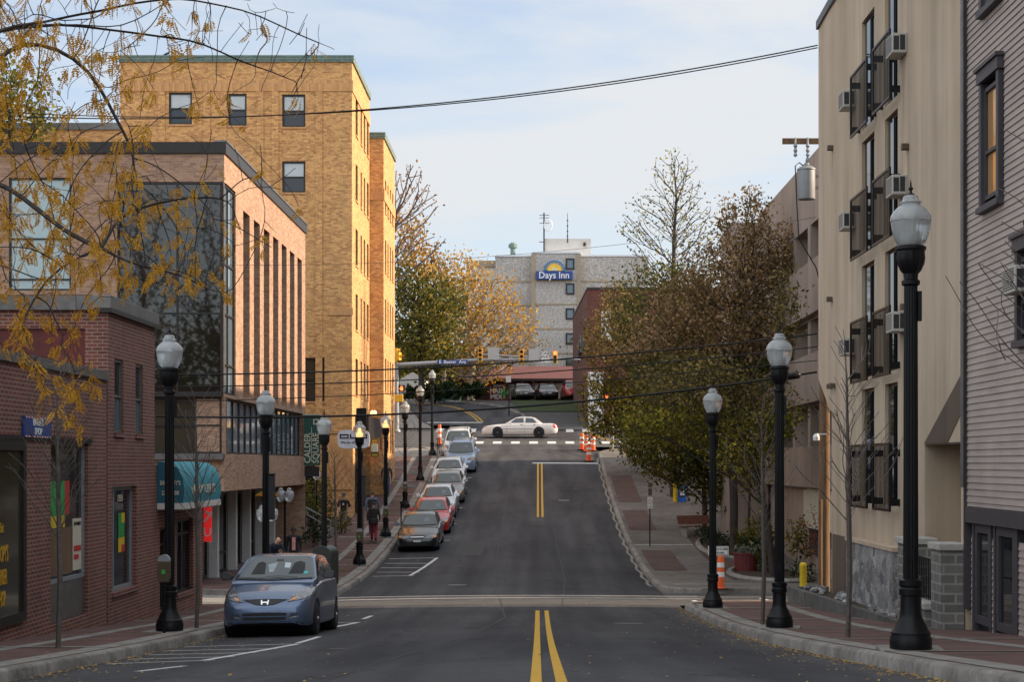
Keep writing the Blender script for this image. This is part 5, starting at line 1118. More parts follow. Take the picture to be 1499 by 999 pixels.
# sedans and wagons
def sedan_cfg(paint, L=4.7, W=1.76, H=1.42, lights='slim', suv=False, hm=None):
    if suv:
        k = dict(L=L, W=W, H=H, R=.35, ax=(.86, L - .95), hood=[(0, .62), (.05, .78), (.12, .90), (.3, .97), (1.0, 1.04), (1.3, 1.06), (L - .2, 1.06), (L, .9)],
                 green=[(1.05, 1.0), (1.2, 1.08), (1.85, H - .07), (2.2, H), (L - .9, H - .01), (L - .45, H - .08), (L - .1, 1.02)], belt=1.04, gw=.84, tumble=.30, mirror=(1.5, 1.08), hm=hm or paint,
                 wt=H - .09, wtw=.60, wbz=1.085, wbw=.74, rbz=1.12)
        k['sidewin'] = [([(1.85, H - .14), (2.5, H - .10)], [(1.45, 1.10), (2.5, 1.10)]), ([(2.56, H - .10), (3.3, H - .10)], [(2.56, 1.10), (3.35, 1.1)]), ([(3.42, H - .10), (L - .75, H - .14)], [(3.45, 1.12), (L - .5, 1.14)])]
        k['seams'] = [(1.35, .4, 1.05, 1.35), (2.53, .35, 1.08, None), (3.38, .8, 1.08, 3.4)]; k['handles'] = [(2.2, .95), (3.1, .97)]; zt = .86
    else:
        k = dict(L=L, W=W, H=H, R=.31, ax=(.92, L - 1.08), hood=[(0, .48), (.05, .60), (.14, .68), (.35, .74), (1.0, .88), (1.4, .93), (L - 1.2, .98), (L - .6, .98), (L - .12, .93), (L, .72)],
                 green=[(1.15, .86), (1.35, .96), (2.0, H - .06), (2.4, H), (3.1, H - .01), (3.5, H - .08), (L - .75, .96), (L - .5, .88)], belt=.92, gw=.78, tumble=.40, mirror=(1.72, .94), hm=hm or paint,
                 wt=H - .07, wtw=.52, wbz=.985, wbw=.69, rbz=1.02)
        k['sidewin'] = [([(2.1, H - .10), (2.62, H - .07)], [(1.68, .97), (2.62, .98)]), ([(2.69, H - .07), (3.25, H - .10)], [(2.69, .98), (3.45, 1.0)])]
        k['seams'] = [(1.45, .32, .9, 1.5), (2.65, .3, .96, None), (3.45, .66, .98, 3.5)]; k['handles'] = [(2.4, .84), (3.2, .86)]; zt = .66
    p = common(k); hw_ = W / 2
    if lights == 'slim': hp = ([(.32, zt), (.62, zt + .01), (.74, zt)], [(.32, zt - .10), (.62, zt - .10), (.74, zt - .08)])
    elif lights == 'big': hp = ([(.42, zt + .02), (.62, zt + .07), (.76, zt + .06)], [(.40, zt - .10), (.62, zt - .10), (.78, zt - .04)])
    p.append(('headlight', M['headlamp'], hp[0], hp[1], 'f', dict(nu=10, nv=4, mir=True, off=.012)))
    p.append(('turn_lens', M['amber_lens'], [(.66, zt - .02), (.76, zt - .02)], [(.66, zt - .08), (.76, zt - .08)], 'f', dict(nu=3, nv=2, mir=True, off=.018)))
    p.append(('grille', GM, [(-.28, zt - .01), (0, zt), (.28, zt - .01)], [(-.26, zt - .11), (0, zt - .13), (.26, zt - .11)], 'f', dict(nu=8, nv=3, off=.010)))
    p.append(('grille_bar', M['chrome'], [(-.27, zt - .045), (.27, zt - .045)], [(-.27, zt - .06), (.27, zt - .06)], 'f', dict(nu=8, nv=1, off=.02)))
    p.append(('air_intake', GM, [(-.46, .40), (.46, .40)], [(-.44, .28), (.44, .28)], 'f', dict(nu=10, nv=3, off=.010)))
    p.append(('cowl', GM, [(-.70, k['wbz'] + .01), (0, k['wbz'] - .01), (.70, k['wbz'] + .01)], [(-.71, k['wbz'] - .02), (0, k['wbz'] - .04), (.71, k['wbz'] - .02)], 'f', dict(nu=12, nv=1, off=.012)))
    p.append(('plate', M['white'], [(-.15, .50), (.15, .50)], [(-.15, .42), (.15, .42)], 'f', dict(nu=2, nv=2, off=.02)))
    p.append(('tail_light', M['taillight'], [(.50, .84), (.74, .84)], [(.52, .70), (.76, .70)], 'r', dict(nu=5, nv=3, mir=True, off=.012)))
    p.append(('windshield_paper', M['glass_blue'], [(.2, k['wt'] - .13), (.38, k['wt'] - .13)], [(.2, k['wt'] - .26), (.4, k['wt'] - .26)], 'f', dict(nu=3, nv=3, off=.008)))
    k['patches'] = p; return k
GC = 'cars parked along the left kerb'
silver = car_paint('silver_paint', (.50, .51, .52)); 
for (x, d, col, lb, kw) in ((-4.82, 67.6, car_paint('black_car_paint', (.010, .012, .014), .2), 'black sedan parked first in the row behind the hatched box', dict(L=4.6, W=1.70, lights='slim')),
                      (-4.72, 73.6, car_paint('red_car_paint', (.42, .012, .018), .2), 'bright red sedan parked just behind the black one', dict(L=4.6, W=1.76, lights='big')),
                      (-4.78, 79.0, silver, 'silver sedan parked third, behind the red car', dict(L=4.7, W=1.82, lights='big')),
                      (-4.62, 84.6, car_paint('bronze_paint', (.16, .15, .13)), 'dark greenish bronze sedan parked fourth in the row', dict(L=4.8, W=1.8, lights='slim')),
                      (-4.85, 90.1, car_paint('pale_silver_paint', (.55, .56, .56)), 'pale silver sedan parked fifth, in front of the blue grey wagon', dict(L=4.6, W=1.78, lights='big')),
                      (-4.45, 95.8, car_paint('blue_grey_paint', (.24, .31, .42)), 'blue grey sport utility car with roof rails parked sixth', dict(L=4.6, W=1.80, H=1.66, lights='big', suv=True)),
                      (-4.88, 101.3, car_paint('white_paint', (.62, .62, .60), .2), 'white sport utility car parked farthest, next to the crossing', dict(L=4.5, W=1.78, H=1.70, lights='big', suv=True))):
    k = sedan_cfg(col, **kw); t = make_car('parked_car', lb, col, k); t['group'] = GC; put(t, x, d)
    if kw.get('suv'):
        m = MB()
        for s in (-.55, .55): m.tube([(s, -.3, kw['H'] - .03), (s, -.15, kw['H'] + .05), (s, 1.3, kw['H'] + .05), (s, 1.45, kw['H'] - .03)], .018, 6)
        m.build('roof_rail', M['darkgrey'], t)
# white sedan crossing, side on (facing left)
white = car_paint('cream_white_paint', (.66, .62, .57), .05)
k = sedan_cfg(white, L=5.35, W=1.95, H=1.47, lights='big')
k.update(ax=(1.12, 4.02), R=.34, hood=[(0, .55), (.05, .68), (.14, .76), (.35, .82), (1.0, .92), (1.6, .97), (4.1, 1.0), (4.9, 1.0), (5.2, .95), (5.35, .75)],
         green=[(1.5, .92), (1.65, 1.0), (2.35, 1.40), (2.75, 1.465), (3.5, 1.45), (3.8, 1.38), (4.3, 1.0), (4.45, .93)], belt=.96, mirror=(1.95, .98), gw=.84, wt=1.38, wbz=1.03, wbw=.74, wtw=.6)
k['sidewin'] = [([(2.40, 1.34), (2.95, 1.385)], [(1.98, 1.02), (2.95, 1.02)]), ([(3.10, 1.385), (3.60, 1.34)], [(3.06, 1.02), (3.88, 1.02)])]
k['seams'] = [(1.75, .32, .95, 1.8), (3.0, .3, 1.0, None), (3.95, .78, 1.0, 3.95)]; k['handles'] = [(2.72, .88), (3.62, .88)]; k['hm'] = GM
base = [q for q in k['patches'] if q[0] not in ('windshield', 'rear_window', 'side_window', 'door_seam', 'door_handle', 'turn_lens')]
k['patches'] = common(k) + base + [('side_marker', M['amber_lens'], [(.12, .72), (.42, .74)], [(.12, .66), (.42, .67)], 's', dict(nu=4, nv=2, mir=True, off=.012)), ('tail_light', M['taillight'], [(5.0, .92), (5.26, .90)], [(5.05, .68), (5.3, .66)], 's', dict(nu=4, nv=3, mir=True, off=.012)), line('side_moulding', [(1.5, .58), (3.6, .58)], .03)]
t = make_car('sedan', 'cream white sedan driving left across the far junction', white, k)
xw = (705 + 817) / 2; dw = 116.2
t.location = (PX(xw, dw), dw, g(0, dw) + .004); t.rotation_euler = (0, 0, PI / 2 * -1)
m = MB(); m.lathe([(.02, 0), (.09, .06), (.1, .14), (.06, .24), (.01, .26)], 10, (.3, -.35, .0)); 
# cars by the restaurant
for (px, w, col, lb, suv, yaw) in ((765, 1.8, car_paint('dark_slate_paint', (.05, .055, .06)), 'dark slate car parked at the restaurant beside the maroon board', False, .15), (800, 1.8, car_paint('navy_paint', (.02, .022, .03)), 'black car parked second at the restaurant, left of the red pickup', False, .12),
                              (838, 1.9, car_paint('pickup_red', (.40, .03, .025), .1), 'red pickup parked at the restaurant against the brick building', True, .1)):
    k = sedan_cfg(col, L=4.7, W=w, H=1.75 if suv else 1.45, lights='big', suv=suv)
    t = make_car('restaurant_car', lb, col, k); t['group'] = 'cars parked at the restaurant'; t.location = (PX(px, 151.2), 151.2, prof(151.2) + .2); t.rotation_euler = (0, 0, yaw)

# ------------------------------------------------------------------ people
def person(label, x, y, face, pose, cols, hair, extra=None, z=None, sc=1.0):
    """face = heading in radians (0 looks towards the camera). One skinned body, coloured by limb"""
    t = thing('person', label, 'person', (x, y, (g(x, y) + .15) if z is None else z), face)
    J = dict(hip=(0, 0, .93), waist=(0, 0, 1.08), chest=(0, 0, 1.32), neck=(0, 0, 1.48), head=(0, -.015, 1.60), top=(0, -.01, 1.72))
    for s, n in ((1, 'l'), (-1, 'r')):
        J.update({n + 'hp': (s * .095, 0, .90), n + 'kn': (s * .10, -.02, .50), n + 'an': (s * .10, .02, .10), n + 'to': (s * .11, -.15, .045), n + 'sh': (s * .185, 0, 1.42), n + 'el': (s * .22, .02, 1.15), n + 'wr': (s * .225, -.05, .91), n + 'ha': (s * .22, -.08, .82)})
    J.update(pose)
    E = [('hip', 'waist'), ('waist', 'chest'), ('chest', 'neck'), ('neck', 'head'), ('head', 'top')]
    for n in 'lr': E += [('hip', n + 'hp'), (n + 'hp', n + 'kn'), (n + 'kn', n + 'an'), (n + 'an', n + 'to'), ('chest', n + 'sh'), (n + 'sh', n + 'el'), (n + 'el', n + 'wr'), (n + 'wr', n + 'ha')]
    R = dict(hip=(.15, .115), waist=(.14, .10), chest=(.165, .115), neck=(.055, .055), head=(.082, .098), top=(.055, .065))
    for n in 'lr': R.update({n + 'hp': (.10, .105), n + 'kn': (.072, .075), n + 'an': (.055, .06), n + 'to': (.045, .035), n + 'sh': (.07, .07), n + 'el': (.055, .055), n + 'wr': (.033, .033), n + 'ha': (.042, .025)})
    names = list(J); me = bpy.data.meshes.new('body'); me.from_pydata([Vector(J[k]) for k in names], [(names.index(a), names.index(b)) for a, b in E], [])
    o = bpy.data.objects.new('tmp', me); COL.objects.link(o); md = o.modifiers.new('s', 'SKIN'); sk = me.skin_vertices[0].data
    for i, k in enumerate(names): sk[i].radius = R[k]; sk[i].use_root = (k == 'hip')
    o.modifiers.new('u', 'SUBSURF').levels = 2
    bm_ = ev(o); bpy.data.objects.remove(o); bm_.materials.clear()
    keys = ['shirt', 'pants', 'skin', 'shoe']
    for kx_ in keys: bm_.materials.append(cols[kx_])
    segs = [(Vector(J[a]), Vector(J[b]), a, b) for a, b in E]
    def zone(p):
        best = min(segs, key=lambda s: ((p - s[0]) - (s[1] - s[0]) * max(0, min(1, (p - s[0]).dot(s[1] - s[0]) / max(1e-6, (s[1] - s[0]).length_squared)))).length)
        a, b = best[2], best[3]
        if b in ('head', 'top'): return 2
        if b[1:] == 'ha': return 2
        if b[1:] == 'wr': return 0 if cols.get('sleeves', True) else 2
        if b[1:] == 'to': return 3
        if b[1:] in ('kn', 'an', 'hp'): return 1
        if b == 'waist' and p.z < (J['hip'][2] + .02): return 1
        return 0
    for p in bm_.polygons: p.material_index = zone(p.center); p.use_smooth = True
    b = bpy.data.objects.new('body', bm_); COL.objects.link(b); b.parent = t
    hd = Vector(J['head']); tp = Vector(J['top']); up_ = (tp - hd).normalized()
    m = MB(); rot = up_.to_track_quat('Z', 'Y').to_matrix().to_4x4()
    V = []; c0 = hd + up_ * .035 + Vector((0, .018, 0))
    for i in range(7):
        for k in range(14):
            th = i / 6 * PI * .56; ph = 2 * PI * k / 14; V.append(c0 + Vector((.093 * math.sin(th) * math.cos(ph), .112 * math.sin(th) * math.sin(ph), .115 * math.cos(th))))
    m.faces(V, [(i * 14 + k, i * 14 + (k + 1) % 14, (i + 1) * 14 + (k + 1) % 14, (i + 1) * 14 + k) for i in range(6) for k in range(14)])
    if hair: m.build('hair', hair, t, smooth=60)
    m = MB(); m.lathe([(.012, 0), (.02, -.03), (.004, -.05)], 6, hd + Vector((0, -.1, .03)))
    for s in (-1, 1): m.lathe([(.006, -.03), (.018, 0), (.006, .03)], 6, hd + Vector((s * .088, .01, .02)))
    m.build('facial_features', cols['skin'], t, smooth=60)
    # fingers
    m = MB()
    for n in 'lr':
        w, h_ = Vector(J[n + 'wr']), Vector(J[n + 'ha']); d_ = (h_ - w).normalized(); sd = Vector((0, 1, 0)).cross(d_).normalized() if False else Vector((0, 1, 0))
        for i in range(4):
            q = h_ + sd * (-.03 + .02 * i); m.tube([q, q + d_ * (.045 + .008 * (i in (1, 2))), q + d_ * .075 + Vector((0, -.012, 0))], [.010, .009, .007], 5)
        q = h_ - d_ * .03 + sd * -.03; m.tube([q, q + d_ * .03 + sd * -.025, q + d_ * .06 + sd * -.03], [.011, .010, .008], 5)
    m.build('fingers', cols['skin'], b, smooth=60)
    if extra: extra(t, J)
    t.scale = (sc,) * 3
    return t
cl = lambda n, c, v=.15: plain(n, c, .9, var=v, scale=10, bmp=.1)
walkA = dict(lkn=(.10, -.14, .52), lan=(.10, -.22, .12), lto=(.11, -.38, .06), rkn=(-.10, .0, .50), ran=(-.10, .22, .14), rto=(-.11, .08, .045), lel=(.25, .10, 1.16), lwr=(.26, .06, .92), lha=(.25, .04, .83), rel=(-.25, -.04, 1.15), rwr=(-.25, -.16, .95), rha=(-.24, -.21, .87))
def cap_print(t, J):
    m = MB(); m.lathe([(.10, 0), (.102, .05), (.07, .10), (.01, .115)], 14, (0, .0, 1.665)); m.prism([(-.07, -.09), (.07, -.09), (.06, -.18), (-.06, -.18)], 'z', 1.665, 1.68); m.build('cap', cl('grey_cap', (.07, .075, .09)), t, smooth=40)
    m = MB(); m.prism([(-.04, 1.24), (.03, 1.23), (.04, 1.30), (.0, 1.34), (-.04, 1.31)], 'y', -.137, -.128); m.build('shirt_print', M['cement'], t)
person('man in black t-shirt and olive trousers walking towards the camera past the corner shrubs', PX(503, 71), 71, 0, walkA, dict(shirt=cl('black_cotton', (.012, .012, .014)), pants=cl('olive_canvas', (.14, .11, .08)), skin=M['skin_light'], shoe=M['shoe'], sleeves=False), None, cap_print)
def bag(t, J):
    m = MB(); m.box(-.20, .10, .12, .26, .78, 1.02); m.build('shoulder_bag', M['plastic'], t, bevel=.03); m = MB(); m.tube([(-.1, .2, 1.0), (-.02, .15, 1.3), (.12, .03, 1.47), (.1, -.12, 1.3)], .012, 5); m.build('bag_strap', M['plastic'], t)
    m = MB(); m.lathe([(.20, .80), (.215, .9), (.17, 1.1), (.2, 1.3), (.19, 1.42), (.10, 1.48)], 14); m.build('coat', cl('dark_coat', (.022, .018, .017)), t, smooth=50)
def pack(t, J):
    m = MB(); m.box(-.15, .15, .10, .25, 1.05, 1.42); m.build('backpack', M['plastic'], t, bevel=.04)
person('woman in dark coat and red trousers with black shoulder bag walking away', PX(547, 68.2), 68.2, PI, walkA, dict(shirt=cl('dark_knit', (.025, .02, .02)), pants=cl('crimson_denim', (.22, .02, .035)), skin=M['skin_light'], shoe=M['shoe']), M['hair'], bag, sc=.95)
person('man in blue grey shirt with backpack walking away ahead of the woman in red trousers', PX(545, 70.8), 70.8, PI, walkA, dict(shirt=cl('blue_grey_shirt', (.12, .15, .21)), pants=cl('dark_jeans', (.03, .035, .05)), skin=M['skin_light'], shoe=M['shoe']), M['hair_brown'], pack, sc=1.08)
person('distant person in dark blue clothes standing by the shop signs', PX(566, 84.5), 84.5, 0, walkA, dict(shirt=cl('navy_jacket', (.03, .035, .05)), pants=cl('blue_jeans', (.04, .06, .12)), skin=M['skin_dark'], shoe=M['shoe']), M['hair'])
def jacket(t, J):
    m = MB(); m.prism([(-.055, .98), (.055, .98), (.06, 1.40), (-.06, 1.40)], 'y', -.133, -.122); m.build('pink_shirt_front', cl('pink_shirt', (.55, .25, .22)), t)
person('man in black jacket open over pink shirt standing beyond the parked blue hatchback', PX(430, 53.5), 53.5, .15, {}, dict(shirt=cl('black_jacket', (.012, .012, .014)), pants=cl('black_trousers', (.014, .014, .016)), skin=M['skin_dark'], shoe=M['shoe']), M['hair'], jacket)
bend_ = dict(hip=(0, .1, .88), waist=(0, .06, 1.02), chest=(0, -.10, 1.22), neck=(0, -.22, 1.36), head=(.03, -.31, 1.42), top=(.03, -.34, 1.54), lsh=(.185, -.16, 1.30), rsh=(-.185, -.16, 1.30), lel=(.24, -.22, 1.05), lwr=(.2, -.42, .98), lha=(.16, -.5, .97), rel=(-.24, -.22, 1.05), rwr=(-.16, -.42, .98), rha=(-.12, -.5, .97), lhp=(.095, .1, .86), rhp=(-.095, .1, .86))
person('balding man in navy jacket bending over a child behind the blue hatchback', PX(401, 50.2), 50.2, .5, bend_, dict(shirt=cl('navy_fleece', (.012, .016, .035)), pants=cl('navy_trousers', (.02, .02, .03)), skin=M['skin_light'], shoe=M['shoe']), None)
person('small child with brown hair and white collar in front of the bending man', PX(410.5, 49.6), 49.6, 2.4, {}, dict(shirt=cl('white_top', (.5, .5, .5)), pants=cl('child_jeans', (.05, .06, .1)), skin=M['skin_light'], shoe=M['shoe']), M['hair_brown'], sc=.68)
# ------------------------------------------------------------------ trees
def grow(attr, start, step=.35, di=3., dk=.6, iters=200, seed=1, jitter=.25, up=.0, asc=0):
    """space colonisation; start = list of (pos, parent) nodes"""
    rng = np.random.RandomState(seed); pos = [np.array(p, float) for p, _ in start]; par = [q for _, q in start]
    A = np.array(attr, float); alive = np.ones(len(A), bool); bd = np.full(len(A), 1e9); bi = np.zeros(len(A), int)
    def upd(i0):
        for i in range(i0, len(pos)):
            D_ = A - pos[i]; d = np.linalg.norm(D_, axis=1); alive[d < dk] = False
            if asc: d = d + 1.6 * np.maximum(0, asc * np.hypot(D_[:, 0], D_[:, 1]) - D_[:, 2])
            q = d < bd; bd[q] = d[q]; bi[q] = i
    upd(0)
    for it in range(iters):
        act = alive & (bd < di)
        if not act.any():
            if alive.any() and it < 60: di *= 1.5; continue
            break
        i0 = len(pos); new = []
        for i in np.unique(bi[act]):
            q = act & (bi == i); d = A[q] - pos[i]; d = (d / np.linalg.norm(d, axis=1)[:, None]).sum(0)
            d = d / (np.linalg.norm(d) + 1e-9) + rng.normal(0, jitter, 3); d[2] += up; d /= np.linalg.norm(d) + 1e-9; new.append((pos[i] + d * step, i))
        for p, i in new: pos.append(p); par.append(i)
        upd(i0)
        if len(pos) > 9000: break
    pos = np.array(pos); n = len(par); ch = [[] for _ in range(n)]
    for i, p in enumerate(par):
        if p >= 0: ch[p].append(i)
    for _ in range(2):
        q = pos.copy()
        for i in range(1, n):
            if ch[i] and par[i] >= 0: q[i] = pos[i] * .5 + .25 * pos[par[i]] + .25 * pos[max(ch[i], key=lambda c: c and -c)]
        pos = q
    return pos, par
def radii(par, tip, e=2.3, cap=None):
    n = len(par); acc = np.zeros(n); r = np.zeros(n)
    for i in range(n - 1, -1, -1):
        r[i] = max(tip, acc[i] ** (1 / e)) if acc[i] > 0 else tip
        if par[i] >= 0: acc[par[i]] += r[i] ** e
    if cap: r = np.minimum(r, cap)
    return r
def wood(pos, par, r, name, mat, parent, k=1.0):
    m = MB()
    for i in range(len(par)):
        p = par[i]
        if p < 0: continue
        r0, r1 = r[p] * k, r[i] * k
        if r0 > 1.6 * r1: r0 = r1 * 1.35
        n = 8 if r1 > .05 else (5 if r1 > .012 else 3)
        m.cone(pos[p] - (pos[i] - pos[p]) * .06, pos[i], r0, r1, n, False)
    return m.build(name, mat, parent, smooth=70)
def leaves(pts, size, mat, name, parent, seed=1, spread=.25, k=6, droop=0, asp=.7):
    rng = np.random.RandomState(seed); P0 = np.repeat(np.array(pts), k, axis=0); n = len(P0)
    P0 = P0 + rng.normal(0, spread, P0.shape) * rng.uniform(.5, 1.5, (n, 1)); P0[:, 2] -= droop * rng.rand(n)
    u = rng.normal(0, 1, (n, 3)); u /= np.linalg.norm(u, axis=1)[:, None]; w = rng.normal(0, 1, (n, 3)); v = np.cross(u, w); v /= np.linalg.norm(v, axis=1)[:, None]
    s = size * rng.uniform(.4, 1.5, n)[:, None]; nrm = np.cross(u, v) * s * .25
    V = np.stack([P0 - u * s, P0 - v * s * asp + nrm, P0 + u * s, P0 + v * s * asp + nrm], 1).reshape(-1, 3)
    me = bpy.data.meshes.new(name); me.vertices.add(4 * n); me.vertices.foreach_set('co', V.ravel()); me.loops.add(4 * n); me.loops.foreach_set('vertex_index', np.arange(4 * n))
    me.polygons.add(n); me.polygons.foreach_set('loop_start', np.arange(0, 4 * n, 4)); me.update(calc_edges=True); me.validate()
    me.materials.append(mat); o = bpy.data.objects.new(name, me); COL.objects.link(o); o.parent = parent; return o
def blob(rng, c, r, n, hollow=.3):
    d = rng.normal(0, 1, (n, 3)); d /= np.linalg.norm(d, axis=1)[:, None]; q = (hollow + (1 - hollow) * rng.rand(n)) ** .6; return np.array(c) + d * q[:, None] * np.array(r)
L = {}
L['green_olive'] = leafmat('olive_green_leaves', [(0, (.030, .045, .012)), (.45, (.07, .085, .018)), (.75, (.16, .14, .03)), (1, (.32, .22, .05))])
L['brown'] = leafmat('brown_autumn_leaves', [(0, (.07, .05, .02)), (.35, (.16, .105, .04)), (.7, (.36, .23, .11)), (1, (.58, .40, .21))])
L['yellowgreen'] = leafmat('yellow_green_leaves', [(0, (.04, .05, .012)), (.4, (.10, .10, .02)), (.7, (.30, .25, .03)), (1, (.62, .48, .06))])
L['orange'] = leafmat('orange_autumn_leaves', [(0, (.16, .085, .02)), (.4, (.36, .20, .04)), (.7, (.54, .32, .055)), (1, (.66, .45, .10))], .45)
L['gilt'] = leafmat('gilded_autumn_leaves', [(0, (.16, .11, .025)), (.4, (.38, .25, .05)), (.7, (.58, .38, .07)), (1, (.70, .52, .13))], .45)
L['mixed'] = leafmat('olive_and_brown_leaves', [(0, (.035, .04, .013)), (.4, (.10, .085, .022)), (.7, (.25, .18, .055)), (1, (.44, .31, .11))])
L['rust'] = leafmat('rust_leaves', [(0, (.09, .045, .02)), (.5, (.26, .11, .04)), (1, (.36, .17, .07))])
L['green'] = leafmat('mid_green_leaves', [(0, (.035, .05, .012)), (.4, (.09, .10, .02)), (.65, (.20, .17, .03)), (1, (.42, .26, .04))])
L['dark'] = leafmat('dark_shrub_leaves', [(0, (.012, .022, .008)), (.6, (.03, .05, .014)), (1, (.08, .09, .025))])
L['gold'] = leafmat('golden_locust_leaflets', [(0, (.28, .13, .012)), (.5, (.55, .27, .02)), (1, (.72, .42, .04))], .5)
DENS = 2.2
def tree(label, base, blobs, trunk, leaf, bark, seed=1, N0=700, step=.4, dk=.75, tip=.012, ls=.09, lk_=5, spread=.3, leafzone=None, cat='tree', extra_leaf=None, jitter=.25, cap=.28, group=None, droop=0, e=2.3, asc=.7):
    rng = np.random.RandomState(seed); t = thing('tree', label, cat, tuple(base), group=group); bx, by, bz = base
    tot = sum(r[0] * r[1] * r[2] for _, r in blobs) if blobs else 1; at = []
    for c_, r in blobs: at.append(blob(rng, np.array(c_) - base, r, max(20, int(N0 * r[0] * r[1] * r[2] / tot))))
    at = np.vstack(at); at = at[at[:, 2] > .8]
    st = [((0, 0, -.1), -1)]
    for i, p in enumerate(trunk): st.append((tuple(np.array(p) - base), len(st) - 1))
    # densify trunk
    S2 = [st[0]]
    for (p, _) in st[1:]:
        a = np.array(S2[-1][0]); b_ = np.array(p); n = max(1, int(np.linalg.norm(b_ - a) / step))
        for k in range(1, n + 1): S2.append((tuple(a + (b_ - a) * k / n + rng.normal(0, .012 if step > .2 else .003, 3)), len(S2) - 1))
    lk_ = int(lk_ * DENS) if group is None else lk_; N0 = N0
    pos, par = grow(at, S2, step, step * 8, dk, 200, seed, jitter, 0, asc)
    r = radii(par, tip, e, cap); wood(pos, par, r, 'branches', bark, t)
    tw = pos[r < tip * 2.6]
    if leaf is not None:
        zs = tw[:, 2]
        if extra_leaf:      # different leaves in another zone of the crown
            q = extra_leaf[0](tw + base); 
            if q.any(): leaves(tw[q], extra_leaf[2] if len(extra_leaf) > 2 else ls, extra_leaf[1], 'foliage', t, seed + 1, spread, int(extra_leaf[3] * DENS) if len(extra_leaf) > 3 else lk_, droop)
            tw = tw[~q]
        if len(tw): leaves(tw, ls, leaf, 'foliage', t, seed, spread, lk_, droop)
    return t
A3 = np.array
def B(px, py, d, rx, rz, ry=None): return ((PX(px, d), d, PZ(py, d)), (rx * d / F, ry or rx * d / F, rz * d / F))
gb = lambda x, y, dz=.1: A3([x, y, g(x, y) + dz])
# right side trees
d = 84.; base = gb(6.9, d)
tree('tall thin crowned linden with sparse yellowish leaves and bare top on the right', base, [B(988, 262, d, 46, 48, 1.8), B(950, 325, d, 52, 50, 2), B(1012, 325, d, 44, 55, 2), B(985, 410, d, 80, 60, 2.6), B(930, 460, d, 50, 50, 2.2), B(1000, 500, d, 70, 50, 2.6)],
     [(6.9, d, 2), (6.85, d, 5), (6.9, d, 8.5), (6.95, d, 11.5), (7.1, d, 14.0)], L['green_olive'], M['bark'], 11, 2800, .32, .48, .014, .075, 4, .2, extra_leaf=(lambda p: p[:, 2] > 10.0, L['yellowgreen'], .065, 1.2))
d = 62.; base = gb(7.4, d)
tree('broad brownish leaved tree against the garage on the right', base, [B(1090, 320, d, 50, 52, 1.6), B(1060, 400, d, 75, 60, 2.2), B(1130, 380, d, 60, 70, 2), B(1050, 480, d, 90, 60, 2.6), B(1120, 500, d, 60, 60, 2.2), B(960, 500, d, 60, 45, 2), B(1000, 440, d, 60, 50, 2), B(1010, 560, d, 80, 50, 2.2)],
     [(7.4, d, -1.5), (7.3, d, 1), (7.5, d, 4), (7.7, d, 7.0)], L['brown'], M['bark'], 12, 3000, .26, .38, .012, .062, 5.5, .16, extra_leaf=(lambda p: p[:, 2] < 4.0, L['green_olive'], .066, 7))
d = 54.; base = gb(7.75, d)
tree('near right tree with leaning dark trunk and low yellow green boughs', base, [B(1010, 560, d, 100, 50, 2.2), B(960, 610, d, 70, 40, 1.8), B(1080, 590, d, 70, 60, 2), B(1140, 600, d, 40, 60, 1.5), B(1080, 660, d, 60, 40, 1.8), B(1150, 440, d, 30, 60, 1.2)],
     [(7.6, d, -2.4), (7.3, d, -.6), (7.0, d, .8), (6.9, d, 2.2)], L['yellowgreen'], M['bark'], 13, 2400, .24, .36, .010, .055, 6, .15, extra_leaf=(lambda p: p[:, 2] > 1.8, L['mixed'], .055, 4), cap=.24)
d = 92.; base = gb(6.6, d)
tree('low spreading olive tree overhanging the far right pavement', base, [B(900, 560, d, 55, 45, 2.5), B(880, 610, d, 35, 40, 2), B(940, 600, d, 60, 50, 2.5), B(895, 490, d, 52, 50, 2.5), B(960, 540, d, 60, 50, 2.5), B(905, 440, d, 35, 40, 2)],
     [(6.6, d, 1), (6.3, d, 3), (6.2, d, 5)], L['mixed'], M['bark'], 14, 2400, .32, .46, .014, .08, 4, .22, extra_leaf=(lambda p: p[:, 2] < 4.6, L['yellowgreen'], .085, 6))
d = 71.; base = gb(7.2, d)
tree('dark green leaved tree low over the blue ticket box', base, [B(950, 650, d, 55, 38, 2), B(1010, 640, d, 60, 45, 2), B(1030, 600, d, 60, 50, 2), B(985, 680, d, 50, 28, 1.6), B(1060, 690, d, 30, 40, 1.5)],
     [(7.2, d, -1.2), (7.0, d, .5), (6.9, d, 2)], L['green'], M['bark'], 15, 1700, .28, .42, .012, .07, 9, .2)
for (x, d, s) in ((8.6, 76, 3), (8.3, 64.5, 5)):
    base = gb(x, d)
    tree('slim dark trunked tree in the shade before the garage' + (', the farther one' if d > 70 else ', the nearer one'), base, [((x, d, base[2] + 5), (1.3, 1.3, 1.4))], [(x, d, base[2] + 2), (x + .1, d, base[2] + 3.6)], L['green_olive'], M['bark'], 20 + s, 200, .35, .5, .012, .08, 5, .25, group=None)
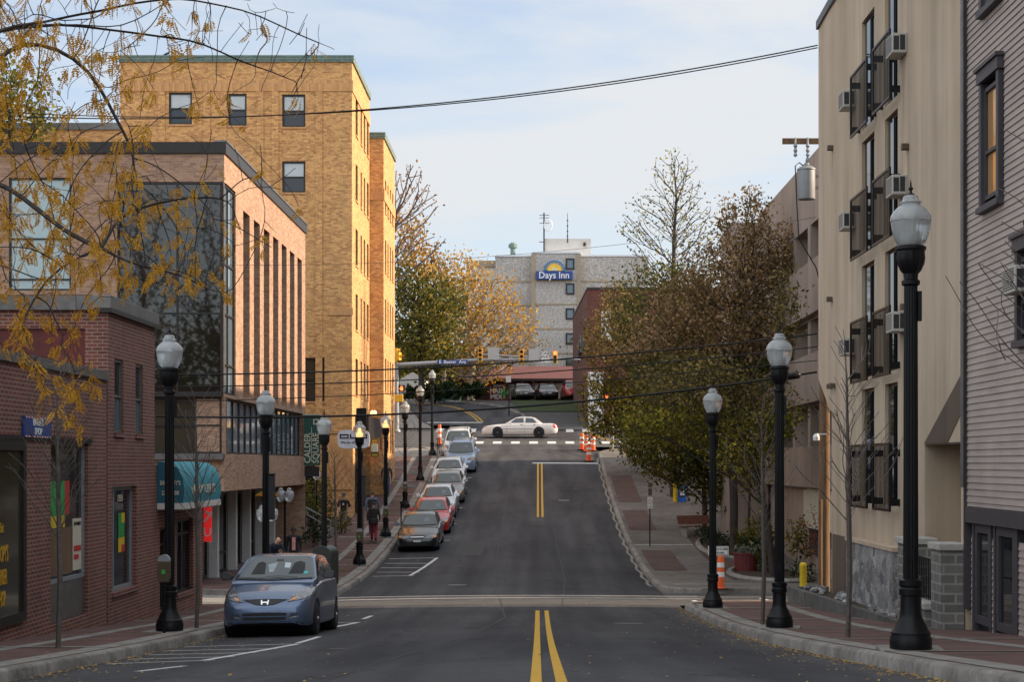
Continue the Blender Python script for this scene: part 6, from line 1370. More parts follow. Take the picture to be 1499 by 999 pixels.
# left / centre background trees
d = 150.; base = A3([PX(690, d), d, 6.0])
tree('golden orange sycamore with pale branches in front of the hotel', base, [B(700, 440, d, 65, 60, 4), B(670, 400, d, 40, 40, 3), B(740, 470, d, 55, 45, 3.5), B(650, 470, d, 50, 50, 3.5), B(765, 500, d, 40, 28, 2.5), B(700, 510, d, 80, 35, 4)],
     [(PX(690, d), d, 9), (PX(688, d), d, 11), (PX(686, d), d, 14.5)], L['orange'], M['bark_pale'], 31, 1900, .6, .95, .05, .14, 4.5, .5, cap=.4)
d = 138.; base = A3([PX(617, d), d, 5.0])
tree('dense green maple turning gold beside the buff brick wing', base, [B(610, 400, d, 50, 60, 4), B(600, 340, d, 28, 40, 2.5), B(640, 440, d, 50, 50, 4), B(600, 480, d, 45, 50, 3.5), B(645, 500, d, 40, 35, 3)],
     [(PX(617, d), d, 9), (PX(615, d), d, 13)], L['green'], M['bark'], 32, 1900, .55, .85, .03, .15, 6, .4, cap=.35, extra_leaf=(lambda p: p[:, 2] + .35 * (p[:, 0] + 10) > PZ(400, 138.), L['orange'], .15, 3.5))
d = 128.; base = A3([PX(569, d), d, 3.6])
tree('tall mostly bare tree with rust coloured leaf clusters above the brick wing', base, [B(600, 270, d, 38, 38, 3), B(630, 290, d, 22, 22, 2), B(630, 350, d, 35, 20, 2), B(590, 330, d, 40, 50, 3)],
     [(PX(568, d), d, 9), (PX(568, d), d, 14), (PX(576, d), d, 19)], L['rust'], M['bark_mid'], 33, 800, .6, 1.0, .035, .12, 1.2, .25, cap=.3)
d = 166.; base = A3([PX(650, d), d, 6.4])
tree('rust orange tree behind the sycamore', base, [B(690, 410, d, 28, 22, 4), B(640, 395, d, 30, 28, 5), B(650, 440, d, 40, 50, 5)], [(PX(650, d), d, 12)], L['rust'], M['bark_mid'], 34, 500, .8, 1.3, .04, .16, 4, .5)
for i, (px, d, rx_, top, lf) in enumerate(((600, 170, 60, 500, 'green'), (560, 175, 60, 480, 'green_olive'), (660, 175, 60, 520, 'dark'), (720, 190, 60, 520, 'brown'), (900, 175, 70, 480, 'green_olive'))):
    base = A3([PX(px, d), d, 6.8]); cz = PZ((top + 590) / 2, d)
    tree(('bushy green tree deep behind the pale house', 'olive tree behind the brick wing', 'dark tree behind the dark green shed', 'brown tree behind the restaurant roof', 'olive tree hidden behind the brick building')[i], base, [((base[0], d, cz), (rx_ * d / F, 4, (590 - top) / 2 * d / F))], [(base[0], d, 9)], L[lf], M['bark'], 40 + i, 380, .9, 1.3, .04, .26, 12, .7)
# tall greenery left behind the office block
d = 92.; base = gb(PX(20, d), d, 0)
tree('green tree top showing above the office roof at the far left', base, [((PX(10, d), d, PZ(130, d)), (2.4, 2.4, 1.9)), ((PX(40, d), d, PZ(165, d)), (2, 2, 1.5))], [(PX(15, d), d, 8), (PX(15, d), d, 17)], L['green'], M['bark'], 51, 420, .5, .8, .02, .13, 7, .35)
# trees behind the viewer, seen only in the window reflections
for i, x_ in enumerate((-33, -26, -19.5, -12.5, -6, 3)):
    d = -30 - 3 * (i % 3); base = A3([x_, d, -1.1])
    tree('tall campus tree behind the viewer, ' + ('westernmost', 'second', 'third', 'fourth', 'fifth', 'easternmost')[i] + ' of its row', base, [((x_, d, 14), (4.5, 4.5, 6)), ((x_ + 1, d, 20), (3.2, 3.2, 3.5))], [(x_, d, 4), (x_ + .3, d, 9)], L['brown'], M['bark'], 200 + i, 500, .6, .9, .03, .13, 2.4, .3)
# slim street trees, nearly bare
def slim(label, px, d, h, seed, w=.9, leaf=None, k=0, fork=.86, N0=260, x=None, tip=.0055):
    x = PX(px, d) if x is None else x; base = gb(x, d, .15); z = base[2]
    bl = [((x, d, z + h * .66), (w, w, h * .22)), ((x, d, z + h * .84), (w * .75, w * .75, h * .2))]
    return tree(label, base, bl, [(x + .03, d, z + h * .2), (x - .02, d, z + h * fork)], leaf, M['bark_mid'], seed, N0, .13, .2, tip, .03, k or 1, .08, group='slim bare street trees', cap=.056, jitter=.10, e=2.05, asc=1.0)
slim('slim bare street tree before the barber shop display window', 85, 23.6, 4.3, 61, .85)
slim('slim bare street tree between the brick shop and the nearest left lamp', 288, 30.3, 4.6, 62, .8)
slim('slim bare street tree right of the middle right hand lamp, before the stucco wall', 1241, 24.4, 4.6, 63, .95, N0=190)
slim('thin bare street tree between the two farther right hand lamps', 1116, 31.0, 4.6, 64, .8)
for i, (d, s) in enumerate(((56.5, 65), (65.2, 66), (75.5, 67), (86, 68), (96.5, 69))):
    slim(('twiggy bare tree left of the amber globe lamp', 'twiggy bare tree beside the people walking away', 'twiggy bare tree between the fifth and sixth left lamps', 'twiggy bare tree before the silver cars', 'twiggy bare tree near the bicycle')[i], 0, d, 4.6, s, .95, x=-7.0, N0=110, tip=.007)
slim('bare street tree at the right edge whose twigs cross the clapboard house', 0, 15.2, 5.4, 70, 1.6, N0=420, x=5.35)
# honey locust: trunk outside the frame on the left, boughs reaching in
def locust():
    rng = np.random.RandomState(5); base = gb(-6.75, 13.6, .15); t = thing('tree', 'honey locust with golden drooping leaflets hanging into the upper left', 'tree', tuple(base))
    limbs = [[(-6.75, 13.6, 0), (-6.4, 13.4, 1.2), (-5.6, 13.2, 2.0), (-4.9, 13.2, 2.6)],]
    st = [((0, 0, -.1), -1)]
    def add(pts, parent):
        for p in pts:
            a = np.array(st[parent][0]); b_ = np.array(p) - base; n = max(1, int(np.linalg.norm(b_ - a) / .12))
            for k in range(1, n + 1): st.append((tuple(a + (b_ - a) * k / n + rng.normal(0, .012, 3)), parent)); parent = len(st) - 1
        return parent
    tr = add([(-6.7, 13.6, -.8), (-6.6, 13.55, .3), (-6.4, 13.5, 1.2)], 0)
    a1 = add([P(-200, 180, 13.2), P(-60, 60, 13), P(0, 42, 12.9), P(90, 36, 12.8), P(180, 40, 12.7), P(240, 5, 12.6), P(300, -40, 12.6)], tr)
    a2 = add([P(-180, 260, 13), P(0, 265, 12.6), P(60, 308, 12.4), P(100, 340, 12.3), P(150, 360, 12.2)], tr)
    a3 = add([P(190, 385, 12.1), P(260, 400, 12), P(330, 440, 12)], a2); a4 = add([P(170, 320, 12.5), P(250, 290, 12.8), P(330, 285, 13)], a2)
    a5 = add([P(90, 390, 12.2), P(60, 410, 12.2), P(20, 500, 12.2)], a2)
    a6 = add([P(-60, 130, 13.6), P(30, 60, 13.8), P(110, 80, 14), P(160, 150, 14.2), P(200, 230, 14.3)], tr)
    a7 = add([P(260, -5, 12.4), P(380, 20, 12.5), P(440, 50, 12.6), P(500, 75, 12.6)], a1 - 14)
    a8 = add([P(300, 60, 13.3), P(370, 100, 13.4), P(420, 110, 13.4)], a1 - 10)
    at = []
    for (px, py, rx_, ry_, n) in ((60, 120, 110, 110, 285), (60, 320, 110, 130, 345), (180, 330, 130, 110, 285), (280, 380, 90, 90, 80), (230, 120, 110, 90, 80), (330, 30, 120, 50, 60), (430, 60, 70, 50, 28), (380, 200, 90, 90, 24), (370, 300, 80, 60, 22), (60, 490, 80, 70, 60), (100, 570, 60, 60, 30), (-80, 250, 120, 250, 160), (60, -40, 250, 50, 130)):
        for _ in range(n):
            a_, q = rng.uniform(0, 2 * PI), rng.rand() ** .5; dd = rng.uniform(11.2, 15.2); at.append(np.array(P(px + rx_ * q * math.cos(a_), py + ry_ * q * math.sin(a_), dd)) - base)
    pos, par = grow(at, st, .10, .9, .17, 200, 9, .16)
    r = radii(par, .0027, 2.5, .055); wood(pos, par, r, 'branches', M['bark'], t)
    idx = np.where(r < .0048)[0]; rng.shuffle(idx); V = []; m = MB(); pxs = 788 + (pos[idx, 0] + base[0]) / (pos[idx, 1] + base[1]) * F
    cnt = 0
    for i, px in zip(idx, pxs):
        w_ = np.interp(px, [-200, 150, 300, 380, 520], [.58, .50, .24, .09, .09])
        if rng.rand() > w_ * (1.5 if rng.rand() < .3 else .8): continue
        for _ in range(rng.randint(1, 4)):
            cnt += 1; p = Vector(pos[i]) + Vector(rng.normal(0, .01, 3)); a_ = rng.uniform(0, 2 * PI); d_ = Vector((math.cos(a_) * .55, math.sin(a_) * .55, -1)).normalized(); ln = rng.uniform(.06, .18); n = max(3, int(ln / .015)); sd = d_.cross(Vector((rng.normal(), rng.normal(), .3))).normalized(); nr = d_.cross(sd); bx_, by_ = rng.normal(0, .06, 2)
            for k in range(n):
                c_ = p + d_ * (ln * (k + 1) / n); d_ = (d_ + Vector((bx_, by_, -.05))).normalized(); lw = .029 * rng.uniform(.7, 1.2) * math.sin(PI * (k + 1.5) / (n + 2)) ** .5
                for s in (-1, 1):
                    q = sd * s * lw + d_ * lw * .35; w2 = d_ * lw * .30; m.face([c_, c_ + q * .5 - w2 + nr * .003, c_ + q, c_ + q * .5 + w2 + nr * .003])
    m.build('foliage', L['gold'], t); return t
locust()
# shrubs
def shrub(label, x, y, r, h, leaf, seed, k=7, ls=.05, name='shrub', n=130, group=None, z=None):
    rng = np.random.RandomState(seed); t = thing(name, label, 'shrub', (x, y, (g(x, y) + .1) if z is None else z), group=group); at = blob(rng, (0, 0, h * .55), (r, r, h * .5), n, .1); at = at[at[:, 2] > .06]
    pos, par = grow(at, [((0, 0, 0), -1)], .12, 2, .18, 60, seed, .3); rr = radii(par, .004, 2.4, .03); wood(pos, par, rr, 'stems', M['bark'], t); leaves(pos[len(pos) // 5:], ls, leaf, 'foliage', t, seed, .07, k); return t
SH = ((8.0, 59, .9, 1.3, 'dark', 'dark evergreen shrub behind the red planter tub'), (8.2, 61.5, .9, 1.7, 'yellowgreen', 'yellowing tall shrub beside the near tree trunk'), (6.9, 66.5, .8, .8, 'dark', 'low dark shrub beside the reddish bench'), (7.5, 63.5, .8, .9, 'dark', 'low dark shrub in front of the shaded trunks'),
      (8.4, 52, .5, .7, 'dark', 'small leafy shrub at the foot of the near right tree'), (7.9, 56.2, .7, 1.0, 'green_olive', 'olive shrub between the planter tub and the near tree'), (9.0, 56.8, .6, 1.9, 'yellowgreen', 'tall yellowish shrub against the corrugated garage panel'), (8.6, 69, .9, 1.8, 'dark', 'dark shrub in front of the garage stair tower'),
      (-9.4, 68.3, .8, 1.5, 'dark', 'dark clipped shrub behind the plaza railing'), (-9.6, 71.5, .9, 1.8, 'green_olive', 'olive shrub near the plaza globe lamp'), (-8.6, 71.0, .6, .9, 'green', 'low green shrub spilling to the pavement by the buff tower'), (-10, 74.5, .9, 2.6, 'yellowgreen', 'taller yellow green plant at the buff tower foot'), (-9.0, 65.8, .7, 1.1, 'dark', 'dark mounded shrub at the start of the plaza bed'))
for i, (x, y, r_, h_, lf, lb) in enumerate(SH): shrub(lb, x, y, r_, h_, L[lf], 80 + i)
t = shrub('shrub with crimson autumn leaves against the garage wall', 9.1, 53.2, .6, 2.6, leafmat('crimson_leaves', [(0, (.12, .01, .015)), (1, (.4, .03, .04))]), 99, 2, .035)
for i, (px, d) in enumerate(((690, 148), (655, 146), (630, 144), (610, 143))): shrub(('low hedge bush at the sycamore foot', 'low hedge bush before the green shed', 'low hedge bush left of the green shed', 'low hedge bush by the pale house')[i], PX(px, d), d, 1.5, 1.8, L['dark'], 120 + i, 8, .13, z=prof(d) + .1)
# fallen leaves in the gutters (uncountable)
rng = np.random.RandomState(3); m = MB()
def litter(n, fx, fy, sp=.1):
    for _ in range(n):
        y = fy(); x = fx(y); s = rng.uniform(.012, .032); z = g(x, y) + .012 + (0.15 if (x > rightk(y) + .02 or x < leftk(y) - .02) else 0); a = rng.uniform(0, PI); u = Vector((math.cos(a), math.sin(a), rng.uniform(-.25, .25))) * s; v = Vector((-math.sin(a), math.cos(a), rng.uniform(-.25, .25))) * s * .6; p = Vector((x, y, z + .004)); m.face([p - u, p - v, p + u, p + v])
litter(900, lambda y: KR - .03 - abs(rng.normal(0, .13)), lambda: rng.uniform(12, 42)); litter(420, lambda y: KR - abs(rng.normal(0, .45)), lambda: rng.uniform(12, 42))
litter(500, lambda y: KL + .03 + abs(rng.normal(0, .12)), lambda: rng.uniform(16, 42)); litter(350, lambda y: KL + abs(rng.normal(0, .7)), lambda: rng.uniform(16, 40)); litter(260, lambda y: rng.uniform(-5.5, 3.5), lambda: rng.uniform(14, 45)); litter(450, lambda y: KR + .3 + abs(rng.normal(0, 2)), lambda: rng.uniform(50, 80)); litter(200, lambda y: KL - .2 - abs(rng.normal(0, 1)), lambda: rng.uniform(20, 60))
o = m.build('fallen_leaves', leafmat('fallen_leaf', [(0, (.10, .05, .015)), (.5, (.30, .17, .03)), (1, (.45, .28, .05))], 0)); tag(o, 'fallen yellow and brown leaves scattered along the gutters', 'fallen leaves', kind='stuff')
# woods behind the viewer and far off
def mass(name, label, pts, ls, lf, k, seed, spread):
    o = leaves(pts, ls, lf, name, None, seed, spread, k); tag(o, label, 'woods', kind='stuff')
rng = np.random.RandomState(8)
mass('distant_woods', 'dark distant trees behind the hotel and houses', np.column_stack([rng.uniform(-60, 60, 900), rng.uniform(205, 225, 900), 8 + rng.rand(900) * 6]), .7, L['dark'], 6, 3, 1.2)
mass('campus_woods', 'trees behind the viewer across the avenue', np.column_stack([rng.uniform(-45, 45, 2600), rng.uniform(-56, -36, 2600), -1 + 13 * rng.rand(2600) ** .9]), .24, L['green_olive'], 20, 4, 1.2)
# ------------------------------------------------------------------ wires and poles
def sag(a, b, s, n=24): return [a + (b - a) * (i / n) + Vector((0, 0, -s * 4 * (i / n) * (1 - i / n))) for i in range(n + 1)]
pole = thing('utility_pole', 'weathered wooden utility pole with crossarm behind the stucco building corner', 'utility pole', (8.15, 46.8, -3.7), world=True)
m = MB(); m.tube([(8.15, 46.8, -3.9), (8.2, 46.8, 9.4)], [.17, .12], 10); m.build('pole', M['wood'], pole, smooth=50)
m = MB(); m.box(6.95, 8.9, 46.62, 46.72, PZ(211, 46.7), PZ(203, 46.7)); m.build('crossarm', M['wood'], pole)
m = MB()
for x in (7.3, 7.65): m.lathe([(.02, -.45), (.06, -.40), (.03, -.33), (.06, -.27), (.03, -.2), (.06, -.14), (.03, -.05), (.02, .1)], 8, (x, 46.55, PZ(207, 46.6)))
m.build('insulator', M['galv'], pole, smooth=30)
for yy, r_, nm in ((45.9, .05, 'conduit'), ):
    m = MB(); m.tube([(7.95, 46.2, -3.8), (7.95, 46.2, -1.0)], .06, 8); m.build(nm, M['wood'], pole); m = MB(); m.tube([(8.45, 46.5, -3.8), (8.42, 46.5, 1.2)], .035, 6); m.build('conduit', M['black'], pole)
t = thing('transformer', 'pale grey cylindrical transformer hung beside the stucco roof corner', 'transformer', (7.62, 46.6, PZ(292, 46.6)))
m = MB(); m.lathe([(.24, 0), (.25, .03), (.25, .82), (.27, .83), (.27, .86), (.20, .92), (.05, .95)], 22); m.build('tank', M['galv'], t, smooth=40)
m = MB(); m.lathe([(.05, .9), (.07, .98), (.04, 1.04), (.06, 1.1), (.03, 1.2)], 8, (.03, 0, 0)); m.box(.22, .5, -.04, .04, .3, .38); m.box(.22, .5, -.04, .04, .62, .70); m.build('bushing', M['galv'], t)
m = MB(); m.tube([(-.05, 0, .92), (-.2, 0, 1.05), (-.32, 0, .95), (-.30, 0, .6), (-.28, 0, 0), (-.2, .1, -1.1), (.3, .2, -1.9), (.5, .2, -2.6)], .018, 5); m.build('cable', M['black'], t)
def wire(name, label, a, b, s, r=.012, mat='black', n=28):
    m = MB(); m.tube(sag(a, b, s, n), r, 5); o = m.build(name, M[mat], smooth=60); tag(o, label, 'cable'); return o
y = 45.5
wire('power_line', 'upper of the twin high cables running to the stucco roof corner', P(-30, 168, 48), P(1197, 66, 43.2), .75, .018); wire('power_line', 'lower of the twin high cables running to the stucco roof corner', P(-30, 161, 48.2), P(1197, 69.5, 43.1), .82, .016)
wire('thin_wire', 'thin grey wire high across the street before the hotel roof', P(180, 384, 51.5), P(1195, 318, 47), .55, .006, 'darkgrey')
W4 = ((P(228, 549, 46), P(1196, 489, 45.6), .28, .024, 'topmost of the four low black cables across the alley'), (P(228, 567, 46.2), P(1196, 508, 45.8), .25, .018, 'second of the four low black cables, under the topmost'),
      (P(228, 589, 46.4), P(1196, 528, 46), .2, .013, 'third and thinnest of the four low black cables'), (P(228, 610, 46), P(1196, 545, 45.4), .42, .032, 'lowest and thickest of the four black cables across the alley'))
for a, b_, s, r_, lb in W4: wire('utility_cable', lb, a, b_, s, r_)
t = thing('splice_case', 'black cable splice case on the lowest cable near the stucco wall', 'splice case', P(1162, 549.5, 45.3), world=True)
p0 = P(1143, 553, 45.3); p1 = P(1172, 549, 45.3); m = MB(); m.tube([p0, p0 + (p1 - p0) * .1, p0 + (p1 - p0) * .9, p1], [.04, .10, .10, .04], 10); m.build('case', M['black'], t, smooth=50)
m = MB(); 
for k in (.2, .8): m.tube([p0 + (p1 - p0) * k, p0 + (p1 - p0) * k + Vector((0, 0, .14))], .02, 5)
m.build('clamp', M['black'], t)
t = thing('camera_fixture', 'small white security light on the pole beside the stucco wall', 'light fixture', P(1196, 640, 46), world=True)
p0 = P(1195, 640, 46); m = MB(); m.lathe([(.03, -.12), (.09, -.1), (.10, 0), (.06, .08)], 10, tuple(p0)); m.box(p0.x - .02, p0.x + .3, 46 - .02, 46.02, p0.z + .06, p0.z + .1); m.build('lamp_head', M['white'], t)
# ------------------------------------------------------------------ traffic signals at the junction
D3 = 122.
t = thing('signal_mast', 'galvanised traffic mast arm reaching over the far junction', 'signal mast', (PX(580, D3), D3, 2.3), world=True)
x0 = PX(580.5, D3); m = MB(); m.tube([(x0, D3, 2.3), (x0, D3, PZ(532, D3))], [.20, .15], 12); m.lathe([(.3, 0), (.3, .12), (.22, .2)], 12, (x0, D3, 2.4)); m.build('pole', M['galv'], t, smooth=50)
m = MB(); m.tube([(x0, D3, PZ(535, D3)), (PX(700, D3), D3, PZ(527.5, D3)), (PX(840, D3), D3, PZ(526, D3))], [.17, .13, .08], 10); m.tube([(PX(700, D3), D3, PZ(519, D3)), (PX(850, D3), D3, PZ(527, D3))], .06, 6); m.build('arm', M['galv'], t, smooth=50)
def signal(px, py, h, d_, label, w=.34, on=None, face=0, name='traffic_signal'):
    z = PZ(py, d_); t = thing(name, label, 'traffic signal', (PX(px, d_), d_, z), face, group='traffic signals at the far junction')
    m = MB(); m.box(-w / 2, w / 2, -.12, .12, 0, h); m.build('housing', M['signalyellow'], t, bevel=.03)
    n = 3 if h > .9 else 1
    for i in range(n):
        zc = h * (i + .5) / n; m = MB(); m.lathe([(w * .36, -.125), (w * .36, -.13), (.01, -.14)], 14, (0, 0, zc), axis='y')
        m.build('lens', M['red_lit'] if on == 'r' and i == n - 1 else (M['green_lit'] if i == 0 else M['plastic']), t, smooth=40)
        m = MB(); m.faces([(w * .42 * math.cos(a), yy, zc + w * .42 * math.sin(a)) for yy in (-.12, -.34) for a in frange(-.3, PI + .3, .4)], [(k, k + 1, k + 1 + len(frange(-.3, PI + .3, .4)), k + len(frange(-.3, PI + .3, .4))) for k in range(len(frange(-.3, PI + .3, .4)) - 1)]); m.build('visor', M['signalyellow'], t)
    return t
signal(703, 530, .98, D3 - .4, 'yellow traffic signal right of the street name sign', on=None); signal(763.5, 533, 1.05, D3 - .4, 'yellow traffic signal between the two bare sign backs'); signal(812.5, 533, .95, D3 - .4, 'traffic signal with red light showing beside the ONE WAY sign', on='r')
signal(579.5, 531, 1.05, D3 - .3, 'yellow traffic signal cluster on top of the mast pole', face=PI / 2); signal(584, 528, .6, D3 - .5, 'smaller yellow signal head on the mast pole corner', face=PI / 3)
for (px, py, d_, lb, box) in ((588, 574, 120., 'pedestrian signal with lit red hand on the left mast pole', 1), (888, 587, 104.5, 'pedestrian signal with lit red hand at the far right corner', 0)):
    t = thing('pedestrian_signal', lb, 'pedestrian signal', (PX(px, d_), d_, PZ(py, d_))); m = MB(); m.box(-.24, .24, -.1, .12, 0, .5); m.build('housing', M['dark'], t, bevel=.02)
    m = MB(); m.box(-.08, .10, -.125, -.11, .1, .28)
    for k in range(4): m.box(-.08 + k * .045, -.05 + k * .045, -.125, -.11, .28, .42 - .02 * abs(k - 1.5))
    m.box(-.13, -.08, -.125, -.11, .18, .26); m.build('hand_symbol', M['red_lit'], t)
    if box: m = MB(); m.box(-.65, .1, -.15, .1, -.75, -.2); m.build('yellow_case', M['signalyellow'], t, bevel=.03)
    else: m = MB(); m.tube([(0, .1, .2), (.4, .1, .2), (.4, .1, prof(d_) - PZ(py, d_))], .06, 6); m.build('post', M['galv'], t)
def flatsign(name, label, px0, px1, py0, py1, d_, mat, txts=(), cat='sign', back=False, post=None, border=None):
    t = thing(name, label, cat, (PX((px0 + px1) / 2, d_), d_, PZ(py1, d_)), world=True); m = MB(); m.box(PX(px0, d_), PX(px1, d_), d_, d_ + .03, PZ(py1, d_), PZ(py0, d_)); m.build('panel', mat, t)
    for s, px, py, sz, mt in txts: text(s, sz, mt, t, (PX(px, d_), d_ - .012, PZ(py, d_)))
    if border: m = MB(); a, b_, c_, e_ = PX(px0, d_), PX(px1, d_), PZ(py1, d_), PZ(py0, d_); w = .02; k = border[1]; [m.box(*q) for q in ((a + w, b_ - w, d_ - .008, d_ - .001, c_ + w, c_ + w + k), (a + w, b_ - w, d_ - .008, d_ - .001, e_ - w - k, e_ - w), (a + w, a + w + k, d_ - .008, d_ - .001, c_ + w + k, e_ - w - k), (b_ - w - k, b_ - w, d_ - .008, d_ - .001, c_ + w + k, e_ - w - k))]; m.build('border', border[0], t)
    if post: x = PX(post[0], d_); m = MB(); m.tube([(x, d_ + .06, post[1]), (x, d_ + .06, PZ(py0, d_) - .02)], post[2], 8); m.build('post', M['black'] if len(post) < 4 else post[3], t)
    return t
DS = D3 - .45
flatsign('street_name_sign', 'blue street name sign reading E. Beaver Ave on the mast arm', 640, 684.5, 527, 533.5, DS, M['blue_sign'], (('E. Beaver  Ave', 662.5, 530.2, .34, M['white']),))
flatsign('one_way_sign', 'white ONE WAY sign with left arrow on the mast arm', 791.5, 806.5, 514, 532, DS, M['white'], (('ONE', 799, 518, .30, M['plastic']), ('WAY', 799, 523, .30, M['plastic'])), border=(M['plastic'], .03))
x = PX(799, DS); z = PZ(528, DS); t = [o for o in bpy.data.objects if o.name == 'one_way_sign'][0]; m = MB(); m.box(x - .1, x + .28, DS - .02, DS - .005, z - .04, z + .04); m.prism([(x - .3, z), (x - .1, z + .12), (x - .1, z - .12)], 'y', DS - .02, DS - .005); m.build('arrow', M['plastic'], t)
flatsign('sign_back', 'bare metal back of a sign on the mast arm, left one', 714, 730.5, 509, 527, DS, M['alu']); flatsign('sign_back', 'bare metal back of a sign on the mast arm, right one beside ONE WAY', 774, 789.5, 511, 530, DS, M['alu'])
for nm in ('sign_back', 'sign_back.001'):
    o = bpy.data.objects[nm]; m = MB(); 
    for dx in (-.25, .25): m.box(dx - .03, dx + .03, -.04, -.005, .02, .85)
    m.build('rib', M['galv'], o) 
    [setattr(c, 'matrix_parent_inverse', Matrix()) for c in kids(o)]
flatsign('no_parking_sign', 'small no parking sign on black post on the right pavement', 948, 955.5, 728, 745, 66., M['white'], (('TOW', 951.8, 742.5, .06, M['red_sign']),), post=(951.5, g(4.5, 66) + .1, .025))
t = bpy.data.objects['no_parking_sign']; m = MB(); 
V = [(PX(951.8, 66) + .075 * math.cos(a), 65.985, PZ(735, 66) + .075 * math.sin(a)) for a in frange(0, 2 * PI, .3)]; m.tube(V, .009, 5)
m.build('red_ring', M['red_sign'], t)
flatsign('parking_plate', 'weathered dark regulation plate above the no parking sign', 949, 954.5, 707, 726, 65.9, M['stucco_dark'], (('2 HR', 951.8, 715, .07, M['cream']),))
flatsign('closed_sign', 'white sidewalk closed cross here board behind the corner lamp', 1036.5, 1066.5, 800.5, 813.5, 48.6, M['white'], (('SIDEWALK CLOSED', 1051.5, 804.5, .062, M['plastic']), ('CROSS HERE', 1051.5, 809.8, .062, M['plastic'])), border=(M['plastic'], .008))
flatsign('white_wall_sign', 'small red bordered sign on dark post beyond the junction', 740.5, 748, 551, 560, 133., M['cement'], (), post=(745, 3.4, .05))
# oval olo sign
D4 = 74.
t = thing('oval_sign', 'white rounded hanging sign with dark OLO lettering and script line', 'sign', (PX(517, D4), D4, PZ(657, D4)), world=True)
x0, x1, z0, z1 = PX(494, D4), PX(541, D4), PZ(657, D4), PZ(630, D4); xc, zc = (x0 + x1) / 2, (z0 + z1) / 2
m = MB(); m.prism([(xc + (x1 - x0) / 2 * abs(math.cos(a)) ** .35 * (1 if math.cos(a) > 0 else -1), zc + (z1 - z0) / 2 * abs(math.sin(a)) ** .6 * (1 if math.sin(a) > 0 else -1)) for a in frange(0.01, 2 * PI - .05, .12)], 'y', D4, D4 + .12); m.build('panel', plain('white_sign_face', (.62, .65, .70), .4), t)
m = MB()
def ring(m, cx, cz, w, h, k, y0, y1): [m.box(*q) for q in ((cx - w, cx + w, y0, y1, cz - h, cz - h + k), (cx - w, cx + w, y0, y1, cz + h - k, cz + h), (cx - w, cx - w + k, y0, y1, cz - h + k, cz + h - k), (cx + w - k, cx + w, y0, y1, cz - h + k, cz + h - k))]
ring(m, xc - .42, zc + .13, .20, .10, .055, D4 - .02, D4 - .002); ring(m, xc + .42, zc + .13, .20, .10, .055, D4 - .02, D4 - .002); m.box(xc - .16, xc - .10, D4 - .02, D4 - .002, zc + .03, zc + .23); m.box(xc - .10, xc + .16, D4 - .02, D4 - .002, zc + .03, zc + .085); m.build('letters', M['plastic'], t)
text('the joy of eating', .16, M['plastic'], t, (xc - .05, D4 - .012, zc - .14), (PI / 2, 0, 0), 'script', .003)
m = MB(); m.box(x0 - .5, x0, D4 + .03, D4 + .07, zc + .2, zc + .25); m.tube([(x0 - .5, D4 + .05, zc + .2), (x0 - .5, D4 + .05, zc - .5)], .02, 5); m.build('bracket', M['black'], t)
t = flatsign('menu_sign', 'yellow and maroon shop sign on the tower wall right of the oval sign', 542, 555, 642, 670, 76.5, plain('poster_yellow', (.55, .40, .05), .5), (('BARBER', 548.5, 648, .1, M['red_sign']), ('OPEN', 548.5, 664, .1, M['plastic'])), border=(M['maroon'], .05))
m = MB(); m.box(PX(543.5, 76.4), PX(553, 76.4), 76.4, 76.48, PZ(662, 76.4), PZ(651, 76.4)); m.build('picture', M['cream'], t); m = MB(); m.box(PX(541, 76.5), PX(559, 76.5), 76.56, 76.6, PZ(659, 76.5), PZ(641.5, 76.5)); m.build('back_panel', M['maroon'], t)
# green awning light cluster on the tower
t = thing('wall_lantern', 'dark wall bracket with green and amber lanterns above the oval sign', 'lantern', (-8.5, 76.5, PZ(610, 76.5)), world=True)
m = MB()
for px in (545, 548.5): m.lathe([(.05, -.1), (.09, -.06), (.09, .08), (.03, .16)], 8, (PX(px, 76.5), 76.5, PZ(606, 76.5)))
m.build('lantern', M['amberglow'], t); m = MB(); m.box(PX(541, 76.5), PX(551, 76.5), 76.47, 76.53, PZ(601, 76.5), PZ(600, 76.5)); m.box(PX(522, 76.5), PX(537, 76.5), 76.3, 76.34, PZ(625, 76.5), PZ(598, 76.5)); m.build('bracket', M['black'], t)
# ------------------------------------------------------------------ small street items
t = thing('relay_mailbox', 'dark olive round topped relay mailbox behind the blue hatchback', 'mailbox', (PX(474, 49.4), 49.6, g(-6.4, 49.6) + .15), -.25)
m = MB(); m.prism([(-.32, .12), (.32, .12), (.32, 1.05)] + [(.32 * math.cos(a), 1.05 + .26 * math.sin(a)) for a in frange(.1, PI - .1, .25)] + [(-.32, 1.05)], 'y', -.3, .35); m.build('box', M['mailgreen'], t, bevel=.02)
for sx in (-.26, .26):
    for sy in (-.22, .27): m = MB(); m.box(sx - .03, sx + .03, sy - .03, sy + .03, 0, .12); m.build('leg', M['mailgreen'], t)
m = MB(); m.box(-.25, .25, -.315, -.30, .25, 1.0); m.build('door', M['mailgreen'], t); m = MB(); m.box(.12, .18, -.33, -.315, .6, .7); m.build('handle', M['galv'], t)
def bollard(x, y, h, lb):
    t = thing('bollard', lb, 'bollard', (x, y, g(x, y) + .13), group='yellow bollards on the right'); m = MB(); m.lathe([(.11, 0), (.11, h - .06), (.115, h - .05), (.115, h), (.09, h + .05), (.02, h + .07)], 16); m.build('post', M['yellow'], t, smooth=40); m = MB(); m.lathe([(.15, 0), (.15, .03)], 16); m.build('base', M['concrete'], t)
bollard(7.95, 48.2 + 1, .72, 'short yellow bollard at the end of the planter by the utility pole'); bollard(PX(988.5, 82), 82, .92, 'yellow bollard beside the blue ticket box')
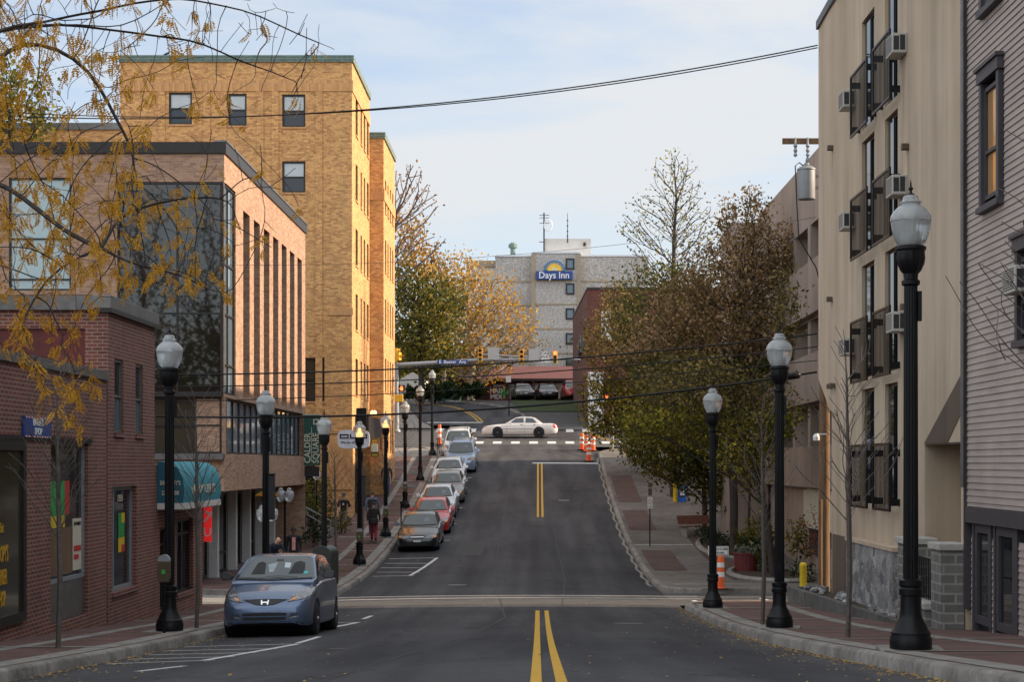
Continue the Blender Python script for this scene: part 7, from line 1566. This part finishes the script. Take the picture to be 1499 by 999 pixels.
t = thing('ticket_box', 'blue and white ticket machine on the right pavement', 'ticket machine', (PX(998, 82.3), 82.3, g(7, 82) + .13)); m = MB(); m.box(-.22, .2, -.2, .2, 0, .85); m.build('case', M['blue_box'], t, bevel=.03); m = MB(); m.box(-.1, .12, -.22, -.20, .35, .75); m.box(-.28, -.22, -.2, .1, 0, 1.05); m.build('panel', M['white'], t); m = MB(); m.box(-.05, .07, -.235, -.22, .6, .7); m.build('screen', M['glass'], t)
t = thing('bench', 'reddish wooden bench half hidden by shrubs on the right', 'bench', (PX(1022, 69.5), 69.5, g(7, 69.5) + .13), .5)
for z_b, y_b in ((.45, -.1), (.45, .06), (.45, .22)): m = MB(); m.box(-.8, .8, y_b - .06, y_b + .06, z_b, z_b + .04); m.build('seat_slat', M['benchwood'], t)
m = MB(); m.prism([(.28, .55), (.34, .55), (.46, .92), (.40, .92)], 'x', -.8, .8); m.build('backrest', M['benchwood'], t)
for sx in (-.65, .65): m = MB(); m.box(sx - .04, sx + .04, -.15, .3, 0, .449); m.build('leg', M['concrete'], t)
t = thing('planter_tub', 'round dark red slatted planter tub with pale foliage', 'planter', (PX(1092, 56.5), 56.5, g(7, 56.5) + .13)); m = MB(); m.lathe([(.36, 0), (.38, .05), (.42, .60), (.45, .62), (.45, .68), (.36, .68), (.35, .6)], 36, flute=.03, z0f=.05, z1f=.6); m.build('tub', plain('dark_red_tub', (.14, .022, .022), .7), t); leaves(np.random.RandomState(2).normal(0, 1, (60, 3)) * A3([.16, .16, .06]) + A3([0, 0, .75]), .04, leafmat('silver_foliage', [(0, (.12, .14, .10)), (1, (.34, .36, .28))]), 'foliage', t, 2, .05, 8)
def barrel(px, py, d_, lb, tall=.95, r=.16, name='traffic_barrel'):
    x = PX(px, d_); t = thing(name, lb, 'traffic cone', (x, d_, g(x, d_) + (.15 if x > KR else .004)), group='orange traffic cones at the roadworks'); h = tall
    m = MB(); m.lathe([(r * 1.7, 0), (r * 1.7, .05), (r, .06), (r * .9, h * .9), (r * .7, h), (.01, h)], 18); m.build('body', M['orange'], t, smooth=35); m = MB()
    for z_b in (.38, .66): m.lathe([(r * .965 + .004, h * z_b), (r * .94 + .004, h * (z_b + .14))], 18)
    m.build('reflective_band', M['white'], t)
    m = MB(); m.lathe([(r * 2.0, .0), (r * 2.0, .04), (r * 1.7, .05)], 18); m.build('rubber_base', M['tyre'], t)
for px, py, d_, lb in ((852, 0, 104.2, 'leftmost orange traffic barrel at the far right kerb'), (858, 0, 103.2, 'orange traffic barrel right beside the leftmost one'), (868, 0, 103.8, 'rightmost orange traffic barrel at the far corner'), (862, 0, 98.5, 'orange barrel nearest the camera on the far right kerb')): barrel(px, py, d_, lb, 1.05, .15)
barrel(1055, 0, 48.3, 'orange and white cone holding the sidewalk closed board behind the corner lamp', 1.0, .11, 'traffic_cone'); barrel(643.5, 0, 108.0, 'slim leaning orange and white delineator behind the white car', 1.35, .12, 'traffic_cone')
t = thing('caution_tape', 'yellow caution tape strung between the far orange barrels', 'caution tape', P(868, 630, 103.5), world=True); m = MB()
for a, b_ in ((P(852, 636, 104), P(872, 625, 103.6)), (P(872, 640, 103.6), P(900, 648, 101)), (P(858, 634, 103.5), P(880, 640, 102))): m.face([a, b_, b_ + Vector((0, 0, .07)), a + Vector((0, 0, .07))]); m.face([a + Vector((0, .02, 0)), b_ + Vector((0, .02, 0)), b_ + Vector((0, .02, .07)), a + Vector((0, .02, .07))])
m.build('tape', M['yellow'], t)
# bicycle
t = thing('bicycle', 'black bicycle leaning at the farthest left lamp post', 'bicycle', (-6.15, 101.0, g(-6.15, 101) + .16), PI / 2 - .2)
for sx in (-.5, .5):
    m = MB(); m.tube([(sx + .32 * math.cos(a), 0, .33 + .32 * math.sin(a)) for a in frange(0, 2 * PI, .26)], .02, 6); w = m.build('wheel', M['tyre'], t)
    m = MB(); [m.tube([(sx, 0, .33), (sx + .31 * math.cos(a), 0, .33 + .31 * math.sin(a))], .004, 3) for a in frange(0, 2 * PI - .5, .5)]; m.build('spokes', M['rim'], w)
m = MB(); bb = (-.05, 0, .30); hd = (.36, 0, .82); st_ = (-.18, 0, .78)
for a, b_ in ((bb, hd), (bb, st_), (st_, hd), (bb, (-.5, 0, .33)), (st_, (-.5, 0, .33)), (hd, (.5, 0, .33)), (hd, (.34, 0, .95)), (st_, (-.2, 0, .92))): m.tube([a, b_], .017, 6)
m.build('frame', M['black'], t); m = MB(); m.box(-.32, -.08, -.05, .05, .92, .97); m.build('saddle', M['plastic'], t, bevel=.02); m = MB(); m.tube([(.30, -.28, .98), (.36, -.1, .97), (.36, .1, .97), (.30, .28, .98)], .014, 6); m.build('handlebar', M['black'], t)
# plaza stairs railing
t = thing('stair_railing', 'pale metal railing descending beside the plaza shrubs', 'railing', (-8.9, 66, -3.3), world=True)
m = MB()
for dz in (0, -.28): m.tube([P(427, 743, 68) + Vector((0, 0, dz)), P(449, 744, 68) + Vector((0, 0, dz)), P(485, 764, 66) + Vector((0, 0, dz))], .03, 8)
m.build('rail', M['galv'], t)
for px, py, d_ in ((428, 743, 68), (449, 744, 68), (484, 763, 66)): m = MB(); p0 = P(px, py, d_); m.tube([p0, (p0.x, p0.y, g(p0.x, p0.y))], .025, 6); m.build('post', M['galv'], t)
t = thing('plaza_steps', 'concrete plaza steps and low wall between office and buff tower', 'steps', (-10, 70, -3), world=True)
for i in range(4): m = MB(); m.box(-16, -10.2 - i * .35, 67.8, 76.5, -3.2 + i * .17, -3.03 + i * .17); m.build('step', M['concrete'], t)
m = MB(); m.box(-8.95, -8.8, 66.6, 72.5, -3.4, -2.75); m.build('low_wall', M['concrete'], t)
t = thing('pavement_sign_post', 'thin black post at the kerb beside the first row cars', 'post', (-6.15, 73.5, g(-6.15, 73.5) + .15)); m = MB(); m.tube([(0, 0, 0), (0, 0, 1.05)], .03, 8); m.build('post', M['black'], t); m = MB(); m.lathe([(.05, 1.05), (.06, 1.12), (.02, 1.15)], 8); m.build('cap', M['black'], t)
t = thing('planting_bed', 'concrete edged planting bed under the near right tree', 'planting bed', (7.7, 54.5, -3.7), world=True)
m = MB(); ptsb = [(7.7 + 1.3 * math.cos(a), 54.5 + 3.2 * math.sin(a)) for a in frange(0, 2 * PI, .3)]; m.tube([(x, y, g(x, y) + .2) for x, y in ptsb], .12, 6); m.build('edge', M['concrete'], t); m = MB(); m.face([(x, y, g(x, y) + .19) for x, y in ptsb[:-1]]); m.build('soil', M['earth'], t)
t = thing('planting_bed', 'planting bed with dark shrubs beside the reddish bench', 'planting bed', (7.3, 65, -3.4), world=True)
m = MB(); ptsb = [(7.6 + 1.2 * math.cos(a), 65 + 4.2 * math.sin(a)) for a in frange(0, 2 * PI, .3)]; m.tube([(x, y, g(x, y) + .2) for x, y in ptsb], .12, 6); m.build('edge', M['concrete'], t)
m = MB(); V = [(x, y, g(x, y) + .19) for x, y in ptsb[:-1]]; m.faces(V + [(7.6, 65, g(7.6, 65) + .19)], [(i, (i + 1) % len(V), len(V)) for i in range(len(V))]); m.build('soil', M['earth'], t)
# bird on the roof
t = thing('pigeon', 'small dark bird perched on the copper coping of the buff tower', 'bird', (PX(244, 77), 77, 19.22)); m = MB(); m.tube([(-.16, 0, .02), (-.05, 0, .06), (.06, 0, .10), (.12, 0, .16), (.15, 0, .2)], [.015, .05, .055, .035, .015], 8); m.build('body', M['darkgrey'], t, smooth=60); m = MB(); m.tube([(0, 0, .06), (0, 0, -.0)], .006, 4); m.build('leg', M['dark'], t)

# ------------------------------------------------------------------ sky, sun, camera
W = bpy.data.worlds.new('World'); S.world = W; W.use_nodes = True; nt = W.node_tree; bg = nt.nodes['Background']
AZ = math.radians(5); EL = math.radians(23.5)
sky = N(nt, 'ShaderNodeTexSky', sky_type='NISHITA'); sky.sun_disc = False; sky.sun_elevation = EL; sky.sun_rotation = PI / 2 - AZ; sky.air_density = 1.0; sky.dust_density = 1.0; sky.ozone_density = 1.5
tc = N(nt, 'ShaderNodeTexCoord'); sp = N(nt, 'ShaderNodeSeparateXYZ'); lk(nt, tc.outputs['Generated'], sp.inputs[0])
def mth(op, a, b=None):
    n = N(nt, 'ShaderNodeMath', operation=op)
    for i, v in enumerate((a, b)):
        if v is None: continue
        if isinstance(v, (int, float)): n.inputs[i].default_value = v
        else: lk(nt, v, n.inputs[i])
    return n.outputs[0]
zz = mth('ADD', mth('MAXIMUM', sp.outputs['Z'], 0), .12)
cb = N(nt, 'ShaderNodeCombineXYZ'); lk(nt, mth('DIVIDE', sp.outputs['X'], zz), cb.inputs[0]); lk(nt, mth('DIVIDE', sp.outputs['Y'], zz), cb.inputs[1])
mp = N(nt, 'ShaderNodeMapping'); mp.inputs['Scale'].default_value = (.55, 1.15, 1); mp.inputs['Location'].default_value = (3.1, .35, 0); lk(nt, cb.outputs[0], mp.inputs['Vector'])
n1 = noise(nt, 1.1, 9, mp.outputs[0], .58); n1.inputs['Distortion'].default_value = .6
r1 = ramp(nt, n1.outputs['Fac'], [(.38, (.42, .42, .42)), (.58, (1, 1, 1))])
sk_ = N(nt, 'ShaderNodeVectorMath', operation='MULTIPLY'); lk(nt, sky.outputs[0], sk_.inputs[0]); sk_.inputs[1].default_value = (1.30, 1.38, 1.48)
cl_ = mix(nt, r1.outputs['Color'], sk_.outputs[0], (5.15, 5.35, 5.55)); bk = N(nt, 'ShaderNodeMapRange'); lk(nt, sp.outputs['Y'], bk.inputs[0]); bk.inputs[1].default_value = -1; bk.inputs[2].default_value = .9; bk.inputs[3].default_value = 1.75; bk.inputs[4].default_value = .84  # sky gain added behind the viewer so walls facing it get more light
vs = N(nt, 'ShaderNodeVectorMath', operation='SCALE'); lk(nt, cl_, vs.inputs[0]); lk(nt, bk.outputs[0], vs.inputs['Scale']); lk(nt, vs.outputs[0], bg.inputs['Color'])
bg.inputs['Strength'].default_value = .10
sd = bpy.data.lights.new('sun', 'SUN'); sd.energy = 4.5; sd.angle = math.radians(.6); sd.color = (1, .77, .55); so = bpy.data.objects.new('sun', sd); COL.objects.link(so)
dirv = Vector((math.cos(AZ) * math.cos(EL), math.sin(AZ) * math.cos(EL), math.sin(EL))); so.rotation_euler = dirv.to_track_quat('Z', 'Y').to_euler(); so.location = dirv * 100
cd = bpy.data.cameras.new('camera'); cam_o = bpy.data.objects.new('camera', cd); COL.objects.link(cam_o); cam_o.rotation_euler = (PI / 2, 0, 0)
cd.sensor_width = 36; cd.lens = F / 1499 * 36; cd.shift_y = (680 - 499.5) / 1499; cd.shift_x = -(788 - 749.5) / 1499; cd.clip_start = .1; cd.clip_end = 4000
S.camera = cam_o
S.view_settings.view_transform = 'Standard'; S.view_settings.look = 'None'; S.view_settings.gamma = 1; S.view_settings.exposure = .88
S.cycles.max_bounces = 6; S.cycles.transparent_max_bounces = 6
for o in list(bpy.data.objects):
    for k in ('_w', '_patch'):
        if k in o: del o[k]
